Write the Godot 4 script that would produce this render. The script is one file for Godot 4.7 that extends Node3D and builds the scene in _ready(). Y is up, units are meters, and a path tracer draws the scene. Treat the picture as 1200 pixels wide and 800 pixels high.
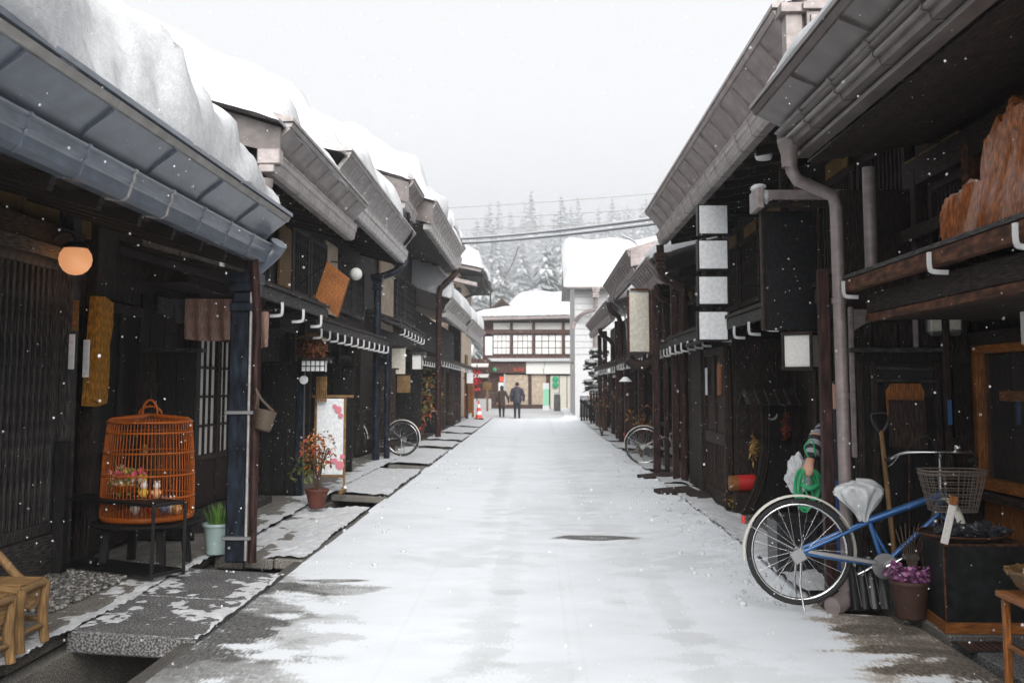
extends Node3D
# A snowy street of dark timber townhouses: road along -z, camera at the origin at eye height.

const EYE := Vector3(0, 1.52, 0)
const FOCAL := 1200.0
const UP := Vector3.UP
var view := Basis()
var W := Transform3D()
var M := {}
var T := {}
var cache := {}
var used := {}
var rng := RandomNumberGenerator.new()
var lump := FastNoiseLite.new()


class MB:
	var v := PackedVector3Array()
	var n := PackedVector3Array()
	var c := PackedColorArray()
	var uv := PackedVector2Array()
	var tint := Color.WHITE
	var colored := false

	func tri(a: Vector3, b: Vector3, d: Vector3, na: Vector3, nb: Vector3, nd: Vector3) -> void:
		if (d - a).cross(b - a).dot(na + nb + nd) < 0.0:
			v.append_array([a, d, b]); n.append_array([na, nd, nb])
		else:
			v.append_array([a, b, d]); n.append_array([na, nb, nd])
		if colored:
			c.append_array([tint, tint, tint])

	func flat3(a: Vector3, b: Vector3, d: Vector3, out: Vector3) -> void:
		var g := (d - a).cross(b - a)
		if g.length_squared() < 1e-14:
			return
		g = g.normalized()
		if g.dot(out) < 0.0:
			g = -g
		tri(a, b, d, g, g, g)

	func quad(a: Vector3, b: Vector3, d: Vector3, e: Vector3, out: Vector3) -> void:
		flat3(a, b, d, out); flat3(a, d, e, out)

	func box(at: Vector3, size: Vector3, turn := Basis(), ch := 0.0) -> void:
		var h := size * 0.5
		ch = minf(ch, minf(h.x, minf(h.y, h.z)) * 0.6)
		for i in 3:
			var j := (i + 1) % 3
			var k := (i + 2) % 3
			for s in [-1.0, 1.0]:
				var p := []
				for q in [[-1, -1], [1, -1], [1, 1], [-1, 1]]:
					var a := Vector3()
					a[i] = s * h[i]; a[j] = q[0] * (h[j] - ch); a[k] = q[1] * (h[k] - ch)
					p.append(at + turn * a)
				var o := Vector3(); o[i] = s
				quad(p[0], p[1], p[2], p[3], turn * o)
				if ch > 0.0:
					for s2 in [-1.0, 1.0]:
						var e := []
						for q in [[0, -1], [0, 1], [1, 1], [1, -1]]:
							var a := Vector3()
							a[i] = s * (h[i] - (ch if q[0] else 0.0)); a[j] = s2 * (h[j] - (0.0 if q[0] else ch)); a[k] = q[1] * (h[k] - ch)
							e.append(at + turn * a)
						var oo := Vector3(); oo[i] = s; oo[j] = s2
						quad(e[0], e[1], e[2], e[3], turn * oo)
		if ch > 0.0:
			for sx in [-1.0, 1.0]:
				for sy in [-1.0, 1.0]:
					for sz in [-1.0, 1.0]:
						flat3(at + turn * Vector3(sx * h.x, sy * (h.y - ch), sz * (h.z - ch)), at + turn * Vector3(sx * (h.x - ch), sy * h.y, sz * (h.z - ch)), at + turn * Vector3(sx * (h.x - ch), sy * (h.y - ch), sz * h.z), turn * Vector3(sx, sy, sz))

	func bar(a: Vector3, b: Vector3, w: float, t: float, ch := 0.0) -> void:
		# a straight bar from a to b, w wide and t thick
		var y := (b - a).normalized()
		var x := y.cross(Vector3.UP if absf(y.y) < 0.9 else Vector3.BACK).normalized()
		box((a + b) * 0.5, Vector3(w, a.distance_to(b), t), Basis(x, y, x.cross(y)), ch)

	func tube(p: Array, r, sides := 8, caps := true) -> void:
		var rings := []
		var nr := []
		var t0: Vector3 = (p[1] - p[0]).normalized()
		var x := t0.cross(Vector3.UP if absf(t0.y) < 0.9 else Vector3.RIGHT).normalized()
		for i in p.size():
			var t: Vector3 = (p[mini(i + 1, p.size() - 1)] - p[maxi(i - 1, 0)]).normalized()
			x = (x - t * x.dot(t)).normalized()
			var y := t.cross(x)
			var rad: float = r[i] if r is Array else r
			var ring := []
			var nn := []
			for k in sides:
				var a := TAU * k / sides
				var o := x * cos(a) + y * sin(a)
				ring.append(p[i] + o * rad); nn.append(o)
			rings.append(ring); nr.append(nn)
		for i in p.size() - 1:
			for k in sides:
				var m := (k + 1) % sides
				tri(rings[i][k], rings[i][m], rings[i + 1][m], nr[i][k], nr[i][m], nr[i + 1][m])
				tri(rings[i][k], rings[i + 1][m], rings[i + 1][k], nr[i][k], nr[i + 1][m], nr[i + 1][k])
		if caps:
			for e in [0, p.size() - 1]:
				var o: Vector3 = p[0] - p[1] if e == 0 else p[-1] - p[-2]
				for k in range(1, sides - 1):
					flat3(rings[e][0], rings[e][k], rings[e][k + 1], o)

	func lathe(pr: Array, sides := 16, at := Vector3.ZERO, turn := Basis(), wob := 0.0) -> void:
		# pr: Vector2(radius, height) from bottom to top
		var nn := []
		for i in pr.size():
			var a: Vector2 = pr[maxi(i - 1, 0)]
			var b: Vector2 = pr[mini(i + 1, pr.size() - 1)]
			var t := (b - a).normalized()
			nn.append(Vector2(t.y, -t.x))
		for k in sides:
			var a0 := TAU * k / sides
			var a1 := TAU * (k + 1) / sides
			var d0 := Vector3(cos(a0), 0, sin(a0)) * (1.0 + wob * sin(a0 * 3.0 + 1.0))
			var d1 := Vector3(cos(a1), 0, sin(a1)) * (1.0 + wob * sin(a1 * 3.0 + 1.0))
			for i in pr.size() - 1:
				var p: Vector2 = pr[i]
				var q: Vector2 = pr[i + 1]
				var m: Vector2 = nn[i]
				var o: Vector2 = nn[i + 1]
				if p.distance_to(q) < 1e-5:
					continue
				var A := at + turn * (d0 * p.x + Vector3.UP * p.y)
				var B := at + turn * (d1 * p.x + Vector3.UP * p.y)
				var C := at + turn * (d1 * q.x + Vector3.UP * q.y)
				var D := at + turn * (d0 * q.x + Vector3.UP * q.y)
				var nA := turn * (d0 * m.x + Vector3.UP * m.y)
				var nB := turn * (d1 * m.x + Vector3.UP * m.y)
				var nC := turn * (d1 * o.x + Vector3.UP * o.y)
				var nD := turn * (d0 * o.x + Vector3.UP * o.y)
				if p.x > 1e-5:
					tri(A, B, C, nA, nB, nC)
				if q.x > 1e-5:
					tri(A, C, D, nA, nC, nD)

	func prism(poly: PackedVector2Array, at: Vector3, ax: Vector3, ay: Vector3, deep: Vector3) -> void:
		var idx := Geometry2D.triangulate_polygon(poly)
		var w := []
		for q in poly:
			w.append(at + ax * q.x + ay * q.y)
		for i in range(0, idx.size(), 3):
			flat3(w[idx[i]], w[idx[i + 1]], w[idx[i + 2]], -deep)
			flat3(w[idx[i]] + deep, w[idx[i + 1]] + deep, w[idx[i + 2]] + deep, deep)
		var area := 0.0
		for i in poly.size():
			area += poly[i].cross(poly[(i + 1) % poly.size()])
		for i in poly.size():
			var j := (i + 1) % poly.size()
			var e: Vector2 = poly[j] - poly[i]
			var o := Vector2(e.y, -e.x) * signf(area)
			quad(w[i], w[j], w[j] + deep, w[i] + deep, ax * o.x + ay * o.y)

	func ball(at: Vector3, r: Vector3, sides := 14, rings := 9) -> void:
		var p := []
		for i in rings + 1:
			var a := PI * i / rings - PI / 2
			p.append(Vector2(cos(a), sin(a)))
		lathe(p, sides, at, Basis.from_scale(r))

	func sheet(nu: int, nv: int, f: Callable, up := Vector3.UP, smooth := true) -> void:
		# a grid of points f(u, v), 0..1
		var g := PackedVector3Array()
		for j in nv + 1:
			for i in nu + 1:
				g.append(f.call(float(i) / nu, float(j) / nv))
		var nn := PackedVector3Array()
		nn.resize(g.size())
		for j in nv + 1:
			for i in nu + 1:
				var a := g[j * (nu + 1) + mini(i + 1, nu)] - g[j * (nu + 1) + maxi(i - 1, 0)]
				var b := g[mini(j + 1, nv) * (nu + 1) + i] - g[maxi(j - 1, 0) * (nu + 1) + i]
				nn[j * (nu + 1) + i] = a.cross(b).normalized()
		var mid := nn[(nv / 2) * (nu + 1) + nu / 2]
		if mid.dot(up) < 0:
			for i in nn.size():
				nn[i] = -nn[i]
		for j in nv:
			for i in nu:
				var a := j * (nu + 1) + i
				var q := [a, a + 1, a + nu + 2, a + nu + 1]
				if smooth:
					tri(g[q[0]], g[q[1]], g[q[2]], nn[q[0]], nn[q[1]], nn[q[2]])
					tri(g[q[0]], g[q[2]], g[q[3]], nn[q[0]], nn[q[2]], nn[q[3]])
				else:
					quad(g[q[0]], g[q[1]], g[q[2]], g[q[3]], nn[q[0]])

	func mesh() -> ArrayMesh:
		var a := []
		a.resize(Mesh.ARRAY_MAX)
		a[Mesh.ARRAY_VERTEX] = v
		a[Mesh.ARRAY_NORMAL] = n
		if colored:
			a[Mesh.ARRAY_COLOR] = c
		if uv.size() == v.size():
			a[Mesh.ARRAY_TEX_UV] = uv
		var m := ArrayMesh.new()
		m.add_surface_from_arrays(Mesh.PRIMITIVE_TRIANGLES, a)
		return m


# ---- pixels of the photograph (1200 x 800) to directions; distances come from the ground, a wall or a depth
func ray(px: float, py: float) -> Vector3:
	return view * Vector3((px - 600.0) / FOCAL, -(py - 343.0) / FOCAL, -1.0)

func P(px: float, py: float, d: float) -> Vector3:
	var r := ray(px, py)
	return EYE + r * (d / -r.z)

func G(px: float, py: float, h := 0.0) -> Vector3:
	var r := ray(px, py)
	return EYE + r * ((h - EYE.y) / r.y)

func X(px: float, py: float, x: float) -> Vector3:
	var r := ray(px, py)
	return EYE + r * (x / r.x)


# ---- objects
func numbered(called: String) -> String:
	var k: int = used.get(called, 0)
	used[called] = k + 1
	return called if k == 0 else "%s_%03d" % [called, k]

func tag(o: Node, label: String, category: String, group := "") -> Node:
	o.set_meta("label", label)
	o.set_meta("category", category)
	if group:
		o.set_meta("group", group)
	return o

func thing(called: String, label: String, category: String, at: Vector3, group := "") -> Node3D:
	var o := Node3D.new()
	o.name = numbered(called)
	add_child(o)
	o.global_transform = W * Transform3D(Basis(), at) if W != Transform3D() else Transform3D(Basis(), at)
	tag(o, label, category, group)
	return o

func put(parent: Node, called: String, mesh: Mesh, m: Material, at := Vector3.ZERO, turn := Basis()) -> MeshInstance3D:
	var o := MeshInstance3D.new()
	o.name = numbered(called) if parent == self else called
	o.mesh = mesh
	o.material_override = m
	parent.add_child(o, true)
	o.global_transform = W * Transform3D(turn, at)
	return o

func structure(called: String, mesh: Mesh, m: Material) -> MeshInstance3D:
	var o := put(self, called, mesh, m)
	o.set_meta("kind", "structure")
	return o

func bx(parent: Node, called: String, at: Vector3, size: Vector3, m: Material, turn := Basis(), ch := 0.004) -> MeshInstance3D:
	var key := Vector3(snappedf(size.x, 0.002), snappedf(size.y, 0.002), snappedf(size.z, 0.002))
	if not cache.has(key):
		var b := MB.new()
		b.box(Vector3.ZERO, key.max(Vector3.ONE * 0.002), Basis(), ch)
		cache[key] = b.mesh()
	return put(parent, called, cache[key], m, at, turn)

func beam(parent: Node, called: String, a: Vector3, b: Vector3, w: float, t: float, m: Material, ch := 0.004) -> MeshInstance3D:
	var y := (b - a).normalized()
	var x := y.cross(UP if absf(y.y) < 0.9 else Vector3.BACK).normalized()
	return bx(parent, called, (a + b) * 0.5, Vector3(w, a.distance_to(b), t), m, Basis(x, y, x.cross(y)), ch)

func pipe(parent: Node, called: String, pts: Array, r, m: Material, sides := 8) -> MeshInstance3D:
	var b := MB.new()
	b.tube(pts, r, sides)
	return put(parent, called, b.mesh(), m)

func turned(parent: Node, called: String, pr: Array, at: Vector3, m: Material, sides := 18, turn := Basis()) -> MeshInstance3D:
	var b := MB.new()
	b.lathe(pr, sides)
	return put(parent, called, b.mesh(), m, at, turn)

func slab(parent: Node, called: String, poly: Array, at: Vector3, ax: Vector3, ay: Vector3, deep: Vector3, m: Material) -> MeshInstance3D:
	var b := MB.new()
	b.prism(PackedVector2Array(poly), at, ax, ay, deep)
	return put(parent, called, b.mesh(), m)

func curve(pts: Array, n := 6) -> Array:
	# a smooth line through the points
	var out := []
	for i in pts.size() - 1:
		var a: Vector3 = pts[maxi(i - 1, 0)]
		var d: Vector3 = pts[mini(i + 2, pts.size() - 1)]
		for k in n:
			out.append((pts[i] as Vector3).cubic_interpolate(pts[i + 1], a, d, float(k) / n))
	out.append(pts[-1])
	return out

func rot(x: float, y := 0.0, z := 0.0) -> Basis:
	return Basis.from_euler(Vector3(deg_to_rad(x), deg_to_rad(y), deg_to_rad(z)))

func textmesh(s: String, size: float, serif := false) -> TextMesh:
	var t := TextMesh.new()
	var f := SystemFont.new()
	f.font_names = PackedStringArray(["Droid Serif" if serif else "Droid Sans"])
	t.font = f
	t.text = s
	t.font_size = 32
	t.pixel_size = size / 32.0
	t.depth = 0.004
	return t


# ---- materials
func noise_tex(called: String, freq: float, kind: int, oct: int, lo: float, hi: float, seed_: int, size := 512) -> void:
	var f := FastNoiseLite.new()
	f.noise_type = kind
	f.frequency = freq
	f.fractal_octaves = oct
	f.seed = seed_
	var t := NoiseTexture2D.new()
	t.width = size
	t.height = size
	t.seamless = true
	t.noise = f
	var g := Gradient.new()
	g.set_color(0, Color(lo, lo, lo))
	g.set_color(1, Color(hi, hi, hi))
	t.color_ramp = g
	T[called] = t

func lin(r: float, g: float, b: float) -> Color:
	return Color(r, g, b).linear_to_srgb()

func mat(called: String, c: Color, rough := 0.7, tex := "", scale := Vector3.ONE, bump := 0.0, metal := 0.0, coarse := "cloud", cs := 0.5) -> StandardMaterial3D:
	var m := StandardMaterial3D.new()
	m.resource_name = called
	m.albedo_color = c
	m.roughness = rough
	m.metallic = metal
	if tex in ["streak", "grain", "stain"]:
		m.metallic_specular = 0.32
	if tex:
		m.albedo_texture = T[tex]
		m.uv1_triplanar = true
		m.uv1_world_triplanar = true
		m.uv1_scale = scale
		if bump > 0.0:
			m.heightmap_enabled = true
			m.heightmap_texture = T[tex]
			m.heightmap_scale = bump
		if coarse:
			m.detail_enabled = true
			m.detail_albedo = T[coarse]
			m.detail_blend_mode = BaseMaterial3D.BLEND_MODE_MUL
			m.detail_uv_layer = BaseMaterial3D.DETAIL_UV_2
			m.uv2_triplanar = true
			m.uv2_world_triplanar = true
			m.uv2_scale = Vector3.ONE * cs
	M[called] = m
	return m

func make_materials() -> void:
	noise_tex("grain", 0.02, FastNoiseLite.TYPE_SIMPLEX_SMOOTH, 5, 0.45, 1.0, 3)
	noise_tex("streak", 0.02, FastNoiseLite.TYPE_SIMPLEX_SMOOTH, 5, 0.12, 1.0, 4)
	noise_tex("cloud", 0.012, FastNoiseLite.TYPE_SIMPLEX_SMOOTH, 5, 0.78, 1.0, 9)
	noise_tex("speck", 0.16, FastNoiseLite.TYPE_SIMPLEX, 3, 0.3, 1.0, 5)
	noise_tex("grit", 0.11, FastNoiseLite.TYPE_SIMPLEX, 3, 0.12, 1.0, 15)
	noise_tex("stain", 0.018, FastNoiseLite.TYPE_PERLIN, 6, 0.3, 1.0, 21)
	noise_tex("frost", 0.03, FastNoiseLite.TYPE_SIMPLEX, 4, 0.88, 1.0, 33)
	noise_tex("weave", 0.09, FastNoiseLite.TYPE_CELLULAR, 1, 0.5, 1.0, 41)
	var up := Vector3(9, 0.7, 9)      # grain that runs up a post
	var along := Vector3(9, 9, 0.7)   # grain that runs along the street
	var across := Vector3(0.7, 9, 9)  # grain that runs across the street
	for d in [["up", up], ["along", along], ["across", across]]:
		mat("dark_" + d[0], lin(0.088, 0.061, 0.05), 0.68, "streak", d[1], 0.25)
		mat("black_" + d[0], lin(0.036, 0.031, 0.03), 0.66, "streak", d[1], 0.2)
		mat("brown_" + d[0], lin(0.12, 0.072, 0.056), 0.68, "streak", d[1], 0.3)
		mat("grey_" + d[0], lin(0.17, 0.155, 0.15), 0.72, "streak", d[1], 0.3)
		mat("amber_" + d[0], lin(0.6, 0.22, 0.055), 0.42, "grain", d[1], 0.2)
		mat("tan_" + d[0], lin(0.5, 0.29, 0.12), 0.55, "grain", d[1], 0.2)
	mat("rust_along", lin(0.22, 0.09, 0.045), 0.8, "stain", Vector3(3, 3, 0.8), 0.3)
	mat("ochre", lin(0.4, 0.24, 0.07), 0.85, "speck", Vector3.ONE * 1.5, 0.05)
	mat("ochre_bright", lin(0.5, 0.27, 0.06), 0.8, "speck", Vector3.ONE * 1.5, 0.05)
	mat("tan_wall", lin(0.62, 0.5, 0.38), 0.85, "frost", Vector3.ONE, 0.05)
	mat("white_wall", lin(0.52, 0.52, 0.53), 0.8, "frost", Vector3.ONE * 0.5, 0.0, 0.0, "")
	mat("paper", lin(0.74, 0.73, 0.7), 0.8, "frost", Vector3.ONE * 2, 0.0, 0.0, "")
	mat("paper_aged", lin(0.72, 0.68, 0.58), 0.7, "frost", Vector3.ONE * 1.2, 0.0, 0.0, "frost")
	mat("panel_white", lin(0.84, 0.86, 0.88), 0.35, "frost", Vector3.ONE, 0.0, 0.0, "")
	mat("enamel", lin(0.8, 0.8, 0.8), 0.4)
	# sheet metal
	mat("metal_blue", lin(0.19, 0.22, 0.27), 0.28, "cloud", Vector3(1.2, 2.0, 0.7), 0.02, 0.0)
	mat("metal_navy", lin(0.04, 0.055, 0.085), 0.38, "stain", Vector3(2, 0.6, 2), 0.02, 0.25)
	mat("metal_plum", lin(0.4, 0.335, 0.325), 0.45, "cloud", Vector3(1.2, 2.0, 0.7), 0.02, 0.15)
	mat("metal_plum_pale", lin(0.34, 0.29, 0.275), 0.45, "cloud", Vector3(1.2, 2.0, 0.7), 0.02, 0.1)
	mat("metal_grey", lin(0.56, 0.53, 0.52), 0.45, "cloud", Vector3(1.2, 2.0, 0.7), 0.02, 0.15)
	mat("metal_taupe", lin(0.48, 0.42, 0.41), 0.45, "cloud", Vector3(1.2, 2.0, 0.7), 0.02, 0.15)
	mat("metal_pale", lin(0.55, 0.53, 0.51), 0.45, "cloud", Vector3(1.2, 2.0, 0.7), 0.02, 0.2)
	mat("copper_brown", lin(0.1, 0.045, 0.038), 0.5, "stain", Vector3(3, 0.6, 3), 0.02, 0.1)
	mat("metal_r1", lin(0.19, 0.158, 0.15), 0.4, "cloud", Vector3(1.2, 2.0, 0.7), 0.02)
	mat("metal_r2", lin(0.5, 0.43, 0.41), 0.45, "cloud", Vector3(1.2, 2.0, 0.7), 0.02)
	mat("bracket", lin(0.62, 0.62, 0.62), 0.5)
	mat("shop_brown", lin(0.2, 0.1, 0.08), 0.6, "grain", Vector3(3, 0.7, 3))
	mat("iron", lin(0.012, 0.012, 0.013), 0.5, "speck", Vector3.ONE * 2, 0.03, 0.2)
	mat("chrome", lin(0.6, 0.6, 0.62), 0.22, "", Vector3.ONE, 0, 1.0)
	mat("steel", lin(0.35, 0.35, 0.36), 0.4, "", Vector3.ONE, 0, 0.9)
	mat("wire", lin(0.2, 0.165, 0.14), 0.45, "", Vector3.ONE, 0, 0.4)
	mat("rubber", lin(0.012, 0.012, 0.012), 0.75)
	# ground and snow
	mat("concrete", lin(0.5, 0.46, 0.41), 0.85, "speck", Vector3.ONE * 0.7, 0.25)
	mat("concrete_wet", lin(0.24, 0.22, 0.2), 0.7, "speck", Vector3.ONE * 0.8, 0.3)
	mat("stone", lin(0.46, 0.45, 0.45), 0.8, "grit", Vector3.ONE * 0.85, 0.3)
	mat("near_black", lin(0.01, 0.009, 0.008), 0.7, "speck", Vector3.ONE, 0.2)
	mat("snow", lin(0.7, 0.71, 0.73), 0.9, "frost", Vector3.ONE * 0.7, 0.0, 0.0, "frost", 3.0)
	M.snow.heightmap_enabled = true
	M.snow.heightmap_texture = T.speck
	M.snow.heightmap_scale = 0.4
	M.snow.subsurf_scatter_enabled = false
	# smaller things
	mat("terracotta", lin(0.32, 0.085, 0.045), 0.75, "speck", Vector3.ONE * 3, 0.03)
	mat("clay_brown", lin(0.17, 0.07, 0.045), 0.7, "speck", Vector3.ONE * 3, 0.03)
	mat("celadon", lin(0.42, 0.55, 0.54), 0.35, "frost", Vector3.ONE * 3)
	mat("cage", lin(0.85, 0.2, 0.02), 0.4, "grain", Vector3(12, 1, 12))
	mat("bark", lin(0.9, 0.4, 0.04), 0.75, "grain", Vector3(6, 1.2, 6), 0.9, 0.0, "cloud", 2.5)
	mat("burl", lin(0.66, 0.2, 0.05), 0.25, "grain", Vector3(3, 1.2, 3), 0.4, 0.0, "cloud", 2.0)
	M.burl.clearcoat_enabled = false
	M.burl.clearcoat = 0.25
	M.burl.clearcoat_roughness = 0.15
	mat("carved", lin(0.62, 0.22, 0.06), 0.55, "grain", Vector3(3, 9, 9), 0.3)
	mat("wicker", lin(0.3, 0.16, 0.055), 0.55, "weave", Vector3.ONE * 5, 0.5)
	mat("wicker_grey", lin(0.28, 0.2, 0.14), 0.8, "weave", Vector3.ONE * 5, 0.5)
	mat("noren", lin(0.66, 0.42, 0.34), 0.9, "grain", Vector3(16, 0.8, 16), 0.2)
	mat("noren_grey", lin(0.16, 0.16, 0.18), 0.9, "grain", Vector3(16, 0.8, 16), 0.2)
	mat("blue_paint", lin(0.012, 0.1, 0.3), 0.28, "", Vector3.ONE, 0, 0.3)
	M.blue_paint.clearcoat_enabled = true
	M.blue_paint.clearcoat = 0.8
	mat("bag", lin(0.78, 0.8, 0.82), 0.35, "frost", Vector3.ONE * 2)
	mat("black_bag", lin(0.03, 0.032, 0.04), 0.2)
	mat("black_plastic", lin(0.015, 0.015, 0.016), 0.4)
	mat("slate_board", lin(0.02, 0.024, 0.026), 0.55, "stain", Vector3.ONE * 1.5)
	mat("green_rope", lin(0.02, 0.3, 0.12), 0.6)
	mat("red_tin", lin(0.5, 0.02, 0.018), 0.4)
	mat("orange_plastic", lin(0.75, 0.07, 0.02), 0.5)
	mat("green_sign", lin(0.01, 0.28, 0.12), 0.5)
	mat("mint", lin(0.3, 0.66, 0.45), 0.5)
	mat("skin", lin(0.5, 0.27, 0.19), 0.55)
	mat("straw", lin(0.45, 0.24, 0.07), 0.8, "grain", Vector3(20, 2, 20))
	mat("twig", lin(0.07, 0.045, 0.03), 0.8)
	var leaf := mat("leaf", Color.WHITE, 0.6)
	leaf.vertex_color_use_as_albedo = true
	leaf.backlight_enabled = true
	leaf.backlight = Color(0.3, 0.3, 0.3)
	var tree := mat("needles", Color.WHITE, 0.9)
	tree.vertex_color_use_as_albedo = true
	var glass := mat("glass", Color(0.5, 0.5, 0.5, 0.05), 0.05)
	glass.transparency = BaseMaterial3D.TRANSPARENCY_ALPHA
	var amber := mat("lamp_glass", lin(0.75, 0.42, 0.22), 0.3)
	amber.emission_enabled = true
	amber.emission = lin(1.0, 0.42, 0.18)
	amber.emission_energy_multiplier = 0.17


# ---- pieces of houses
func runs(h: Node, called: String, poly: Array, A: Vector3, dir: Vector3, L: float, seg: float, out: Vector3, m: Material, gap := 0.004) -> Array:
	# a profile cut into equal pieces along a line, each its own part
	var n := maxi(1, roundi(L / seg))
	var s := L / n
	var b := MB.new()
	b.prism(PackedVector2Array(poly), Vector3.ZERO, out, UP, dir * (s - gap))
	var me := b.mesh()
	var at := []
	for i in n:
		put(h, called, me, m, A + dir * (s * i + gap * 0.5))
		at.append(A + dir * (s * i))
	return at

func eave(h: Node, A: Vector3, B: Vector3, out: Vector3, gh: float, fh: float, fl: float, seg: float, fseg: float, mg: Material, mf: Material, me: Material, back: float, slope: float, mould := false) -> void:
	var L := A.distance_to(B)
	var dir := (B - A) / L
	var g := [Vector2(-0.11, 0.012), Vector2(-0.02, 0), Vector2(0.015, 0.02), Vector2(0.03, gh * 0.45), Vector2(0.03, gh * 0.55), Vector2(0.045, gh * 0.62), Vector2(0.05, gh - 0.02), Vector2(0.062, gh - 0.012), Vector2(0.062, gh), Vector2(0.03, gh), Vector2(0.02, gh * 0.6), Vector2(-0.1, gh * 0.5)]
	if mould:
		g = [Vector2(-0.12, 0.0), Vector2(-0.02, 0), Vector2(-0.01, gh * 0.3), Vector2(0.01, gh * 0.3), Vector2(0.022, gh * 0.36), Vector2(0.022, gh * 0.5), Vector2(0.008, gh * 0.54), Vector2(0.008, gh * 0.64), Vector2(0.036, gh * 0.7), Vector2(0.042, gh * 0.82), Vector2(0.03, gh * 0.86), Vector2(0.06, gh), Vector2(0.02, gh), Vector2(-0.12, gh * 0.6)]
	var clip := Geometry2D.offset_polygon(PackedVector2Array(g), 0.007)
	runs(h, "gutter", g, A, dir, L, seg, out, mg, 0.003)
	var cb := MB.new()
	cb.prism(clip[0], Vector3.ZERO, out, UP, dir * 0.02)
	var cm := cb.mesh()
	var n := maxi(1, roundi(L / seg))
	for i in range(1, n):
		put(h, "gutter_strap", cm, me if rng.randf() < 0.2 else mf, A + dir * (L * i / n - 0.01))
	var f := [Vector2(-0.03, gh * 0.7), Vector2(-0.012, gh + 0.03), Vector2(fl * 0.35, gh + fh * 0.5), Vector2(fl + 0.04, gh + fh), Vector2(fl, gh + fh), Vector2(fl * 0.35 - 0.04, gh + fh * 0.5), Vector2(-0.06, gh * 0.7)]
	for p in runs(h, "fascia_panel", f, A, dir, L, fseg, out, mf, 0.012):
		var sb := MB.new()
		sb.bar(p + out * -0.02 + UP * (gh + 0.02), p + out * (fl * 0.35 + 0.012) + UP * (gh + fh * 0.5), 0.014, 0.02)
		sb.bar(p + out * (fl * 0.35 + 0.012) + UP * (gh + fh * 0.5), p + out * (fl + 0.046) + UP * (gh + fh - 0.01), 0.014, 0.02)
		put(h, "fascia_seam", sb.mesh(), mg)
	var y := gh + fh
	runs(h, "edge_trim", [Vector2(fl - 0.02, y + 0.002), Vector2(fl + 0.055, y + 0.002), Vector2(fl + 0.075, y + 0.04), Vector2(fl - 0.02, y + 0.045)], A, dir, L, 1.8, out, me, 0.003)
	slab(h, "roof", [Vector2(fl + 0.085, y + 0.052), Vector2(fl + 0.085, y + 0.082), Vector2(-back, y + 0.07 + slope * back), Vector2(-back, y + 0.0 + slope * back), Vector2(fl - 0.1, y + 0.045)], A - dir * 0.03, out, UP, dir * (L + 0.06), mf)

func soffit(h: Node, A: Vector3, B: Vector3, out: Vector3, deep: float, rise: float, w: float, m: Array, rafters := 0.0) -> void:
	# boards under an eave, running along the street
	var L := A.distance_to(B)
	var n := maxi(1, roundi(deep / w))
	var s := deep / n
	var mid := (A + B) * 0.5
	var dir := (B - A) / L
	var tilt := atan(rise / deep)
	for i in n:
		var o := s * (i + 0.5)
		bx(h, "soffit_board", mid - out * (o + 0.1) + UP * (0.05 + rise * o / deep), Vector3(s - 0.012, 0.022, L - 0.02), m[i % m.size()], Basis(dir.cross(UP).normalized(), UP, -dir) * Basis(Vector3(0, 0, 1), 0.0))
	if rafters > 0.0:
		var k := maxi(1, roundi(L / rafters))
		for i in k + 1:
			var p := A + dir * (L * (0.02 + 0.96 * i / k))
			beam(h, "rafter", p - out * 0.12 + UP * 0.0, p - out * (deep + 0.1) + UP * (rise - 0.02), 0.06, 0.08, m[0])

func snow_mass(called: String, label: String, A: Vector3, B: Vector3, out: Vector3, back: float, slope: float, thick: float, seed_: int, e0: float, e1: float, front := 0.22, cell := 0.09, rough := 1.0, step := 0.0) -> MeshInstance3D:
	var L := A.distance_to(B)
	var dir := (B - A) / L
	var nu := clampi(int(L / cell), 8, 110)
	var nv := clampi(int((back + thick) / cell), 10, 44)
	var b := MB.new()
	var off := Vector3(seed_ * 17.3, seed_ * 5.1, 0)
	b.sheet(nu, nv, func(u: float, v: float) -> Vector3:
		var w := v * v * 0.6 + v * 0.4
		var bk := maxf(0.0, (w - 0.02) * back)
		var t := thick * pow(1.0 - exp(-bk / front), 0.75)
		var s := u * L
		var end := 1.0
		if e0 > 0.0:
			end *= pow(clampf(s / e0, 0, 1), 0.6)
		if e1 > 0.0:
			end *= pow(clampf((L - s) / e1, 0, 1), 0.6)
		var q := A + dir * s - out * bk
		var f := minf(1.0, v * 7.0)
		var q3 := q + off + UP * t * 1.3
		var n1 := lump.get_noise_3dv(q3 * Vector3(60, 60, 60))
		var n2 := lump.get_noise_3dv(q3 * Vector3(190, 150, 190))
		var n3 := lump.get_noise_3dv(q3 * 620.0)
		var d := (n1 * 0.28 * thick + n2 * 0.09 * rough + n3 * 0.025 * rough) * f
		q += out * d * 0.7 * exp(-bk / front)
		t = maxf(0.0, (t + d + step * smoothstep(0.35, 0.55, w + n1 * 0.1)) * end)
		var lip := out * (0.05 * sin(PI * clampf(v * 4.0, 0, 1)) + 0.03 * n1 * (1.0 - v)) * end
		return q + lip + UP * (slope * bk + t - (0.02 if v > 0.0 else 0.0)), UP)
	# the vertical ends
	var o := put(self, called, b.mesh(), M.snow)
	tag(o, label, "snow", "snow lying on the roofs")
	return o

func wall_box(h: Node, called: String, x0: float, x1: float, d0: float, d1: float, y0: float, y1: float, m: Material) -> MeshInstance3D:
	return bx(h, called, Vector3((x0 + x1) * 0.5, (y0 + y1) * 0.5, -(d0 + d1) * 0.5), Vector3(absf(x1 - x0), y1 - y0, absf(d1 - d0)), m, Basis(), 0.01)

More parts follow.
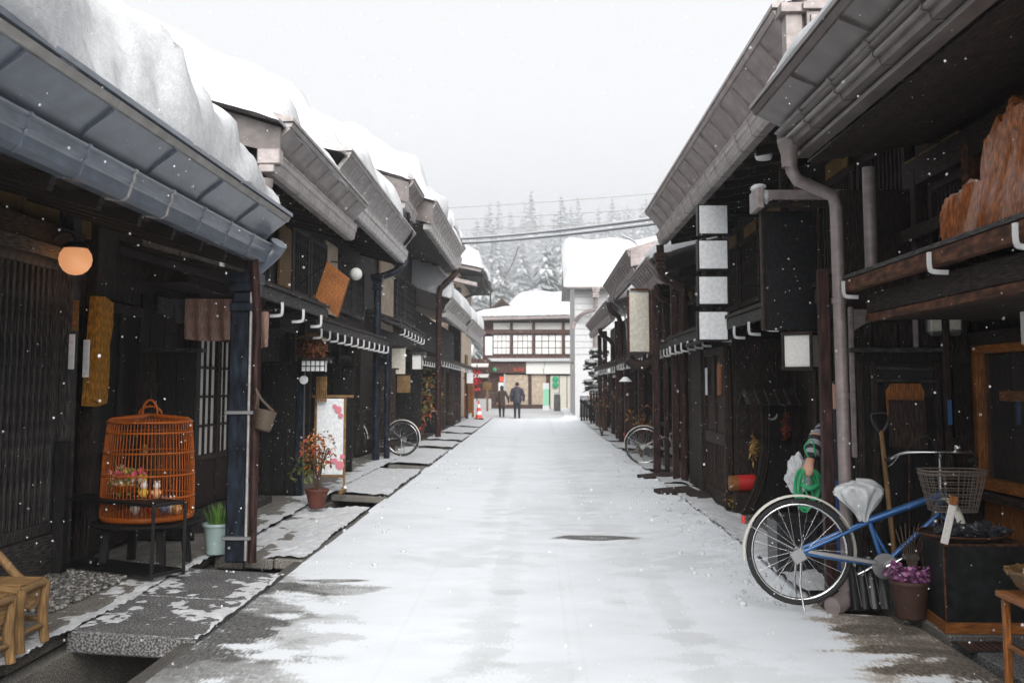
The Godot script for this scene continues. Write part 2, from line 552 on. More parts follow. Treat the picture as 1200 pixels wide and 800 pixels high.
func post(h: Node, x: float, d: float, y0: float, y1: float, w: float, m: Material, called := "post") -> MeshInstance3D:
	return bx(h, called, Vector3(x, (y0 + y1) * 0.5, -d), Vector3(w, y1 - y0, w), m, Basis(), 0.008)

func planks(h: Node, x: float, out: float, d0: float, d1: float, y0: float, y1: float, w: float, ms: Array) -> void:
	# upright boards on a wall that faces the street
	var n := maxi(1, roundi((d1 - d0) / w))
	var s := (d1 - d0) / n
	for i in n:
		bx(h, "plank", Vector3(x + out * (0.014 + rng.randf() * 0.006), (y0 + y1) * 0.5, -(d0 + s * (i + 0.5))), Vector3(0.026, y1 - y0 - 0.004, s - 0.008), ms[rng.randi() % ms.size()])

func planks_across(h: Node, d: float, x0: float, x1: float, y0: float, y1: float, w: float, ms: Array) -> void:
	# upright boards on a wall that faces along the street
	var n := maxi(1, roundi((x1 - x0) / w))
	var s := (x1 - x0) / n
	for i in n:
		bx(h, "plank", Vector3(x0 + s * (i + 0.5), (y0 + y1) * 0.5, -d + 0.014 + rng.randf() * 0.006), Vector3(s - 0.008, y1 - y0 - 0.004, 0.026), ms[rng.randi() % ms.size()])

func lattice(h: Node, x: float, out: float, d0: float, d1: float, y0: float, y1: float, gap: float, rails: Array, m: Material, mback: Material, frame := 0.07, slat_w := 0.03) -> void:
	# a frame of close upright slats before a dark board; rails: heights as shares
	var back := bx(h, "lattice_panel", Vector3(x, (y0 + y1) * 0.5, -(d0 + d1) * 0.5), Vector3(0.02, y1 - y0, d1 - d0), mback)
	for y in [y0 + frame * 0.5, y1 - frame * 0.5]:
		bx(back, "frame_rail", Vector3(x + out * 0.045, y, -(d0 + d1) * 0.5), Vector3(0.06, frame, d1 - d0), m)
	for d in [d0 + frame * 0.5, d1 - frame * 0.5]:
		bx(back, "frame_stile", Vector3(x + out * 0.047, (y0 + y1) * 0.5, -d), Vector3(0.06, y1 - y0 - frame * 2 - 0.004, frame), m)
	var n := maxi(2, roundi((d1 - d0 - frame * 2) / gap))
	var s := (d1 - d0 - frame * 2) / n
	for i in range(1, n):
		bx(back, "slat", Vector3(x + out * 0.045, (y0 + y1) * 0.5, -(d0 + frame + s * i)), Vector3(0.03, y1 - y0 - frame * 2, slat_w), m)
	for r in rails:
		bx(back, "cross_rail", Vector3(x + out * 0.026, lerpf(y0, y1, r), -(d0 + d1) * 0.5), Vector3(0.02, 0.035, d1 - d0 - frame * 2), m)

func paned(h: Node, called: String, x: float, out: float, d0: float, d1: float, y0: float, y1: float, nd: int, ny: int, m: Material, mp: Material, kick := 0.0) -> void:
	# a sliding door or window of panes: frame, bars, one pane each, a kick board below
	var f := bx(h, called, Vector3(x + out * 0.02, y1 - 0.03, -(d0 + d1) * 0.5), Vector3(0.05, 0.06, d1 - d0), m)
	bx(f, "frame_rail", Vector3(x + out * 0.02, y0 + kick + 0.03, -(d0 + d1) * 0.5), Vector3(0.05, 0.06, d1 - d0), m)
	for d in [d0 + 0.03, d1 - 0.03]:
		bx(f, "frame_stile", Vector3(x + out * 0.022, (y0 + y1) * 0.5, -d), Vector3(0.05, y1 - y0 - 0.12, 0.06), m)
	var sd := (d1 - d0 - 0.12) / nd
	var yb := y0 + kick + 0.06
	var sy := (y1 - 0.06 - yb) / ny
	for i in nd:
		for j in ny:
			bx(f, "pane", Vector3(x, yb + sy * (j + 0.5), -(d0 + 0.06 + sd * (i + 0.5))), Vector3(0.008, sy - 0.01, sd - 0.01), mp, Basis(), 0.0)
	for i in range(1, nd):
		bx(f, "glazing_bar", Vector3(x + out * 0.015, (yb + y1 - 0.06) * 0.5, -(d0 + 0.06 + sd * i)), Vector3(0.03, y1 - 0.06 - yb, 0.025), m)
	for j in range(1, ny):
		bx(f, "glazing_bar", Vector3(x + out * 0.012, yb + sy * j, -(d0 + d1) * 0.5), Vector3(0.025, 0.025, d1 - d0 - 0.12), m)
	if kick > 0.0:
		bx(f, "kick_board", Vector3(x + out * 0.01, y0 + kick * 0.5, -(d0 + d1) * 0.5), Vector3(0.03, kick - 0.01, d1 - d0 - 0.02), m)

func bracket(h: Node, at: Vector3, out: Vector3, s := 0.12) -> void:
	# a white painted L of flat iron under a pent roof
	if not cache.has("bracket"):
		var b := MB.new()
		var pts := curve([Vector3(0, 0, 0), Vector3(0, -0.7, 0), Vector3(-0.15, -0.95, 0), Vector3(-0.9, -1.0, 0)], 4)
		for i in pts.size() - 1:
			b.bar(pts[i], pts[i + 1], 0.16, 0.22)
		cache["bracket"] = b.mesh()
	var turn := Basis(out, UP, out.cross(UP))
	put(h, "bracket", cache["bracket"], M.bracket, at, turn * Basis.from_scale(Vector3.ONE * s))

func pent(h: Node, A: Vector3, B: Vector3, out: Vector3, deep: float, rise: float, mroof: Material, mbeam: Material, bgap := 0.5, bsize := 0.12) -> void:
	var L := A.distance_to(B)
	var dir := (B - A) / L
	slab(h, "pent_roof", [Vector2(0.04, 0.06), Vector2(0.04, 0.1), Vector2(-deep, 0.1 + rise), Vector2(-deep, 0.06 + rise)], A, out, UP, dir * L, mroof)
	runs(h, "eave_board", [Vector2(-0.02, -0.06), Vector2(0.02, -0.06), Vector2(0.02, 0.055), Vector2(-0.02, 0.055)], A, dir, L, 1.9, out, mbeam, 0.006)
	var n := maxi(1, roundi(L / 0.46))
	for i in n + 1:
		var p := A + dir * (0.04 + (L - 0.08) * i / n)
		beam(h, "rafter", p - out * 0.03 + UP * 0.01, p - out * deep + UP * (rise + 0.01), 0.05, 0.07, mbeam)
	if bgap > 0.0:
		var k := maxi(1, roundi(L / bgap))
		for i in k:
			bracket(h, A + dir * (L * (i + 0.5) / k) + out * 0.03 - UP * 0.05, out, bsize)

func downpipe(h: Node, pts: Array, r: float, m: Material, bands := 0.9) -> void:
	var p := pipe(h, "downpipe", pts, r, m, 12)
	var a: Vector3 = pts[-2]
	var z: Vector3 = pts[-1]
	var n := int(a.distance_to(z) / bands)
	for i in range(1, n + 1):
		pipe(p, "pipe_collar", [a.lerp(z, float(i) / (n + 1)) + UP * 0.02, a.lerp(z, float(i) / (n + 1)) - UP * 0.02], r + 0.008, m, 12)

func hopper(h: Node, at: Vector3, s: float, m: Material) -> void:
	# a rainwater head: a moulded box that narrows to its outlet
	var b := MB.new()
	b.box(at, Vector3(s, s * 0.35, s), Basis(), 0.008)
	b.box(at - UP * s * 0.3, Vector3(s * 0.86, s * 0.3, s * 0.86), Basis(), 0.008)
	b.box(at - UP * s * 0.62, Vector3(s * 0.7, s * 0.4, s * 0.7), Basis(), 0.02)
	b.box(at - UP * s * 0.95, Vector3(s * 0.8, s * 0.3, s * 0.8), Basis(), 0.01)
	put(h, "rain_hopper", b.mesh(), m)


# ---- ground
func ground_tex(w: int, h: int, x0: float, x1: float, d0: float, d1: float, spots: Array) -> ImageTexture:
	# packed snow over asphalt: how much of it covers the ground, spot by spot
	var f := PackedFloat32Array()
	f.resize(w * h)
	var imgs := []
	for k in [[0.012, 11, 3], [0.05, 12, 3], [0.3, 13, 2]]:
		var n := FastNoiseLite.new()
		n.frequency = k[0]
		n.seed = k[1]
		n.fractal_octaves = k[2]
		var im := n.get_image(w / 4 if k[0] < 0.2 else w, h)
		im.resize(w, h, Image.INTERPOLATE_CUBIC)
		imgs.append(im.get_data())
	var a: PackedByteArray = imgs[0]
	var b: PackedByteArray = imgs[1]
	var g: PackedByteArray = imgs[2]
	for s in spots:
		# [x, depth, radius across, radius along, how bare, raggedness]
		var i0 := clampi(int((s[0] - s[2] * 1.6 - x0) / (x1 - x0) * w), 0, w)
		var i1 := clampi(int((s[0] + s[2] * 1.6 - x0) / (x1 - x0) * w), 0, w)
		var j0 := clampi(int((s[1] - s[3] * 1.6 - d0) / (d1 - d0) * h), 0, h)
		var j1 := clampi(int((s[1] + s[3] * 1.6 - d0) / (d1 - d0) * h), 0, h)
		for j in range(j0, j1):
			var dd: float = (d0 + (d1 - d0) * j / h - s[1]) / s[3]
			for i in range(i0, i1):
				var dx: float = (x0 + (x1 - x0) * i / w - s[0]) / s[2]
				var q := j * w + i
				var r: float = dx * dx + dd * dd + (b[q] / 127.0 - 1.0) * s[5] + (g[q] / 127.0 - 1.0) * s[5] * 0.4
				if r < 1.4:
					f[q] += s[4] * clampf((1.4 - r) * 1.6, 0.0, 1.0)
	var out := PackedByteArray()
	out.resize(w * h * 3)
	for q in w * h:
		var nz := (a[q] - 128) / 128.0
		var nb := (b[q] - 128) / 128.0
		var ng := (g[q] - 128) / 128.0
		var bare := clampf(f[q] + f[q] * (nb * 0.5 + ng * 0.6) + maxf(0.0, nz * 0.2 + nb * 0.2 + ng * 0.08 - 0.17), 0.0, 1.0)
		var px := x0 + (x1 - x0) * (q % w) / w
		var pd := d0 + (d1 - d0) * (q / w) / h
		if pd < 16.0 and (absf(px + 0.24) < 0.11 or absf(px - 0.9) < 0.11 or absf(px - 0.55) < 0.08):
			bare = clampf(bare + maxf(0.0, nz * 0.5 + nb * 0.6) * 0.3 * (0.5 + 0.5 * sin(TAU * (px / 0.035 + pd / 0.13))), 0.0, 1.0)
		var asphalt := 0.1 + 0.11 * ng + 0.02 * nb
		var snow := 0.74 + nz * 0.05 + nb * 0.03 + ng * 0.02
		var l := lerpf(snow, asphalt, bare)
		var s := 255.0 * pow(maxf(l, 0.0), 0.4545)
		var warm := bare * 0.09 if q % w > w * 0.84 else 0.0
		out[q * 3] = clampi(int(s * (0.975 + 0.022 * bare + warm)), 0, 255)
		out[q * 3 + 1] = clampi(int(s * 0.993), 0, 255)
		out[q * 3 + 2] = clampi(int(s * (1.015 - 0.033 * bare - warm)), 0, 255)
	return ImageTexture.create_from_image(Image.create_from_data(w, h, false, Image.FORMAT_RGB8, out))

func road_height(x: float, d: float) -> float:
	var n := lump.get_noise_3d(x * 130, 0, d * 90) * 0.012 + lump.get_noise_3d(x * 700, 6, d * 420) * 0.004 * smoothstep(-1.6, -1.2, x)
	var bank := smoothstep(0.9, 1.9, x) * smoothstep(7.5, 9.5, d) * 0.045
	var lum := absf(lump.get_noise_3d(x * 420, 5, d * 420)) * 0.05 * bank / 0.045
	return n * smoothstep(4.0, 9.0, d) + bank + lum + maxf(0.0, (d - 40.0)) * 0.002

func drift(called: String, label: String, x0: float, x1: float, d0: float, d1: float, y: float, cell: float, f: Callable, thick := 0.03, slope := 0.0) -> void:
	# thin blown snow with a ragged edge: where f < 0 the sheet dips under what it lies on
	var b := MB.new()
	b.sheet(int((x1 - x0) / cell), int((d1 - d0) / cell), func(u: float, v: float) -> Vector3:
		var x := lerpf(x0, x1, u)
		var d := lerpf(d0, d1, v)
		var k: float = f.call(x, d) + lump.get_noise_3d(x * 230, 3, d * 170) * 0.8 + lump.get_noise_3d(x * 800, 7, d * 600) * 0.5 + lump.get_noise_3d(x * 2600, 8, d * 2000) * 0.35
		return Vector3(x, y - slope * (x + 2.4) - 0.004 + clampf(k, -1.0, 1.2) * (thick + 0.012) * 0.8, -d), UP)
	var o := put(self, called, b.mesh(), M.snow)
	tag(o, label, "snow", "")
	o.set_meta("kind", "stuff")

func ground() -> void:
	var b := MB.new()
	b.sheet(30, 30, func(u: float, v: float) -> Vector3:
		return Vector3(lerpf(-330, 330, u), -0.75, lerpf(30, -420, v)), UP)
	structure("ground", b.mesh(), M.snow)
	# the road
	var tex := ground_tex(768, 1536, -2.7, 2.5, 3.0, 33.0, [
		[0.58, 10.45, 0.40, 0.16, 1.0, 0.5], [0.5, 10.75, 0.7, 0.5, 0.08, 2.4],
		[-2.3, 5.2, 0.8, 1.6, 0.8, 1.3], [-2.25, 7.0, 0.6, 1.3, 0.8, 1.4], [-1.75, 7.85, 0.55, 0.2, 0.7, 1.2], [-1.55, 8.15, 0.25, 0.07, 0.8, 0.8], [-1.6, 6.4, 0.4, 0.5, 0.35, 2.2],
		[-0.22, 7.7, 0.1, 0.1, 0.16, 3.0], [-0.3, 6.2, 0.16, 0.5, 0.1, 3.2], [-0.15, 5.4, 0.25, 0.4, 0.1, 3.2], [0.9, 6.5, 0.12, 0.3, 0.12, 3.2],
		[0.92, 7.5, 0.09, 3.0, 0.08, 2.2], [-0.25, 7.5, 0.1, 4.0, 0.08, 2.2], [0.18, 7.0, 0.012, 3.0, 0.05, 1.4], [0.26, 7.4, 0.01, 3.4, 0.04, 1.4], [-0.85, 7.0, 0.015, 2.4, 0.04, 1.4], [0.72, 12, 0.1, 4.0, 0.07, 2.2], [-0.5, 14, 0.12, 6.0, 0.06, 2.2], [0.6, 20, 0.12, 9.0, 0.06, 2.0], [-0.55, 22, 0.12, 9.0, 0.05, 2.0],
		[-0.5, 9.2, 0.6, 0.4, 0.1, 2.4], [1.1, 5.6, 0.3, 0.5, 0.1, 2.4], [0.2, 13.0, 0.5, 1.2, 0.08, 2.4], [0.9, 15.5, 0.5, 1.0, 0.1, 2.4], [0.8, 20.0, 0.5, 2.0, 0.1, 2.4],
		[1.35, 9.0, 0.3, 0.4, 0.14, 2.4], [2.45, 6.3, 0.55, 1.3, 1.0, 1.5], [2.5, 4.8, 0.5, 1.0, 1.0, 1.5], [2.1, 6.6, 0.25, 0.12, 0.9, 1.2], [2.0, 6.1, 0.25, 0.1, 0.9, 1.2], [2.05, 5.7, 0.2, 0.1, 0.9, 1.2], [2.15, 5.3, 0.15, 0.08, 0.9, 1.2]])
	var m := StandardMaterial3D.new()
	m.resource_name = "packed_snow"
	m.albedo_texture = tex
	m.texture_repeat = false
	m.roughness = 0.85
	var nt := NoiseTexture2D.new()
	nt.noise = T.speck.noise
	nt.seamless = true
	nt.as_normal_map = true
	nt.bump_strength = 2.0
	b = MB.new()
	for part in [[-2.0, 3.0, 8, 10], [3.0, 12.0, 64, 130], [12.0, 33.0, 44, 150], [33.0, 78.0, 24, 40]]:
		b.sheet(part[2], part[3], func(u: float, v: float) -> Vector3:
			var d: float = lerpf(part[0], part[1], v)
			var x := lerpf(-2.05, lerpf(2.42, 1.97, smoothstep(6.95, 7.15, d)), u)
			return Vector3(x, road_height(x, d), -d), UP)
	for p in b.v:
		b.uv.append(Vector2((p.x + 2.7) / 5.2, (-p.z - 3.0) / 30.0))
	structure("road", b.mesh(), m)
	var sq := MB.new()
	sq.sheet(60, 20, func(u: float, v: float) -> Vector3:
		return Vector3(lerpf(-14, 14, u), -0.02 + 0.09 * smoothstep(0.0, 0.3, v), lerpf(-44.0, -74, v)), UP)
	structure("square", sq.mesh(), M.snow)
	# the drains on both sides: a channel with walls, stone covers and open stretches
	for side in [[-2.75, -2.05, "gutter_channel"], [1.97, 2.42, "gutter_channel"]]:
		var x0: float = side[0]
		var x1: float = side[1]
		var c := MB.new()
		c.box(Vector3((x0 + x1) * 0.5, -0.54, -22.0), Vector3(x1 - x0 + 0.2, 0.08, 52), Basis())
		c.box(Vector3(x0 - 0.06, -0.29, -22.0), Vector3(0.12, 0.5, 52), Basis())
		c.box(Vector3(x1 + 0.05, -0.297, -22.0), Vector3(0.1, 0.5, 52), Basis())
		structure(side[2], c.mesh(), M.concrete)
	var gl := get_node("gutter_channel")
	var gr := get_node("gutter_channel_001")
	var lip := MB.new()
	lip.box(Vector3(-2.06, -0.02, -4.5), Vector3(0.09, 0.06, 13), Basis(), 0.01)
	put(gl, "kerb", lip.mesh(), M.concrete_wet)
	# left covers: [from, to, strips across, material, tilt]
	for c in [[6.15, 7.2, 1, M.stone], [7.215, 8.25, 1, M.stone], [8.95, 10.15, 3, M.concrete], [10.16, 11.4, 3, M.concrete], [11.41, 12.5, 1, M.concrete], [14.0, 16.0, 1, M.concrete], [16.02, 18.1, 1, M.concrete], [19.3, 21.4, 1, M.concrete], [21.42, 23.6, 1, M.stone], [24.6, 27.0, 1, M.concrete], [27.8, 31.0, 1, M.concrete], [32.0, 36.0, 1, M.concrete], [37.0, 48.0, 1, M.concrete]]:
		for k in c[2]:
			var w: float = 0.78 / c[2]
			bx(gl, "gutter_cover", Vector3(-2.79 + w * (k + 0.5), -0.006 - 0.004 * k, -(c[0] + c[1]) * 0.5), Vector3(w - 0.01, 0.13 if c[3] == M.stone else 0.09, c[1] - c[0]), c[3], rot(0, 0, -3.0), 0.012)
	for c in [[3.0, 5.3, 2], [5.32, 7.0, 2], [7.4, 9.6, 1], [9.62, 12.2, 1], [12.22, 14.3, 1], [14.75, 15.3, 1], [15.6, 17.0, 1], [18.0, 19.6, 1], [19.62, 22.0, 1], [24.0, 26.5, 1], [27.2, 30.0, 1], [30.8, 34.0, 1], [35.0, 39.0, 1], [40.0, 48.0, 1]]:
		for k in c[2]:
			var w: float = 0.5 / c[2]
			bx(gr, "gutter_cover", Vector3(1.95 + w * (k + 0.5), -0.012 if c[0] > 7.0 else -0.075, -(c[0] + c[1]) * 0.5), Vector3(w - 0.008, 0.09, c[1] - c[0]), M.concrete if rng.randf() < 0.5 else M.stone, Basis(), 0.01)
	# footways: stone and concrete slabs in front of the houses
	var fl := MB.new()
	fl.box(Vector3(-4.9, -0.32, -24.0), Vector3(4.06, 0.56, 56), Basis())
	var footl := structure("footway", fl.mesh(), M.concrete_wet)
	var fr := MB.new()
	fr.box(Vector3(5.0, -0.33, -24.0), Vector3(5.06, 0.56, 56), Basis())
	var footr := structure("footway", fr.mesh(), M.concrete_wet)
	var d := 2.2
	while d < 24.0:
		var w := 0.9 + rng.randf() * 0.6
		for k in 2:
			var h := 0.1 + rng.randf() * 0.006
			bx(footl, "paving_slab", Vector3(-2.83 - 0.36 - k * 0.74, h - 0.06, -(d + w * 0.5)), Vector3(0.72 if k == 0 else 0.73, 0.12, w - 0.012), M.concrete, rot(rng.randf_range(-0.4, 0.4), 0, rng.randf_range(-0.5, 0.5)), 0.01)
		d += w
	d = 2.2
	while d < 24.0:
		var w := 0.8 + rng.randf() * 0.5
		for k in 2:
			var h := 0.035 + rng.randf() * 0.006
			bx(footr, "paving_slab", Vector3(2.46 + 0.27 + k * 0.55, h - 0.06, -(d + w * 0.5 + 0.17 * k)), Vector3(0.535, 0.12, w - 0.012), M.stone if (k + int(d * 3)) % 3 else M.concrete, rot(rng.randf_range(-0.4, 0.4), 0, rng.randf_range(-0.5, 0.5)), 0.01)
		d += w
	# pebbles beside the house front
	var pb := MB.new()
	pb.ball(Vector3.ZERO, Vector3(1, 0.55, 0.8), 6, 4)
	var mm := MultiMesh.new()
	mm.transform_format = MultiMesh.TRANSFORM_3D
	mm.use_colors = true
	mm.mesh = pb.mesh()
	mm.instance_count = 2600
	for i in 2600:
		var r := 0.012 + rng.randf() * 0.014
		mm.set_instance_transform(i, Transform3D(rot(rng.randf_range(-20, 20), rng.randf() * 360, 0) * Basis.from_scale(Vector3.ONE * r), Vector3(rng.randf_range(-3.72, -3.02), 0.112 + rng.randf() * 0.006, rng.randf_range(-8.3, -6.5))))
		var t := 0.05 + pow(rng.randf(), 2.0) * 0.3
		mm.set_instance_color(i, Color(t, t * 0.95, t * 0.88))
	var pm := MultiMeshInstance3D.new()
	pm.name = "pebbles"
	pm.multimesh = mm
	var pmat := mat("pebble", Color.WHITE, 0.6)
	pmat.vertex_color_use_as_albedo = true
	pm.material_override = pmat
	footl.add_child(pm)
	pm.set_meta("kind", "stuff")
	# clods of cleared snow along the road edges
	var cb := MB.new()
	cb.ball(Vector3.ZERO, Vector3.ONE, 7, 5)
	var cm := MultiMesh.new()
	cm.transform_format = MultiMesh.TRANSFORM_3D
	cm.mesh = cb.mesh()
	cm.instance_count = 800
	for i in 800:
		var r := pow(rng.randf(), 3.0) * 0.03 + 0.005
		var dd := 7.3 + pow(rng.randf(), 1.4) * 16.0
		var xx := 1.55 + rng.randfn(0.25, 0.28)
		if i % 5 == 0:
			xx = -1.75 + rng.randfn(0.0, 0.3)
			dd = 8.5 + rng.randf() * 18.0
		xx = clampf(xx, -2.0, 1.93)
		cm.set_instance_transform(i, Transform3D(rot(rng.randf() * 90, rng.randf() * 360, 0) * Basis.from_scale(Vector3(r, r * 0.7, r * rng.randf_range(0.7, 1.3))), Vector3(xx, road_height(xx, dd) + r * 0.25, -dd)))
	var co := MultiMeshInstance3D.new()
	co.name = "snow_clods"
	co.multimesh = cm
	co.material_override = M.snow
	add_child(co)
	tag(co, "small clods of cleared snow scattered along the road edges", "snow")
	co.set_meta("kind", "stuff")
	# blown snow on covers and footways
	drift("blown_snow", "thin ragged snow blown over the granite gutter covers", -2.8, -2.0, 6.15, 8.25, 0.062, 0.018, func(x: float, dd: float) -> float:
		return -0.3 + 0.25 * smoothstep(0.25, 0.0, absf(x + 2.78)) + 0.25 * smoothstep(0.15, 0.0, absf(x + 2.05)), 0.014, 0.052)
	drift("blown_snow", "patchy snow between the house fronts and the drain with the square holes", -3.5, -2.72, 8.9, 24.0, 0.106, 0.05, func(x: float, dd: float) -> float:
		return -0.75 + 0.9 * smoothstep(-3.3, -2.85, x) * smoothstep(9.6, 11.5, dd) + 0.25 * smoothstep(13, 18, dd))
	drift("blown_snow", "snow scraps along the kerb edge beside the cobbled bed", -2.99, -2.74, 3.0, 9.0, 0.106, 0.03, func(x: float, dd: float) -> float:
		return -0.35)
	drift("blown_snow", "snow covering the long drain covers past the square post", -2.77, -2.0, 8.97, 12.46, 0.046, 0.03, func(x: float, dd: float) -> float:
		return -0.05 + 0.5 * smoothstep(9.0, 12.0, dd) + 0.5 * smoothstep(-2.5, -2.1, x))
	for r in [[14.0, 18.1], [19.3, 23.6], [24.6, 27.0], [27.8, 31.0], [32.0, 36.0], [37.0, 48.0]]:
		drift("blown_snow", "snow lying on drain covers along the dark shop fronts", -2.95, -2.0, r[0], r[1], 0.048, 0.09, func(x: float, dd: float) -> float:
			return 0.95, 0.04, 0.052)
	for r in [[7.4, 14.3], [14.75, 15.3], [15.6, 17.0], [18.0, 22.0], [24.0, 26.5], [27.2, 30.0], [30.8, 34.0], [35.0, 39.0], [40.0, 48.0]]:
		drift("blown_snow", "snow ridge heaped over the drain beside the tall downpipes", 1.9, 2.6, r[0], r[1], 0.035, 0.045 if r[0] < 14 else 0.08, func(x: float, dd: float) -> float:
			return 1.0 - 1.6 * smoothstep(2.1, 2.5, x) + 0.3 * smoothstep(14.0, 18.0, dd), 0.05)


# ---- left row
func out_of(side: float) -> Vector3:
	return Vector3(-side, 0, 0)

func V(x: float, y: float, d: float) -> Vector3:
	return Vector3(x, y, -d)

func wing(h: Node, d: float, x0: float, x1: float, y1: float, m: Array, cap: Material, w := 0.2) -> void:
	# a short screen wall that stands out from a house front
	planks_across(h, d, x0, x1, 0.12, y1 - 0.04, w, m)
	bx(h, "screen_core", V((x0 + x1) * 0.5, y1 * 0.5 + 0.02, d + 0.03), Vector3(x1 - x0 - 0.02, y1 - 0.12, 0.05), M.black_up)
	bx(h, "screen_cap", V((x0 + x1) * 0.5, y1 - 0.02, d + 0.02), Vector3(x1 - x0 + 0.1, 0.035, 0.16), cap)

func left_row() -> void:
	var out := Vector3.RIGHT
	var dk := [M.dark_up, M.black_up, M.dark_up]
	# -- first house: low eave, deep snow, lattice front
	var h := thing("townhouse", "dark low-eaved townhouse with blue-grey metal gutter and tall lattice front", "house", V(-5.5, 0.1, 5.0))
	eave(h, V(-2.30, 2.56, 1.4), V(-2.30, 2.55, 8.62), out, 0.17, 0.19, 0.13, 0.62, 0.86, M.metal_blue, M.metal_blue, M.metal_pale, 5.5, 0.3)
	soffit(h, V(-2.3, 2.53, 1.4), V(-2.3, 2.53, 8.6), out, 1.4, 0.42, 0.2, [M.dark_along, M.brown_along], 0.62)
	wall_box(h, "wall", -9.0, -4.15, 0.6, 9.6, 0.1, 3.1, M.dark_up)
	wall_box(h, "wall", -4.15, -3.78, 0.6, 7.75, 0.1, 3.0, M.dark_up)
	lattice(h, -3.74, 1, 4.6, 6.2, 0.42, 2.48, 0.085, [0.35, 0.62], M.grey_up, M.dark_up)
	lattice(h, -3.74, 1, 6.24, 7.8, 0.42, 2.48, 0.085, [0.25, 0.44, 0.62], M.grey_up, M.dark_up, 0.08)
	bx(h, "sill_board", V(-3.68, 0.27, 6.2), Vector3(0.09, 0.28, 3.2), M.grey_along)
	bx(h, "lintel", V(-3.66, 2.61, 6.0), Vector3(0.2, 0.2, 3.9), M.dark_along)
	bx(h, "lintel_board", V(-3.545, 2.5, 6.0), Vector3(0.03, 0.1, 3.9), M.grey_along)
	post(h, -3.66, 7.9, 0.1, 3.0, 0.13, M.grey_up)
	post(h, -3.6, 7.78, 0.1, 1.1, 0.09, M.black_up)
	for q in [[6.6, 7.2], [7.24, 7.8], [8.0, 8.38]]:
		bx(h, "plaster_panel", V(-3.72, 2.86, (q[0] + q[1]) * 0.5), Vector3(0.03, 0.25, q[1] - q[0]), M.ochre)
	bx(h, "board", V(-3.74, 2.32, 8.15), Vector3(0.03, 0.42, 0.42), M.brown_along)
	post(h, -3.7, 8.44, 0.1, 3.0, 0.12, M.dark_up)
	planks(h, -4.15, 1, 7.85, 8.4, 0.1, 2.9, 0.18, dk)
	# panelled door
	wall_box(h, "wall", -4.15, -3.75, 8.5, 9.55, 0.1, 2.9, M.dark_up)
	var dr := bx(h, "door", V(-3.71, 1.2, 8.97), Vector3(0.05, 2.1, 0.95), M.black_up)
	for y in [0.2, 1.0, 2.2]:
		bx(dr, "door_rail", V(-3.67, y, 8.97), Vector3(0.03, 0.09, 0.95), M.dark_along)
	for q in [8.53, 8.97, 9.41]:
		bx(dr, "door_stile", V(-3.668, 1.2, q), Vector3(0.03, 1.9, 0.07), M.dark_up)
	for k in 9:
		bx(dr, "slat", V(-3.675, 0.6, 8.6 + k * 0.095), Vector3(0.02, 0.7, 0.04), M.dark_up)
	planks(h, -3.74, 1, 8.5, 9.5, 2.26, 2.9, 0.2, dk)
	# the square downpipe with its hopper, and the round pipe beside it
	var pb := MB.new()
	pb.box(V(-2.47, 1.16, 8.55), Vector3(0.165, 2.16, 0.15), Basis(), 0.012)
	var sp := put(h, "square_downpipe", pb.mesh(), M.metal_navy)
	for y in [0.28, 1.3]:
		bx(sp, "pipe_strap", V(-2.45, y, 8.53), Vector3(0.24, 0.03, 0.19), M.steel)
	hopper(h, V(-2.45, 2.42, 8.55), 0.26, M.metal_navy)
	downpipe(h, [V(-2.33, 2.6, 8.35), V(-2.33, 2.1, 8.5), V(-2.33, 0.08, 8.5)], 0.036, M.copper_brown)
	pipe(h, "pipe_elbow", curve([V(-2.2, 2.74, 8.66), V(-2.26, 2.66, 8.68), V(-2.38, 2.52, 8.6), V(-2.44, 2.4, 8.56)]), 0.075, M.metal_blue, 10)
	pipe(h, "cable", [V(-2.375, 2.3, 8.46), V(-2.375, 0.1, 8.46)], 0.012, M.metal_pale, 6)
	snow_mass("roof_snow", "thick rough snow bank above the blue-grey gutter of the low townhouse", V(-2.13, 2.99, 1.2), V(-2.13, 2.98, 8.72), out, 2.9, 0.3, 0.92, 1, 0.0, 3.2, 0.3, 0.06, 1.3, 0.0)

	# -- second house: two storeys, taupe metal eave
	h = thing("townhouse", "two-storey townhouse with taupe metal eave and paper-paned sliding doors", "house", V(-5.5, 0.1, 11.6))
	eave(h, V(-2.5, 3.53, 9.5), V(-2.5, 3.5, 13.85), out, 0.2, 0.24, 0.12, 0.52, 0.62, M.metal_taupe, M.metal_taupe, M.metal_pale, 5.5, 0.3)
	soffit(h, V(-2.5, 3.55, 9.5), V(-2.5, 3.52, 13.8), out, 1.0, 0.3, 0.22, [M.dark_along, M.brown_along], 0.5)
	slab(h, "gable_board", [Vector2(0.1, 0.18), Vector2(0.1, 0.44), Vector2(-2.6, 1.28), Vector2(-2.6, 0.9)], V(-2.5, 3.5, 9.44), out, UP, Vector3(0, 0, 0.05), M.metal_r1)
	var gb := MB.new()
	gb.box(V(-2.5, 3.66, 9.43), Vector3(0.22, 0.15, 0.13), Basis(), 0.012)
	gb.box(V(-2.52, 3.55, 9.43), Vector3(0.15, 0.08, 0.11), Basis(), 0.01)
	put(h, "gutter_end", gb.mesh(), M.metal_taupe)
	pb = MB.new()
	pb.lathe([Vector2(0.055, 0.0), Vector2(0.06, 0.2), Vector2(0.09, 0.5)], 10, V(-2.55, 2.95, 9.42))
	put(h, "downpipe", pb.mesh(), M.metal_plum_pale)
	wall_box(h, "wall", -9.0, -3.4, 9.62, 13.9, 2.5, 3.9, M.dark_up)
	wall_box(h, "wall", -9.0, -3.78, 9.62, 13.9, 0.1, 2.5, M.dark_up)
	wall_box(h, "gable_wall", -9.0, -3.3, 9.6, 9.66, 3.2, 4.6, M.brown_across)
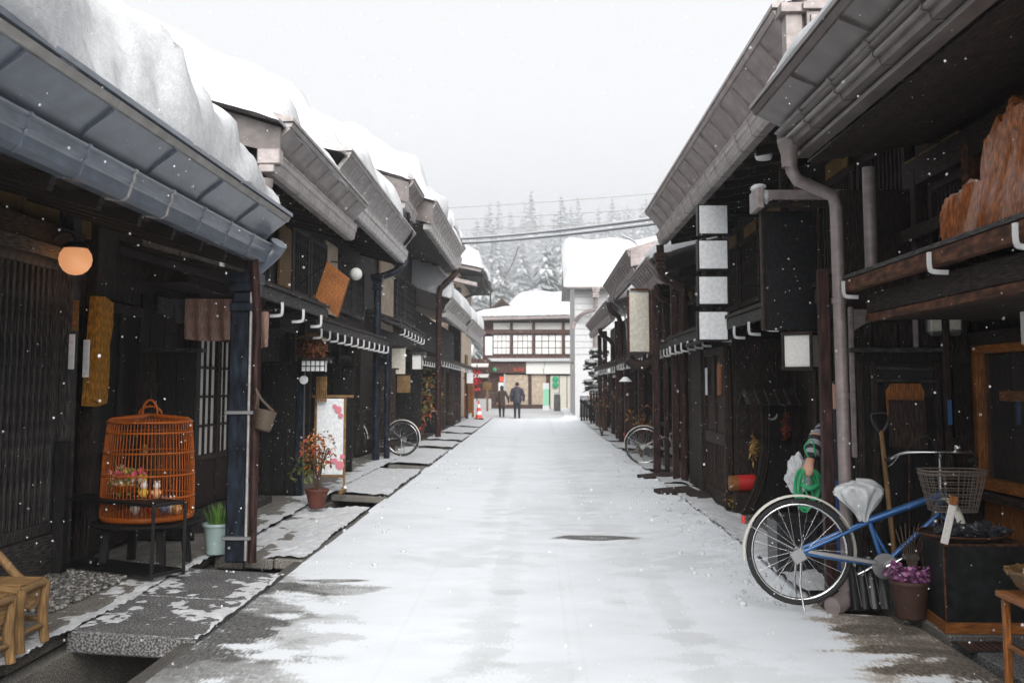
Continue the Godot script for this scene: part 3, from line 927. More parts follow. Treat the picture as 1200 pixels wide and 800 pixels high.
	for q in [[9.7, 10.6], [10.65, 11.6], [11.65, 12.6], [12.65, 13.7]]:
		lattice(h, -3.38, 1, q[0], q[1], 2.75, 3.6, 0.11, [0.5], M.grey_up, M.dark_up, 0.06)
	for q in [9.66, 11.62, 13.75]:
		post(h, -3.34, q, 2.5, 3.7, 0.1, M.dark_up)
	bx(h, "window_frame", V(-3.2, 3.1, 10.3), Vector3(0.04, 1.0, 0.05), M.metal_pale)
	bx(h, "plaster_panel", V(-3.28, 3.2, 13.2), Vector3(0.03, 0.8, 0.6), M.ochre_bright)
	pent(h, V(-2.62, 2.42, 8.95), V(-2.62, 2.42, 12.75), out, 1.1, 0.3, M.dark_along, M.grey_along, 0.9, 0.14)
	wing(h, 9.5, -3.72, -3.15, 1.87, [M.black_up, M.dark_up], M.grey_across, 0.17)
	planks(h, -3.78, 1, 9.66, 10.85, 0.12, 2.4, 0.2, dk)
	for q in [[10.9, 11.78], [11.8, 12.68]]:
		paned(h, "sliding_door", -3.7, 1, q[0], q[1], 0.2, 2.1, 4, 4, M.brown_up, M.paper, 0.5)
	for q in [10.86, 12.72]:
		post(h, -3.66, q, 0.1, 2.5, 0.13, M.dark_up)
	post(h, -3.05, 11.0, 0.1, 2.4, 0.11, M.brown_up)
	bx(h, "lintel", V(-3.66, 2.2, 11.8), Vector3(0.12, 0.16, 1.8), M.brown_along)
	bx(h, "door_step", V(-3.45, 0.14, 11.3), Vector3(0.45, 0.1, 2.6), M.grey_along)
	bx(h, "transom_window", V(-3.72, 2.32, 10.3), Vector3(0.03, 0.16, 0.7), M.grey_along)
	wing(h, 13.4, -3.75, -3.1, 1.84, [M.black_up], M.dark_across, 0.17)
	post(h, -3.08, 13.4, 0.1, 2.35, 0.1, M.metal_navy, "corner_post")
	snow_mass("roof_snow", "rounded snow pillow above the taupe eave of the two-storey townhouse", V(-2.36, 3.98, 9.2), V(-2.36, 3.95, 13.9), out, 3.4, 0.3, 0.85, 2, 0.7, 1.4, 0.7, 0.1, 0.45)

	# -- third house
	h = thing("townhouse", "two-storey townhouse with riveted grey eave and black board screens", "house", V(-5.5, 0.1, 16.5))
	eave(h, V(-2.62, 3.98, 13.25), V(-2.62, 3.93, 20.4), out, 0.28, 0.3, 0.12, 0.6, 0.6, M.metal_grey, M.metal_grey, M.metal_taupe, 5.5, 0.3)
	soffit(h, V(-2.62, 4.0, 13.25), V(-2.62, 3.95, 20.3), out, 0.9, 0.25, 0.3, [M.dark_along, M.brown_along], 0.6)
	wall_box(h, "gable_wall", -9.0, -2.75, 13.22, 13.3, 3.9, 4.55, M.dark_across)
	wall_box(h, "wall", -9.0, -3.5, 13.9, 20.4, 2.3, 4.4, M.dark_up)
	wall_box(h, "wall", -9.0, -3.78, 13.9, 20.4, 0.1, 2.3, M.dark_up)
	for q in [[14.0, 15.2], [15.3, 16.5], [17.6, 18.9], [19.0, 20.2]]:
		lattice(h, -3.47, 1, q[0], q[1], 2.8, 3.8, 0.13, [0.5], M.grey_up, M.dark_up, 0.07)
	bx(h, "plaster_panel", V(-3.45, 3.3, 17.05), Vector3(0.04, 1.2, 1.0), M.tan_wall)
	bx(h, "plaster_panel", V(-3.42, 2.75, 16.0), Vector3(0.04, 0.32, 0.9), M.ochre_bright)
	pent(h, V(-2.78, 2.3, 12.8), V(-2.78, 2.3, 19.3), out, 1.0, 0.3, M.dark_along, M.grey_along, 0.55, 0.12)
	planks(h, -3.78, 1, 13.95, 15.2, 0.12, 2.2, 0.25, [M.black_up])
	wing(h, 17.1, -3.75, -3.05, 1.9, [M.black_up], M.dark_across, 0.2)
	for q in [[15.3, 16.2], [17.4, 18.6]]:
		paned(h, "sliding_door", -3.7, 1, q[0], q[1], 0.15, 2.05, 3, 4, M.brown_up, M.paper_aged, 0.5)
	for q in [15.25, 16.3, 18.7, 20.3]:
		post(h, -3.66, q, 0.1, 2.4, 0.14, M.dark_up)
	lattice(h, -3.72, 1, 18.8, 20.2, 0.3, 2.1, 0.13, [0.5], M.brown_up, M.dark_up)
	downpipe(h, [V(-2.62, 3.98, 20.3), V(-2.75, 3.75, 19.9), V(-3.02, 3.6, 19.6), V(-3.05, 3.4, 19.6), V(-3.05, 0.1, 19.6)], 0.075, M.metal_navy)
	hopper(h, V(-3.05, 3.62, 19.6), 0.24, M.metal_navy)
	downpipe(h, [V(-2.93, 2.45, 20.2), V(-2.93, 2.2, 20.2), V(-2.93, 0.1, 20.2)], 0.06, M.metal_navy)
	snow_mass("roof_snow", "smooth wide snow cap above the riveted grey eave", V(-2.48, 4.56, 13.0), V(-2.48, 4.53, 20.4), out, 3.8, 0.3, 1.1, 3, 0.8, 0.9, 0.75, 0.12, 0.4)

	# -- fourth house, mostly behind the third
	h = thing("townhouse", "townhouse with short high brown eave between two snow-capped roofs", "house", V(-5.5, 0.1, 20.8))
	eave(h, V(-2.52, 4.9, 19.3), V(-2.52, 4.9, 21.6), out, 0.24, 0.26, 0.12, 0.6, 0.6, M.metal_grey, M.metal_plum, M.metal_taupe, 5.0, 0.3)
	soffit(h, V(-2.52, 4.92, 19.3), V(-2.52, 4.92, 21.6), out, 1.0, 0.3, 0.3, [M.dark_along], 0.0)
	wall_box(h, "wall", -9.0, -3.5, 20.42, 21.9, 0.1, 5.2, M.dark_up)
	slab(h, "gable_board", [Vector2(0.1, 0.1), Vector2(0.1, 0.5), Vector2(-2.6, 1.28), Vector2(-2.6, 0.8)], V(-2.52, 4.9, 19.28), out, UP, Vector3(0, 0, 0.05), M.metal_r1)
	pipe(h, "cable", curve([V(-2.5, 4.9, 19.8), V(-2.45, 4.5, 19.9), V(-2.6, 4.3, 20.0)]), 0.04, M.iron, 6)
	snow_mass("roof_snow", "small snow heap above the short high brown eave", V(-2.38, 5.45, 19.15), V(-2.38, 5.45, 22.0), out, 3.0, 0.3, 1.05, 4, 0.7, 0.5, 0.6, 0.13, 0.4)

	# -- fifth house: high eave with a long downpipe, low pent front
	h = thing("townhouse", "tall townhouse with ribbed brown eave and a slender brown downpipe", "house", V(-5.5, 0.1, 25.0))
	eave(h, V(-2.25, 4.78, 21.2), V(-2.25, 4.8, 29.2), out, 0.24, 0.3, 0.1, 0.5, 0.5, M.metal_grey, M.metal_taupe, M.metal_taupe, 5.0, 0.32)
	soffit(h, V(-2.25, 4.8, 21.2), V(-2.25, 4.8, 29.2), out, 1.2, 0.3, 0.3, [M.dark_along, M.brown_along], 0.0)
	slab(h, "gable_board", [Vector2(0.1, 0.1), Vector2(0.1, 0.55), Vector2(-2.6, 1.4), Vector2(-2.6, 0.9)], V(-2.25, 4.78, 21.18), out, UP, Vector3(0, 0, 0.05), M.metal_r1)
	wall_box(h, "wall", -9.0, -3.5, 21.9, 29.2, 2.2, 5.1, M.dark_up)
	wall_box(h, "wall", -9.0, -3.8, 21.9, 29.2, 0.1, 2.3, M.dark_up)
	bx(h, "plaster_panel", V(-3.44, 3.6, 23.4), Vector3(0.06, 1.6, 2.0), M.tan_wall)
	for q in [[24.8, 26.2], [26.4, 28.8]]:
		lattice(h, -3.46, 1, q[0], q[1], 2.9, 4.3, 0.16, [0.5], M.grey_up, M.dark_up, 0.08)
	pent(h, V(-2.75, 2.75, 20.9), V(-2.75, 2.7, 25.2), out, 1.0, 0.35, M.grey_along, M.grey_along, 0.6, 0.12)
	pent(h, V(-2.85, 2.2, 25.3), V(-2.85, 2.2, 29.4), out, 1.0, 0.3, M.dark_along, M.brown_along, 0.6, 0.1)
	for q in [[22.0, 23.2], [23.6, 24.8], [25.4, 27.0], [27.2, 28.8]]:
		paned(h, "sliding_door", -3.72, 1, q[0], q[1], 0.15, 2.0, 3, 3, M.brown_up, M.black_up if q[0] > 25 else M.paper_aged, 0.5)
	for q in [21.9, 23.4, 25.1, 27.1, 29.0]:
		post(h, -3.66, q, 0.1, 2.4, 0.15, M.brown_up)
	wing(h, 21.95, -3.7, -3.0, 1.9, [M.black_up, M.brown_up], M.dark_across, 0.2)
	wing(h, 26.9, -3.7, -3.0, 1.9, [M.black_up], M.dark_across, 0.25)
	downpipe(h, [V(-2.25, 4.8, 29.0), V(-2.35, 4.6, 28.8), V(-2.68, 4.25, 28.6), V(-2.72, 4.05, 28.6), V(-2.72, 0.05, 28.6)], 0.085, M.copper_brown, 1.3)
	snow_mass("roof_snow", "long snow crest above the ribbed brown eave with the slender downpipe", V(-2.12, 5.38, 21.0), V(-2.12, 5.4, 29.4), out, 3.4, 0.32, 1.15, 5, 0.9, 0.8, 0.7, 0.14, 0.4)

	# -- sixth house: low roof with a deep snow slab, tan gabled upper storey behind
	h = thing("townhouse", "low-roofed shop house under a deep snow slab with an upswept brown gutter", "house", V(-5.0, 0.1, 37.0))
	eave(h, V(-2.55, 3.45, 28.8), V(-2.5, 3.4, 36.4), out, 0.22, 0.26, 0.12, 0.7, 0.7, M.metal_grey, M.metal_taupe, M.metal_taupe, 2.6, 0.3)
	eave(h, V(-2.45, 3.35, 36.7), V(-2.4, 3.3, 45.0), out, 0.22, 0.26, 0.12, 0.8, 0.8, M.metal_grey, M.metal_taupe, M.metal_taupe, 2.6, 0.3)
	wall_box(h, "wall", -9.0, -3.6, 29.3, 45.0, 0.1, 3.8, M.dark_up)
	for q in [[30.0, 33.0], [33.4, 36.4], [37.0, 40.0], [40.4, 44.0]]:
		lattice(h, -3.56, 1, q[0], q[1], 0.3, 2.1, 0.22, [0.5], M.brown_up, M.dark_up, 0.1, 0.06)
	pent(h, V(-2.8, 2.3, 29.6), V(-2.8, 2.25, 45.0), out, 0.9, 0.3, M.dark_along, M.brown_along, 0.9, 0.12)
	wing(h, 31.5, -3.6, -2.95, 2.0, [M.black_up], M.dark_across, 0.3)
	wing(h, 38.0, -3.6, -2.95, 2.0, [M.brown_up], M.dark_across, 0.3)
	for q in [33.2, 36.6, 40.2, 44.6]:
		post(h, -3.0, q, 0.1, 2.3, 0.13, M.brown_up)
	bx(h, "shop_sign", V(-2.85, 2.55, 42.0), Vector3(0.08, 0.45, 0.9), M.ochre_bright)
	snow_mass("roof_snow", "deep smooth snow slab on the low shop roof below a tan gable", V(-2.42, 3.98, 28.6), V(-2.28, 3.86, 45.2), out, 2.4, 0.34, 1.0, 6, 0.25, 1.2, 0.5, 0.2, 0.2)
	h = thing("gabled_house", "tan-walled gabled house with dark eaves and snow roof behind the shop", "house", V(-6.0, 0.1, 48.0))
	wall_box(h, "wall", -10.0, -3.4, 46.0, 54.0, 0.1, 6.6, M.tan_wall)
	wall_box(h, "wall", -3.9, -3.35, 45.4, 45.99, 0.1, 5.9, M.dark_up)
	bx(h, "window", V(-3.75, 5.6, 45.36), Vector3(0.4, 0.9, 0.06), M.ochre_bright)
	for q in [0, 1]:
		slab(h, "roof", [Vector2(0.0, 0), Vector2(0.0, 0.16), Vector2(-5.4, 1.4), Vector2(-5.4, 1.2)], V(-2.35 - 0.25 * q, 6.5 - 0.6 * q, 44.8 + q * 0.05), out, UP, Vector3(0, 0, -9.5 if q == 0 else -0.6), M.metal_plum)
	bx(h, "soffit", V(-2.9, 6.3, 49.4), Vector3(0.95, 0.04, 9.2), M.black_along)
	pipe(h, "gutter", [V(-2.33, 6.52, 44.8), V(-2.33, 6.52, 54.0)], 0.09, M.iron, 6)
	pipe(h, "downpipe", curve([V(-2.33, 6.5, 45.0), V(-2.36, 5.9, 45.0), V(-2.7, 5.6, 45.2), V(-3.3, 5.4, 45.4)]), 0.06, M.iron, 6)
	snow_mass("roof_snow", "rounded snow pillow on the roof of the tan gabled house", V(-2.3, 6.68, 44.6), V(-2.3, 6.68, 54.2), out, 4.6, 0.22, 0.95, 7, 0.5, 0.8, 0.4, 0.25, 0.3)
	h = thing("high_house", "dark house with a high snow-loaded eave behind the ribbed eave", "house", V(-5.5, 0.1, 32.5))
	eave(h, V(-2.62, 5.7, 30.5), V(-2.62, 5.7, 35.5), out, 0.24, 0.3, 0.1, 0.6, 0.6, M.metal_grey, M.metal_taupe, M.metal_taupe, 5.0, 0.32)
	wall_box(h, "wall", -9.0, -4.6, 29.6, 36.0, 0.1, 6.4, M.tan_wall)
	snow_mass("roof_snow", "tall snow crest on the high eave beyond the ribbed brown eave", V(-2.5, 6.3, 30.2), V(-2.5, 6.3, 36.0), out, 3.0, 0.32, 0.9, 8, 0.8, 0.8, 0.4, 0.2, 0.4)


# ---- right row
func right_row() -> void:
	var out := Vector3.LEFT
	var dk := [M.dark_up, M.black_up, M.brown_up, M.dark_up]
	# -- nearest house: plum metal eave, pent roof with rusty boards, amber window
	var h := thing("townhouse", "townhouse with moulded plum gutter, rusty pent eave and amber-framed shop window", "house", V(5.0, 0.05, 4.8))
	eave(h, V(1.79, 3.16, 1.2), V(1.77, 3.19, 7.25), out, 0.13, 0.13, 0.14, 0.66, 1.05, M.metal_r1, M.metal_r1, M.metal_r1, 5.5, 0.36, true)
	bx(h, "gutter_board", V(1.9, 3.15, 4.2), Vector3(0.1, 0.03, 6.05), M.metal_r1)
	soffit(h, V(1.93, 3.13, 1.2), V(1.93, 3.13, 7.6), out, 1.05, 0.18, 0.1, [M.dark_along, M.brown_along], 0.0)
	wall_box(h, "wall", 2.95, 9.0, 0.6, 7.9, 2.0, 3.9, M.dark_up)
	wall_box(h, "wall", 3.3, 9.0, 0.6, 7.9, 0.03, 2.1, M.dark_up)
	slab(h, "gable_board", [Vector2(0.12, 0.24), Vector2(0.12, 0.31), Vector2(-2.6, 1.3), Vector2(-2.6, 1.0)], V(1.77, 3.19, 7.24), out, UP, Vector3(0, 0, -0.05), M.metal_plum)
	# upper floor: beam, slatted screens, ochre strips
	bx(h, "wall_beam", V(2.84, 3.08, 4.4), Vector3(0.12, 0.2, 6.6), M.dark_along)
	for q in [[3.2, 4.4], [4.45, 5.6], [5.65, 6.55], [6.62, 7.4]]:
		lattice(h, -0.0 + 2.92, -1, q[0], q[1], 2.36, 2.98, 0.075, [0.35], M.dark_up, M.dark_up, 0.07, 0.028)
	for q in [[6.7, 7.0], [7.05, 7.4], [7.45, 7.7]]:
		bx(h, "plaster_panel", V(2.8, 3.14, (q[0] + q[1]) * 0.5), Vector3(0.02, 0.12, q[1] - q[0]), M.ochre_bright)
	post(h, 2.82, 6.58, 2.3, 3.1, 0.1, M.rust_along)
	post(h, 2.82, 7.5, 2.2, 3.1, 0.1, M.dark_up)
	bx(h, "rail", V(2.74, 2.62, 6.9), Vector3(0.05, 0.09, 1.6), M.dark_along)
	pipe(h, "vent_pipe", [V(2.36, 2.25, 7.2), V(2.36, 3.06, 7.2)], 0.045, M.metal_plum, 12)
	# pent roof with two rusty boards
	slab(h, "pent_roof", [Vector2(0.05, 0.09), Vector2(0.05, 0.115), Vector2(-0.75, 0.24), Vector2(-0.75, 0.21)], V(2.2, 2.17, 2.0), out, UP, Vector3(0, 0, -5.2), M.grey_along)
	runs(h, "eave_board", [Vector2(-0.03, 0.0), Vector2(0.03, 0.0), Vector2(0.03, 0.085), Vector2(-0.03, 0.085)], V(2.19, 2.17, 2.0), Vector3.FORWARD, 5.2, 1.75, out, M.rust_along, 0.005)
	runs(h, "eave_board", [Vector2(-0.03, -0.13), Vector2(0.0, -0.13), Vector2(0.0, 0.0), Vector2(-0.03, 0.0)], V(2.3, 2.15, 2.0), Vector3.FORWARD, 5.15, 1.75, out, M.dark_along, 0.005)
	runs(h, "lower_board", [Vector2(-0.03, 0.0), Vector2(0.03, 0.0), Vector2(0.02, 0.05), Vector2(-0.03, 0.05)], V(2.3, 1.96, 2.0), Vector3.FORWARD, 5.1, 1.75, out, M.rust_along, 0.005)
	bx(h, "pent_soffit", V(2.75, 1.99, 4.6), Vector3(0.9, 0.03, 5.1), M.dark_along)
	for d in [3.6, 4.55, 5.55, 7.1]:
		bracket(h, V(2.13, 2.24, d), out, 0.11)
	pipe(h, "rail_pipe", [V(2.28, 2.295, 3.0), V(2.22, 2.295, 7.0)], 0.012, M.grey_along, 6)
	# shop window and wainscot
	bx(h, "window_lintel", V(3.24, 1.86, 5.2), Vector3(0.1, 0.1, 4.9), M.dark_along)
	for q in [[6.62, 7.58], [5.6, 6.58], [4.5, 5.56]]:
		var f := bx(h, "window", V(3.22, 1.78, (q[0] + q[1]) * 0.5), Vector3(0.07, 0.06, q[1] - q[0]), M.amber_along)
		bx(f, "frame_rail", V(3.22, 0.83, (q[0] + q[1]) * 0.5), Vector3(0.07, 0.08, q[1] - q[0]), M.amber_along)
		for d in [q[0] + 0.035, q[1] - 0.035]:
			bx(f, "frame_stile", V(3.22, 1.31, d), Vector3(0.07, 0.9, 0.07), M.amber_up)
		bx(f, "pane", V(3.235, 1.3, (q[0] + q[1]) * 0.5), Vector3(0.006, 0.88, q[1] - q[0] - 0.12), M.glass, Basis(), 0.0)
		bx(f, "interior_shelf", V(3.285, 1.45, (q[0] + q[1]) * 0.5), Vector3(0.02, 0.07, 0.5), M.amber_along)
	bx(h, "window_sill", V(3.2, 0.75, 5.9), Vector3(0.16, 0.05, 3.6), M.brown_along)
	var d := 4.0
	while d < 7.6:
		bx(h, "wainscot_board", V(3.26, 0.42, d + 0.075), Vector3(0.03, 0.58, 0.14), M.amber_up)
		d += 0.15
	bx(h, "base_beam", V(3.22, 0.09, 5.8), Vector3(0.14, 0.1, 3.8), M.dark_along)
	# cross wall behind the bicycle
	wall_box(h, "cross_wall", 2.3, 3.3, 7.72, 7.85, 0.03, 3.0, M.dark_up)
	planks_across(h, 7.72, 2.32, 3.28, 0.03, 2.0, 0.19, [M.dark_up, M.black_up])
	var sh := bx(h, "shutter", V(2.66, 0.93, 7.62), Vector3(0.64, 1.66, 0.06), M.black_up)
	bx(sh, "shutter_cap", V(2.66, 1.78, 7.6), Vector3(0.72, 0.035, 0.12), M.grey_across)
	for x in [2.37, 2.47, 2.93]:
		bx(sh, "shutter_stile", V(x, 0.9, 7.575), Vector3(0.05, 1.6, 0.03), M.dark_up)
	bx(sh, "shutter_dark_plate", V(2.72, 1.56, 7.575), Vector3(0.36, 0.24, 0.01), M.near_black)  # near-black plate laid on the shutter, not cut through
	for y in [1.645, 1.555]:
		pipe(sh, "bamboo_pole", [V(2.49, y + 0.005, 7.56), V(2.7, y, 7.555), V(2.92, y, 7.56)], 0.014, M.grey_across, 8)
	post(h, 2.99, 7.55, 0.05, 2.0, 0.05, M.brown_up)
	slab(h, "arched_panel", [Vector2(0, 0), Vector2(0.1, 0.06), Vector2(0.24, 0.1), Vector2(0.44, 0.1), Vector2(0.44, 0.16), Vector2(0, 0.16)], V(2.33, 1.92, 7.6), Vector3.RIGHT, UP, Vector3(0, 0, 0.03), M.metal_plum)
	post(h, 2.79, 7.58, 1.8, 2.1, 0.035, M.metal_plum)
	post(h, 2.32, 7.58, 1.0, 2.1, 0.035, M.metal_plum)
	bx(h, "blue_strip", V(2.99, 1.33, 7.51), Vector3(0.03, 0.18, 0.01), M.blue_paint)
	# posts at the corner of the house
	post(h, 2.05, 7.32, 0.03, 2.35, 0.075, M.copper_brown, "corner_post")
	downpipe(h, [V(1.78, 3.12, 7.1), V(1.8, 3.02, 7.12), V(1.84, 2.96, 7.14), V(2.1, 2.86, 7.2), V(2.13, 2.78, 7.22), V(2.14, 0.12, 7.22)], 0.044, M.metal_plum, 0.8)
	turned(h, "pipe_head", [Vector2(0.055, -0.1), Vector2(0.06, 0.0), Vector2(0.08, 0.06), Vector2(0.085, 0.1), Vector2(0.06, 0.1)], V(1.78, 3.14, 7.1), M.metal_plum_pale, 12)
	pipe(h, "pipe_foot", curve([V(2.14, 0.2, 7.22), V(2.13, 0.1, 7.2), V(2.05, 0.06, 7.12), V(1.98, 0.05, 7.06)]), 0.062, M.metal_plum, 12)
	snow_mass("roof_snow", "thin snow rim on the roof above the moulded plum gutter", V(1.62, 3.53, 1.0), V(1.6, 3.55, 7.32), out, 2.6, 0.36, 0.17, 11, 0.0, 0.3, 0.1, 0.08, 0.3)

	# -- second house: long plum eave
	h = thing("townhouse", "long dark townhouse with pale seamed plum eave and slatted doors", "house", V(5.0, 0.05, 12.0))
	eave(h, V(1.96, 3.74, 7.3), V(1.97, 3.74, 16.15), out, 0.17, 0.3, 0.15, 0.6, 0.6, M.metal_r2, M.metal_r2, M.metal_r2, 5.5, 0.36)
	soffit(h, V(2.0, 3.76, 7.3), V(2.0, 3.76, 16.1), out, 1.0, 0.2, 0.25, [M.dark_along, M.brown_along], 0.6)
	wall_box(h, "wall", 3.0, 9.0, 7.92, 16.1, 2.2, 4.4, M.dark_up)
	wall_box(h, "wall", 3.05, 9.0, 7.92, 16.1, 0.03, 2.2, M.dark_up)
	slab(h, "gable_board", [Vector2(0.15, 0.2), Vector2(0.15, 0.5), Vector2(-3.0, 1.6), Vector2(-3.0, 1.1)], V(1.96, 3.74, 7.28), out, UP, Vector3(0, 0, 0.05), M.metal_plum)
	# parapet box and capped pier near the party wall
	var pr := bx(h, "parapet_pier", V(1.86, 3.98, 7.25), Vector3(0.12, 0.42, 0.12), M.metal_plum_pale)
	bx(pr, "pier_cap", V(1.86, 4.22, 7.25), Vector3(0.2, 0.07, 0.2), M.metal_plum)
	var pbx := bx(h, "parapet_box", V(2.12, 4.04, 7.25), Vector3(0.36, 0.3, 0.2), M.metal_plum_pale)
	bx(pbx, "parapet_rail", V(2.12, 4.22, 7.25), Vector3(0.42, 0.05, 0.26), M.metal_plum)
	for x in [1.99, 2.08]:
		bx(pbx, "parapet_slat", V(x, 4.03, 7.14), Vector3(0.05, 0.26, 0.02), M.metal_plum)
	for q in [[8.0, 9.2], [9.3, 10.5], [10.6, 11.8], [11.9, 13.2], [13.3, 14.6], [14.7, 15.9]]:
		lattice(h, 2.98, -1, q[0], q[1], 2.62, 3.55, 0.1, [0.4], M.dark_up, M.dark_up, 0.07)
		bx(h, "plaster_panel", V(2.94, 3.66, (q[0] + q[1]) * 0.5), Vector3(0.02, 0.16, (q[1] - q[0]) * 0.6), M.ochre_bright)
	pent(h, V(2.2, 2.22, 7.75), V(2.2, 2.22, 12.4), out, 0.9, 0.28, M.dark_along, M.grey_along, 0.75, 0.13)
	pent(h, V(2.1, 2.18, 12.45), V(2.1, 2.18, 16.2), out, 0.9, 0.28, M.dark_along, M.grey_along, 0.6, 0.12)
	for q in [[8.0, 9.3], [9.4, 10.8]]:
		lattice(h, 3.02, -1, q[0], q[1], 0.35, 2.1, 0.09, [0.4, 0.7], M.dark_up, M.dark_up, 0.08)
	planks(h, 3.05, -1, 10.9, 12.35, 0.05, 2.2, 0.2, dk)
	for q in [7.98, 9.35, 10.85]:
		post(h, 2.98, q, 0.03, 2.3, 0.13, M.dark_up)
	# projecting bay with the slatted door
	wall_box(h, "bay_wall", 2.38, 3.05, 12.45, 16.0, 0.03, 2.15, M.dark_up)
	planks_across(h, 12.44, 2.4, 3.04, 0.03, 2.1, 0.16, [M.dark_up, M.brown_up, M.dark_up])
	var dr := bx(h, "door", V(2.34, 1.05, 13.25), Vector3(0.05, 1.9, 1.5), M.brown_up)
	bx(dr, "door_rail", V(2.30, 0.86, 13.25), Vector3(0.04, 0.14, 1.5), M.brown_along)
	bx(dr, "door_rail", V(2.30, 0.14, 13.25), Vector3(0.04, 0.16, 1.5), M.brown_along)
	bx(dr, "door_rail", V(2.30, 1.96, 13.25), Vector3(0.04, 0.1, 1.5), M.brown_along)
	for q in [12.52, 13.25, 13.98]:
		bx(dr, "door_stile", V(2.298, 1.05, q), Vector3(0.04, 1.72, 0.08), M.brown_up)
	for k in 14:
		bx(dr, "slat", V(2.31, 0.5, 12.6 + k * 0.1), Vector3(0.02, 0.58, 0.04), M.brown_up)
	# slatted hood above the door
	slab(h, "door_hood", [Vector2(0.32, 0.0), Vector2(0.32, 0.03), Vector2(0, 0.14), Vector2(0, 0.11)], V(2.36, 2.04, 12.5), out, UP, Vector3(0, 0, -1.6), M.dark_along)
	for k in 14:
		bx(h, "hood_batten", V(2.2, 2.13, 12.55 + k * 0.115), Vector3(0.34, 0.025, 0.03), M.grey_across, rot(0, 0, 19))
	planks(h, 2.38, -1, 14.1, 15.9, 0.05, 2.1, 0.22, dk)
	post(h, 2.28, 14.06, 0.03, 2.15, 0.09, M.dark_up)
	downpipe(h, [V(1.95, 3.72, 15.95), V(1.97, 3.3, 16.0), V(2.0, 3.2, 16.0), V(2.28, 3.05, 16.05), V(2.3, 2.95, 16.05), V(2.3, 0.05, 16.05)], 0.06, M.copper_brown, 1.2)
	hopper(h, V(1.95, 3.55, 15.95), 0.2, M.copper_brown)
	post(h, 2.2, 16.3, 0.03, 3.1, 0.1, M.copper_brown)
	post(h, 2.44, 10.0, 2.3, 3.7, 0.07, M.dark_up)
	turned(h, "down_light", [Vector2(0.0, -0.03), Vector2(0.07, -0.03), Vector2(0.085, 0.0), Vector2(0.085, 0.03)], V(2.22, 3.74, 9.85), M.enamel, 16)
	snow_mass("roof_snow", "thin snow edge above the long seamed plum eave", V(1.8, 4.29, 7.2), V(1.81, 4.29, 16.2), out, 2.8, 0.36, 0.14, 12, 0.2, 0.3, 0.1, 0.12, 0.3)

	# -- third: small house with a snowy roof
	h = thing("townhouse", "small low townhouse with brown shingled eave beside tall twin posts", "house", V(5.0, 0.05, 18.8))
	eave(h, V(2.05, 3.22, 17.1), V(2.05, 3.2, 20.6), out, 0.14, 0.24, 0.1, 0.35, 0.35, M.metal_plum, M.metal_plum, M.metal_plum, 4.5, 0.3)
	soffit(h, V(2.05, 3.24, 17.1), V(2.05, 3.22, 20.6), out, 0.9, 0.2, 0.3, [M.dark_along], 0.5)
	wall_box(h, "wall", 2.95, 9.0, 16.4, 20.6, 0.03, 3.5, M.dark_up)
	for k in 4:
		bx(h, "plaster_panel", V(2.9, 3.18, 17.5 + k * 0.8), Vector3(0.03, 0.2, 0.5), M.ochre_bright)
	for q in [[16.5, 17.8], [18.0, 19.2], [19.3, 20.5]]:
		lattice(h, 2.92, -1, q[0], q[1], 2.5, 3.1, 0.14, [0.5], M.dark_up, M.dark_up, 0.08)
	pent(h, V(2.25, 2.2, 16.3), V(2.25, 2.2, 20.7), out, 0.8, 0.3, M.dark_along, M.grey_along, 0.45, 0.12)
	wing(h, 16.9, 2.4, 3.0, 2.0, [M.dark_up, M.black_up], M.dark_across, 0.2)
	lattice(h, 2.9, -1, 17.0, 18.6, 0.3, 2.1, 0.12, [0.5], M.brown_up, M.dark_up)
	lattice(h, 2.9, -1, 18.8, 20.4, 0.3, 2.1, 0.12, [0.5], M.dark_up, M.dark_up)
	post(h, 2.1, 18.0, 0.03, 3.2, 0.12, M.copper_brown)
	post(h, 2.28, 18.05, 0.03, 2.9, 0.08, M.copper_brown)
	pipe(h, "gutter_outlet", curve([V(2.05, 3.2, 17.2), V(2.1, 3.02, 17.3), V(2.35, 2.95, 17.4), V(2.6, 3.0, 17.5)]), 0.06, M.copper_brown, 8)
	snow_mass("roof_snow", "plump snow drift on the small shingled roof beside the lightbox signs", V(1.92, 3.64, 16.6), V(1.92, 3.62, 20.7), out, 3.6, 0.3, 0.42, 13, 0.5, 0.4, 0.3, 0.11, 0.5)

	# -- fourth: long house
	h = thing("townhouse", "long townhouse with brown shingled eave and snow-dusted garden front", "house", V(5.0, 0.05, 27.0))
	eave(h, V(1.97, 3.7, 20.1), V(2.0, 3.72, 27.6), out, 0.14, 0.28, 0.1, 0.45, 0.45, M.metal_plum, M.metal_plum, M.metal_plum, 4.5, 0.3)
	wall_box(h, "wall", 2.9, 9.0, 20.62, 27.8, 0.03, 4.0, M.dark_up)
	slab(h, "gable_board", [Vector2(0.1, 0.15), Vector2(0.1, 0.45), Vector2(-3.0, 1.4), Vector2(-3.0, 0.9)], V(1.97, 3.7, 20.05), out, UP, Vector3(0, 0, 0.04), M.metal_plum)
	for q in [[20.8, 22.4], [22.6, 24.2], [24.4, 26.0], [26.2, 27.7]]:
		lattice(h, 2.87, -1, q[0], q[1], 2.5, 3.5, 0.17, [0.5], M.dark_up, M.dark_up, 0.08)
		lattice(h, 2.86, -1, q[0], q[1], 0.3, 2.0, 0.17, [0.5], M.brown_up, M.dark_up, 0.09)
	pent(h, V(2.2, 2.15, 20.8), V(2.2, 2.12, 27.7), out, 0.8, 0.3, M.dark_along, M.brown_along, 0.5, 0.13)
	wing(h, 21.0, 2.4, 2.9, 1.9, [M.black_up], M.dark_across, 0.2)
	wing(h, 24.3, 2.35, 2.9, 2.0, [M.black_up, M.brown_up], M.dark_across, 0.25)
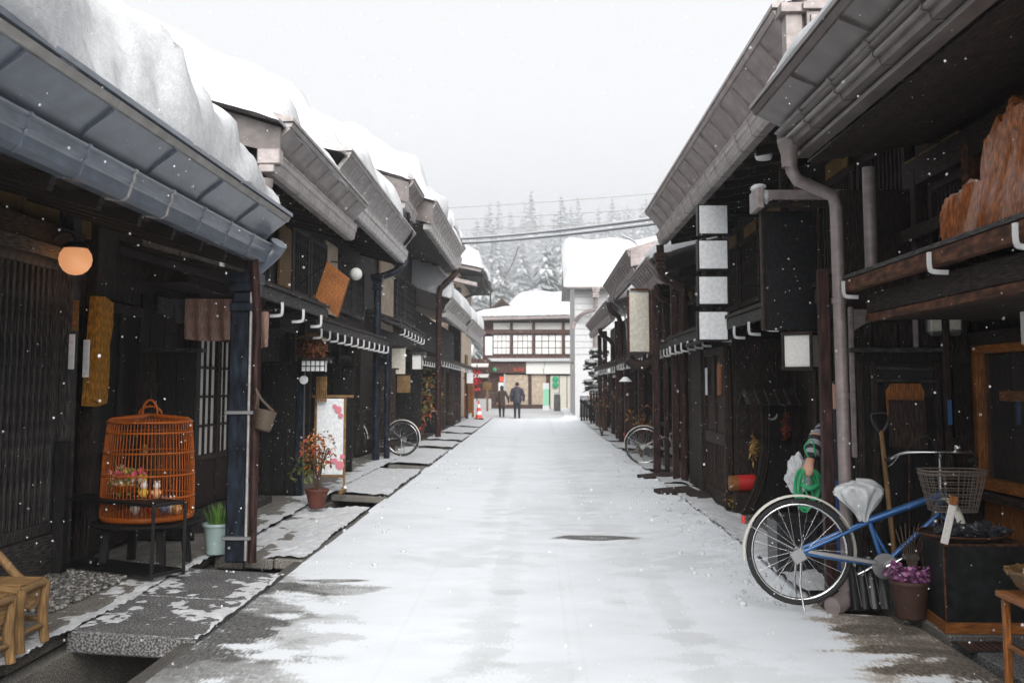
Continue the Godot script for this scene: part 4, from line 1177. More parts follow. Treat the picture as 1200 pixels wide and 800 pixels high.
	for q in [22.5, 26.1]:
		post(h, 2.3, q, 0.03, 2.2, 0.13, M.copper_brown)
	downpipe(h, [V(1.95, 3.7, 27.3), V(2.0, 3.5, 27.2), V(2.2, 3.35, 27.2), V(2.25, 3.2, 27.2), V(2.25, 0.05, 27.2)], 0.07, M.copper_brown, 1.5)
	pipe(h, "cable", curve([V(1.95, 4.0, 24.5), V(1.9, 3.6, 25.0), V(2.2, 3.3, 25.4), V(2.3, 2.4, 25.6)]), 0.02, M.metal_pale, 6)
	snow_mass("roof_snow", "snow layer on the long shingled roof with the garden front", V(1.86, 4.15, 20.2), V(1.88, 4.17, 27.7), out, 3.0, 0.3, 0.24, 14, 0.5, 0.4, 0.25, 0.14, 0.4)
	# -- fifth: lower far house
	h = thing("townhouse", "low townhouse with curved brown rain pipes next to the snowy pine", "house", V(5.0, 0.05, 33.5))
	eave(h, V(2.05, 3.3, 27.9), V(2.05, 3.3, 38.5), out, 0.16, 0.26, 0.1, 0.6, 0.6, M.metal_plum, M.metal_plum, M.metal_plum, 4.5, 0.3)
	wall_box(h, "wall", 2.8, 9.0, 27.85, 38.5, 0.03, 3.6, M.dark_up)
	for q in [[28.0, 30.4], [30.8, 33.2], [33.6, 36.0], [36.2, 38.3]]:
		lattice(h, 2.76, -1, q[0], q[1], 0.3, 2.0, 0.25, [0.5], M.brown_up, M.dark_up, 0.1, 0.08)
	pent(h, V(2.2, 2.1, 28.0), V(2.2, 2.1, 38.4), out, 0.7, 0.3, M.dark_along, M.brown_along, 0.8, 0.14)
	wing(h, 30.6, 2.3, 2.8, 1.9, [M.black_up], M.dark_across, 0.25)
	for q in [28.3, 33.4, 36.1]:
		post(h, 2.25, q, 0.03, 3.3, 0.14, M.copper_brown)
	downpipe(h, [V(2.0, 3.3, 32.0), V(2.05, 3.1, 32.0), V(2.3, 2.95, 32.0), V(2.4, 2.8, 32.0), V(2.4, 0.05, 32.0)], 0.07, M.copper_brown, 1.5)
	snow_mass("roof_snow", "snow layer on the low roof next to the white gabled building", V(1.95, 3.8, 27.8), V(1.95, 3.8, 38.7), out, 2.6, 0.3, 0.4, 15, 0.4, 0.6, 0.3, 0.2, 0.4)

	# -- white gabled building beyond
	h = thing("white_house", "white-walled house with broad snowy roof and bent brown downpipe", "house", V(6.0, 0.05, 52.0))
	wall_box(h, "wall", 1.9, 9.5, 50.0, 57.0, 0.05, 6.35, M.white_wall)
	for k in 10:
		bx(h, "siding_board", V(5.7, 3.2 + k * 0.31, 49.97), Vector3(7.6, 0.29, 0.03), M.white_wall, rot(2, 0, 0))
	slab(h, "gable_wall", [Vector2(-50.0, 6.3), Vector2(-57.0, 6.3), Vector2(-53.5, 8.3)], Vector3(1.9, 0, 0), Vector3.BACK, UP, Vector3(0.1, 0, 0), M.white_wall)
	slab(h, "roof", [Vector2(-49.3, 6.25), Vector2(-49.3, 6.4), Vector2(-53.5, 8.7), Vector2(-57.6, 6.4), Vector2(-57.6, 6.25), Vector2(-53.5, 8.5)], Vector3(1.45, 0, 0), Vector3.BACK, UP, Vector3(8.4, 0, 0), M.metal_grey)
	pipe(h, "gutter", [V(1.5, 6.25, 49.25), V(9.6, 6.25, 49.25)], 0.09, M.metal_plum, 8)
	hopper(h, V(2.9, 6.2, 49.25), 0.4, M.metal_plum)
	pipe(h, "downpipe", curve([V(2.9, 6.0, 49.25), V(2.9, 5.2, 49.5), V(2.9, 3.0, 49.9)]), 0.1, M.metal_plum, 8)
	pipe(h, "downpipe", curve([V(2.85, 5.2, 49.3), V(2.3, 5.0, 49.5), V(1.95, 4.7, 49.9), V(1.8, 4.3, 49.95)]), 0.1, M.metal_plum, 8)
	bx(h, "snow_guard", V(4.6, 6.5, 49.35), Vector3(1.6, 0.16, 0.08), M.iron)
	var b := MB.new()
	b.sheet(40, 24, func(u: float, v: float) -> Vector3:
		var x := lerpf(1.35, 10.0, u)
		var z := lerpf(-49.15, -53.6, v)
		var e := sqrt(clampf(1.0 - pow(1.0 - clampf(u * 18.0, 0, 1), 2), 0, 1)) * minf(1.0, v * 8.0)
		return Vector3(x, 6.42 + (-49.3 - z) * 0.55 + (0.5 + lump.get_noise_3d(x * 30, 2, z * 30) * 0.25) * e - (0.0 if v > 0 else 0.06), z), UP)
	tag(put(self, "roof_snow", b.mesh(), M.snow), "broad even snow sheet on the white-walled house roof", "snow", "snow lying on the roofs")


func end_building() -> void:
	# the brown and white shop that closes the street
	var D := 66.0
	var s := D / 1200.0
	var h := thing("corner_shop", "brown timber shop closing the street, paper windows over shuttered ground floor", "shop", V(0.0, 0.07, D))
	var px := func(x: float, y: float, dd := 0.0) -> Vector3: return P(x, y, D + dd)
	var box := func(called: String, x0: float, x1: float, y0: float, y1: float, deep: float, front: float, m: Material) -> MeshInstance3D:
		var a: Vector3 = P(x0, y1, D)
		var c: Vector3 = P(x1, y0, D)
		return bx(h, called, Vector3((a.x + c.x) * 0.5, (a.y + c.y) * 0.5, -D + front - deep * 0.5), Vector3(c.x - a.x, c.y - a.y, deep), m)
	box.call("wall", 566, 700, 372, 484, 5.0, -0.3, M.shop_brown)
	# upper floor: posts, rails, windows with panes
	for x in [567, 599, 625, 660, 690]:
		box.call("post", x - 1.4, x + 1.4, 380, 420, 0.2, 0.06, M.shop_brown)
	box.call("beam", 566, 700, 386.5, 391, 0.2, 0.1, M.shop_brown)
	box.call("beam", 566, 700, 416, 419.5, 0.22, 0.12, M.shop_brown)
	for q in [[578, 598], [601, 624], [627, 659], [662, 689]]:
		box.call("transom", q[0], q[1], 378, 386, 0.05, -0.1, M.paper)
		var w: MeshInstance3D = box.call("window", q[0], q[1], 392, 415, 0.05, -0.14, M.shop_brown)
		var n := 4
		for i in n:
			for j in 3:
				var a := P(q[0] + (q[1] - q[0]) * (i + 0.06) / n, 392 + 23.0 * (j + 0.94) / 3, D)
				var c := P(q[0] + (q[1] - q[0]) * (i + 0.94) / n, 392 + 23.0 * (j + 0.06) / 3, D)
				bx(w, "pane", Vector3((a.x + c.x) / 2, (a.y + c.y) / 2, -D - 0.12), Vector3(c.x - a.x, c.y - a.y, 0.03), M.paper if (i + j) % 3 else M.panel_white)
	box.call("window", 568, 577, 394, 419, 0.06, -0.1, M.panel_white)
	# canopy and sign band
	box.call("canopy", 572, 700, 419.8, 423.5, 0.6, 0.5, M.white_wall)
	var sg: MeshInstance3D = box.call("sign_board", 574, 616, 424, 437, 0.12, 0.2, M.shop_brown)
	box.call("sign_board", 616.5, 673, 424, 438, 0.12, 0.22, M.paper)
	# orange strokes and dark green strokes of the lettering
	for k in 4:
		var a := P(603.5 + k * 3.0, 433, D)
		for st in [[0, 0.09, 0.11, 0.02], [-0.05, 0.0, 0.02, 0.2], [0.0, -0.02, 0.11, 0.02], [0.05, -0.07, 0.02, 0.1], [0, 0.0, 0.02, 0.22]]:
			if (k + int(st[0] * 100)) % 3 != 1:
				bx(sg, "letter", Vector3(a.x + st[0], a.y + st[1], -D + 0.215), Vector3(st[2], st[3], 0.02), M.orange_plastic)
	for q in [[638, 428], [637, 435]]:
		var t := textmesh("?" if q[1] < 430 else "1", 0.42)
		put(h, "sign_letter", t, M.green_sign, P(q[0], q[1], D) + Vector3(0, 0, 0.24))
	# ground floor: shutters, pillars, low pink base, glazed shop
	box.call("shutter", 593, 619, 439, 474, 0.06, 0.02, M.tan_wall)
	box.call("shutter", 623, 640, 439, 474, 0.06, 0.02, M.tan_wall)
	for x in [591.5, 621, 642]:
		box.call("pillar", x - 1.2, x + 1.2, 438, 481, 0.16, 0.1, M.shop_brown if x > 600 else M.white_wall)
	box.call("base_course", 592, 643, 474.5, 481, 0.3, 0.16, M.clay_brown)
	for q in [[645, 655], [656, 664], [665, 672]]:
		box.call("shop_window", q[0], q[1], 440, 480, 0.05, 0.0, M.paper_aged)
	box.call("notice", 585.5, 590, 441, 447, 0.03, 0.05, M.orange_plastic)
	box.call("notice", 584, 590, 448, 470, 0.03, 0.03, M.panel_white)
	for q in [[651, 444], [651, 451]]:
		var r: Vector3 = P(q[0], q[1], D) + Vector3(0, 0, 0.1)
		turned(h, "round_sign", [Vector2(0, 0), Vector2(0.2, 0), Vector2(0.2, 0.04), Vector2(0, 0.04)], r, M.green_sign, 16, rot(90))
	turned(h, "round_sign", [Vector2(0, 0), Vector2(0.13, 0), Vector2(0.13, 0.04), Vector2(0, 0.04)], P(580, 433, D) + Vector3(0, 0, 0.24), M.green_sign, 12, rot(90))
	# roof
	var a := P(556, 376, D)
	slab(h, "eave", [Vector2(0, 0), Vector2(7.6, 0.15), Vector2(7.6, 0.32), Vector2(0, 0.2)], a + Vector3(0, 0, 0.9), Vector3.RIGHT, UP, Vector3(0, 0, -5), M.metal_plum)
	var g0 := P(588, 362, D)
	slab(h, "dormer", [Vector2(-0.85, 0), Vector2(0.85, 0), Vector2(0.0, 0.72)], g0 + Vector3(0, 0, -0.2), Vector3.RIGHT, UP, Vector3(0, 0, -1.6), M.clay_brown)
	slab(h, "dormer_panel", [Vector2(-0.6, 0.06), Vector2(0.6, 0.06), Vector2(0.0, 0.56)], g0 + Vector3(0, 0, -0.17), Vector3.RIGHT, UP, Vector3(0, 0, -0.1), M.dark_across)
	pipe(h, "flue", [P(575, 364, D + 1), P(574.5, 340, D + 1)], 0.06, M.iron, 6)
	var b := MB.new()
	b.sheet(60, 24, func(u: float, v: float) -> Vector3:
		var x := lerpf(a.x - 0.15, a.x + 7.8, u)
		var z := -D + 1.0 - v * 6.5
		var e := sqrt(clampf(1.0 - pow(1.0 - clampf(u * 10.0, 0, 1), 2), 0, 1))
		var t := (0.55 + lump.get_noise_3d(x * 35, 4, z * 35) * 0.3) * minf(1.0, v * 7.0) + v * 1.55 * smoothstep(0.1, 0.45, u)
		return Vector3(x, a.y + 0.24 + u * 0.14 + t * e, z), UP)
	tag(put(self, "roof_snow", b.mesh(), M.snow), "domed snow cover on the shop closing the street", "snow", "snow lying on the roofs")
	# low snowy house at its left
	h = thing("brown_house", "brown side house with small awnings at the street's end", "house", P(560, 480, 62.0))
	var l0 := P(536, 482, 62.0)
	var l1 := P(572, 420, 62.0)
	bx(h, "wall", Vector3((l0.x + l1.x) / 2, (l0.y + l1.y) / 2, -64.0), Vector3(l1.x - l0.x, l1.y - l0.y, 3.0), M.shop_brown)
	for y in [428, 440]:
		var c := P(560, y, 62.0)
		bx(h, "awning", c + Vector3(0, 0, 0.3), Vector3(1.3, 0.1, 0.8), M.paper, rot(10))
	bx(h, "low_wall", P(564, 476, 61.5), Vector3(1.2, 0.9, 0.2), M.white_wall)
	# parapet sign box at the other side of the square
	h = thing("far_house", "grey house with snowy flat roof beyond the white-walled house", "house", V(9, 0, 70.0))
	bx(h, "wall", V(9.0, 3.0, 70.0), Vector3(9.0, 6.0, 6.0), M.white_wall)
	bx(h, "roof_slab", V(9.0, 6.1, 70.0), Vector3(9.4, 0.2, 6.4), M.metal_grey)


# ---- hill and woods
func hill_y(x: float, d: float) -> float:
	var t := smoothstep(88.0, 300.0, d)
	return -0.7 + t * 29.0 + lump.get_noise_3d(x * 2.2, 9, d * 2.2) * 6.0 * t + 3.5 * t * sin(x * 0.03 + 0.6)

func conifer(tall: float, wide: float, seed_: int, snowy: float) -> ArrayMesh:
	var r := RandomNumberGenerator.new()
	r.seed = seed_
	var b := MB.new()
	b.colored = true
	b.tint = Color(0.035, 0.03, 0.025)
	b.tube([Vector3.ZERO, Vector3(0, tall * 0.5, 0), Vector3(0, tall * 0.98, 0)], [tall * 0.016, tall * 0.01, 0.02], 5)
	var tiers := 20
	for t in tiers:
		var f := float(t) / tiers
		var y := tall * (0.1 + 0.88 * f)
		var len := wide * pow(1.0 - f, 0.75) * (0.75 + r.randf() * 0.4) + 0.15
		var n := 9 - int(f * 4)
		for k in n:
			var a := TAU * (k + r.randf() * 0.7) / n + t * 1.3
			var l := len * (0.6 + 0.55 * r.randf())
			var o := Vector3(cos(a), 0, sin(a))
			var sd := Vector3(-sin(a), 0, cos(a))
			var w := l * (0.28 + r.randf() * 0.12)
			var p0 := Vector3(0, y + r.randf() * 0.2, 0)
			var p1 := p0 + o * l * 0.55 + Vector3(0, -l * 0.12, 0)
			var p2 := p0 + o * l + Vector3(0, -l * (0.3 + r.randf() * 0.25), 0)
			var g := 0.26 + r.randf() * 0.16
			b.tint = Color(g * 0.93, g * 1.0, g * 1.0)  # hill haze is put into this pale needle colour, along with frost
			b.flat3(p0, p1 + sd * w, p1 - sd * w - Vector3(0, 0.12 * l, 0), UP)
			b.flat3(p1 + sd * w, p2, p1 - sd * w - Vector3(0, 0.12 * l, 0), UP)
			b.flat3(p1 + sd * w * 0.5, p2 + sd * w * 0.9 - Vector3(0, 0.2 * l, 0), p1 + sd * w - Vector3(0, 0.05 * l, 0), UP)
			if r.randf() < snowy:
				b.tint = Color(0.62, 0.63, 0.65)
				var up := Vector3(0, 0.07 * l + 0.02, 0)
				b.flat3(p0 + o * l * 0.2 + up, p1 + sd * w * 0.7 + up, p1 - sd * w * 0.6 + up * 0.6, UP)
				b.flat3(p1 + sd * w * 0.7 + up, p2 + up, p1 - sd * w * 0.6 + up * 0.6, UP)
	return b.mesh()

func hills() -> void:
	var b := MB.new()
	b.sheet(70, 60, func(u: float, v: float) -> Vector3:
		var x := lerpf(-190, 190, u)
		var d := lerpf(84, 400, v)
		return Vector3(x, hill_y(x, d), -d), UP)
	structure("hill", b.mesh(), M.snow)
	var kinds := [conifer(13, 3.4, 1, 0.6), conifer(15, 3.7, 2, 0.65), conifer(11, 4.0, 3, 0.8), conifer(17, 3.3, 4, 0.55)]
	# single trees one can pick out on the slope
	var picks := [[660, 232, 270.0, 3, "slim cedar standing tallest on the wooded ridge under the wires"], [735, 235, 265.0, 1, "dark cedar on the ridge beside the long plum eave"], [744, 268, 210.0, 3, "tall dark cedar on the slope behind the snow-laden cable"],
		[620, 238, 262.0, 1, "cedar on the ridge over the shop's dormer"], [598, 242, 258.0, 0, "short cedar on the ridge over the shop's flue"], [690, 250, 240.0, 0, "cedar on the slope above the white-walled house"], [585, 300, 130.0, 2, "bushy snow-laden tree low on the slope above the tan gable"],
		[640, 282, 120.0, 2, "broad snow-laden conifer behind the shop closing the street"], [612, 290, 150.0, 2, "snow-crusted conifer beside the broad snow-laden one"], [765, 232, 270.0, 1, "cedar on the ridge where the plum eave ends"], [710, 290, 150.0, 2, "snow-crusted conifer behind the white-walled house ridge"], [570, 245, 250.0, 1, "cedar on the ridge above the tan gabled house"]]
	for q in picks:
		var top := P(q[0], q[1], q[2])
		var gy := hill_y(top.x, q[2])
		var t := thing("conifer_tree", q[4], "tree", Vector3(top.x, gy, -q[2]), "trees on the hill")
		var tall: float = [13.0, 15.0, 11.0, 17.0][q[3]]
		var sc := clampf((top.y - gy) / tall, 0.6, 2.0)
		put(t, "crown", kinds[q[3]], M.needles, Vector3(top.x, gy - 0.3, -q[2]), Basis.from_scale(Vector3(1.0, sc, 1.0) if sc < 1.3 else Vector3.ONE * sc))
		pipe(t, "trunk", [Vector3(top.x, gy - 0.5, -q[2]), Vector3(top.x, gy + 2.5, -q[2])], 0.22, M.twig, 6)
	var per := [[], [], [], []]
	var r := RandomNumberGenerator.new()
	r.seed = 77
	for i in 1500:
		var d := r.randf_range(110, 330)
		var x := r.randf_range(-0.42, 0.42) * d
		if d < 170 and r.randf() < 0.55:
			continue
		per[r.randi() % 4].append(Transform3D(rot(0, r.randf() * 360, 0) * Basis.from_scale(Vector3(1.0, r.randf_range(0.75, 1.15), 1.0) * r.randf_range(0.55, 1.35)), Vector3(x, hill_y(x, d) - 0.3, -d)))
	for k in 4:
		var mm := MultiMesh.new()
		mm.transform_format = MultiMesh.TRANSFORM_3D
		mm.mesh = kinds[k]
		mm.instance_count = per[k].size()
		for i in per[k].size():
			mm.set_instance_transform(i, per[k][i])
		var o := MultiMeshInstance3D.new()
		o.name = numbered("hillside_wood")
		o.multimesh = mm
		o.material_override = M.needles
		add_child(o)
		tag(o, "hazy snow-dusted conifer wood covering the hill", "wood")
		o.set_meta("kind", "stuff")
	# a bank of snow mist over the wooded hill
	var fog := FogVolume.new()
	fog.name = "snow_mist"
	fog.shape = RenderingServer.FOG_VOLUME_SHAPE_BOX
	fog.size = Vector3(420, 34, 245)
	var fm := FogMaterial.new()
	fm.albedo = Color(0.97, 0.98, 1.0)
	fm.density = 0.0105
	fog.material = fm
	add_child(fog)
	fog.position = Vector3(0, 14, -225)
	tag(fog, "pale snow mist hanging over the wooded hill", "mist")
	fog.set_meta("kind", "stuff")
	# wires over the street, the thick ones carrying snow
	var wire := func(called: String, label: String, a: Vector3, c: Vector3, sag: float, rad: float, m: Material) -> MeshInstance3D:
		var pts := []
		for i in 25:
			var t := i / 24.0
			pts.append(a.lerp(c, t) - UP * sag * 4.0 * t * (1.0 - t))
		var w := pipe(self, called, pts, rad, m, 6)
		tag(w, label, "cable")
		return w
	for q in [[300, 252, 960, 208, 60.0, "thin bare wire crossing highest over the end of the street"], [300, 262, 960, 228, 58.0, "thin frosted wire crossing just below the highest wire"], [300, 275, 960, 240, 56.0, "thin frosted wire crossing lowest of the thin wires"]]:
		wire.call("overhead_wire", q[5], P(q[0], q[1], q[4]), P(q[2], q[3], q[4] - 6), 0.35, 0.022, M.metal_grey)
	for q in [[480, 282, 775, 256, 40.0, "thick snow-laden cable crossing in front of the hill"], [480, 287, 775, 262, 39.0, "second thick snow-laden cable hanging under the first"]]:
		var w: MeshInstance3D = wire.call("snowy_cable", q[5], P(q[0], q[1], q[4]), P(q[2], q[3], 21.0), 0.12, 0.02, M.metal_blue)
		var pts := []
		var a := P(q[0], q[1], q[4])
		var c := P(q[2], q[3], 21.0)
		for i in 25:
			var t := i / 24.0
			pts.append(a.lerp(c, t) - UP * (0.12 * 4.0 * t * (1.0 - t) - 0.035))
		pipe(w, "snow_crust", pts, 0.026, M.snow, 6)
	tag(pipe(self, "drop_wire", curve([P(730, 276, 24.0), P(745, 284, 22.5), P(748, 292, 21.0), P(752, 300, 20.4)]), 0.025, M.snow, 6), "short frosted wire dropping to the shingled eave", "cable")
	tag(pipe(self, "drop_wire", curve([P(608, 288, 30.0), P(600, 310, 36.0), P(585, 335, 44.0)]), 0.02, M.metal_grey, 6), "thin wire dropping from the thick cable towards the shop roof", "cable")

func snowfall() -> void:
	var b := MB.new()
	b.ball(Vector3.ZERO, Vector3.ONE, 6, 4)
	var mm := MultiMesh.new()
	mm.transform_format = MultiMesh.TRANSFORM_3D
	mm.mesh = b.mesh()
	var n := 16000
	mm.instance_count = n
	var r := RandomNumberGenerator.new()
	r.seed = 5
	for i in n:
		var z := -2.6 - pow(r.randf(), 1.2) * 28.0
		var s := r.randf_range(0.0009, 0.0024) if i % 16 else r.randf_range(0.0024, 0.0036)
		mm.set_instance_transform(i, Transform3D(rot(r.randf() * 360, r.randf() * 360, 0) * Basis.from_scale(Vector3(s, s * 1.3, s)), Vector3(r.randf_range(-4.2, 4.2), r.randf_range(0.15, 5.5), z)))
	var o := MultiMeshInstance3D.new()
	o.name = "falling_snow"
	o.multimesh = mm
	o.material_override = M.enamel
	add_child(o)
	tag(o, "fine snowflakes falling through the air over the street", "snow")
	o.set_meta("kind", "stuff")


# ---- figures: tapered bones joined smoothly, meshed as surface nets
func nets(bones: Array, cell: float, k: float) -> ArrayMesh:
	var lo := Vector3.ONE * 1e9
	var hi := -lo
	for s in bones:
		var r := Vector3.ONE * (maxf(s[2], s[3]) + cell * 3)
		lo = lo.min(s[0] - r).min(s[1] - r)
		hi = hi.max(s[0] + r).max(s[1] + r)
	var n := Vector3i(((hi - lo) / cell).ceil()) + Vector3i.ONE
	var f := PackedFloat32Array()
	f.resize(n.x * n.y * n.z)
	f.fill(1.0)
	for s in bones:
		var a: Vector3 = s[0]
		var ab: Vector3 = s[1] - a
		var l2 := maxf(ab.length_squared(), 1e-9)
		var r0: float = s[2]
		var r1: float = s[3]
		var g := Vector3.ONE * (maxf(r0, r1) + k + cell * 2)
		var i0 := Vector3i(((a.min(s[1]) - g - lo) / cell).floor()).clamp(Vector3i.ZERO, n - Vector3i.ONE)
		var i1 := Vector3i(((a.max(s[1]) + g - lo) / cell).ceil()).clamp(Vector3i.ZERO, n - Vector3i.ONE)
		for z in range(i0.z, i1.z + 1):
			for y in range(i0.y, i1.y + 1):
				for x in range(i0.x, i1.x + 1):
					var p := lo + Vector3(x, y, z) * cell
					var t := clampf((p - a).dot(ab) / l2, 0, 1)
					var d := p.distance_to(a + ab * t) - lerpf(r0, r1, t)
					var q := (z * n.y + y) * n.x + x
					var h := maxf(k - absf(f[q] - d), 0.0) / k
					f[q] = minf(f[q], d) - h * h * k * 0.25
	var at := {}
	var pts := PackedVector3Array()
	var sx := 1
	var sy := n.x
	var sz := n.x * n.y
	var off := [0, sx, sy, sx + sy, sz, sz + sx, sz + sy, sz + sx + sy]
	for z in n.z - 1:
		for y in n.y - 1:
			for x in n.x - 1:
				var q := z * sz + y * sy + x
				var c := 0
				for o in off:
					if f[q + o] < 0.0:
						c += 1
				if c == 0 or c == 8:
					continue
				var sum := Vector3.ZERO
				var m := 0
				for e in [[0, 1], [2, 3], [4, 5], [6, 7], [0, 2], [1, 3], [4, 6], [5, 7], [0, 4], [1, 5], [2, 6], [3, 7]]:
					var u := f[q + off[e[0]]]
					var w := f[q + off[e[1]]]
					if (u < 0.0) != (w < 0.0):
						var t := u / (u - w)
						var pa := Vector3(e[0] & 1, (e[0] >> 1) & 1, e[0] >> 2)
						var pb := Vector3(e[1] & 1, (e[1] >> 1) & 1, e[1] >> 2)
						sum += pa.lerp(pb, t)
						m += 1
				at[q] = pts.size()
				pts.append(lo + (Vector3(x, y, z) + sum / m) * cell)
	var nn := PackedVector3Array()
	nn.resize(pts.size())
	var quads := []
	for q in at:
		for ax in 3:
			var s: int = [sx, sy, sz][ax]
			var u: int = [sy, sz, sx][ax]
			var w: int = [sz, sx, sy][ax]
			if (f[q] < 0.0) == (f[q + s] < 0.0):
				continue
			if not (at.has(q - u) and at.has(q - w) and at.has(q - u - w)):
				continue
			quads.append([at[q], at[q - u], at[q - u - w], at[q - w]])
			var nrm := Vector3.ZERO
			nrm[ax] = 1.0 if f[q] < 0.0 else -1.0
			for i in quads[-1]:
				nn[i] += nrm
	var b := MB.new()
	# smooth normals from the faces
	var acc := PackedVector3Array()
	acc.resize(pts.size())
	for g in quads:
		var fn := (pts[g[2]] - pts[g[0]]).cross(pts[g[1]] - pts[g[3]])
		if fn.dot(nn[g[0]] + nn[g[1]] + nn[g[2]] + nn[g[3]]) < 0:
			fn = -fn
		for i in g:
			acc[i] += fn
	for g in quads:
		b.tri(pts[g[0]], pts[g[1]], pts[g[2]], acc[g[0]].normalized(), acc[g[1]].normalized(), acc[g[2]].normalized())
		b.tri(pts[g[0]], pts[g[2]], pts[g[3]], acc[g[0]].normalized(), acc[g[2]].normalized(), acc[g[3]].normalized())
	return b.mesh()

func grow(bones: Array, r: float) -> Array:
	var o := []
	for s in bones:
		o.append([s[0], s[1], s[2] + r, s[3] + r])
	return o

func walker(label: String, base: Vector3, H: float, wide: float, coat_m: Material, leg_m: Material, coat_len: float, hat: bool, stride: float, armout: float) -> void:
	# a person walking away along the street
	W = Transform3D(Basis.from_scale(Vector3.ONE * H / 1.75), base)
	var t := thing("person", label, "person", Vector3.ZERO)
	var hip := Vector3(0, 0.92, 0)
	var neck := Vector3(0, 1.46, 0)
	var head := [[Vector3(0, 1.56, 0), Vector3(0, 1.66, -0.01), 0.075, 0.085]]
	var legs := []
	for s in [-1.0, 1.0]:
		var kn := Vector3(0.1 * s, 0.5, -0.06 * s * stride)
		var an := Vector3(0.1 * s, 0.09, 0.1 * s * stride + 0.02)
		legs.append([hip + Vector3(0.09 * s, -0.02, 0), kn, 0.088, 0.06])
		legs.append([kn, an, 0.058, 0.04])
		legs.append([an + Vector3(0, -0.05, 0), an + Vector3(0, -0.055, -0.15), 0.042, 0.034])
	var torso := [[hip, Vector3(0, 1.15, 0), 0.14 * wide, 0.13 * wide], [Vector3(-0.1 * wide, 1.36, 0), Vector3(0.1 * wide, 1.36, 0), 0.1, 0.1], [Vector3(0, 1.15, 0), Vector3(0, 1.36, 0), 0.135 * wide, 0.13 * wide]]
	var arms := []
	for s in [-1.0, 1.0]:
		var sh := Vector3(0.19 * s * wide, 1.38, 0)
		var el := Vector3((0.25 + armout * (1.0 if s > 0 else 0.3)) * s * wide, 1.1, 0.02)
		var wr := Vector3((0.24 + armout * 1.4 * (1.0 if s > 0 else 0.2)) * s * wide, 0.86, -0.06)
		arms.append([sh, el, 0.06, 0.048])
		arms.append([el, wr, 0.046, 0.034])
	var hands := []
	for a in [arms[1], arms[3]]:
		var d: Vector3 = (a[1] - a[0]).normalized()
		hands.append([a[1], a[1] + d * 0.08, 0.03, 0.035])
		for i in 4:
			hands.append([a[1] + d * 0.08 + Vector3(0, 0, 0.02 * (i - 1.5)), a[1] + d * (0.15 + 0.012 * (1 if i in [1, 2] else 0)) + Vector3(0, 0, 0.022 * (i - 1.5) - 0.015), 0.011, 0.008])
		hands.append([a[1] + d * 0.03 + Vector3(0, 0, -0.03), a[1] + d * 0.09 + Vector3(0, 0, -0.06), 0.011, 0.009])
	var body := put(t, "body", nets(head + [[neck, Vector3(0, 1.58, 0), 0.055, 0.055], [Vector3(0, 1.62, -0.08), Vector3(0, 1.6, -0.1), 0.02, 0.015]] + torso + arms + hands + legs, 0.024, 0.05), M.skin)
	var coat := grow(torso, 0.03) + grow(arms, 0.022) + [[Vector3(0, 1.05, 0), Vector3(0, coat_len, 0), 0.17 * wide, 0.2 * wide], [Vector3(0, 1.44, 0.0), Vector3(0, 1.47, 0.02), 0.1, 0.1]]
	put(body, "coat", nets(coat, 0.026, 0.05), coat_m)
	put(body, "trousers", nets(grow(legs.slice(0, 2) + legs.slice(3, 5), 0.014), 0.026, 0.04), leg_m)
	put(body, "boots", nets(grow([legs[2], legs[5]], 0.015), 0.026, 0.03), M.rubber)
	var hb := MB.new()
	hb.ball(Vector3(0, 1.665, 0.02), Vector3(0.1, 0.105, 0.11), 14, 9)
	if hat:
		hb.ball(Vector3(0, 1.62, 0.035), Vector3(0.098, 0.12, 0.095), 14, 9)
	put(body, "hair", hb.mesh(), M.rubber)
	W = Transform3D()

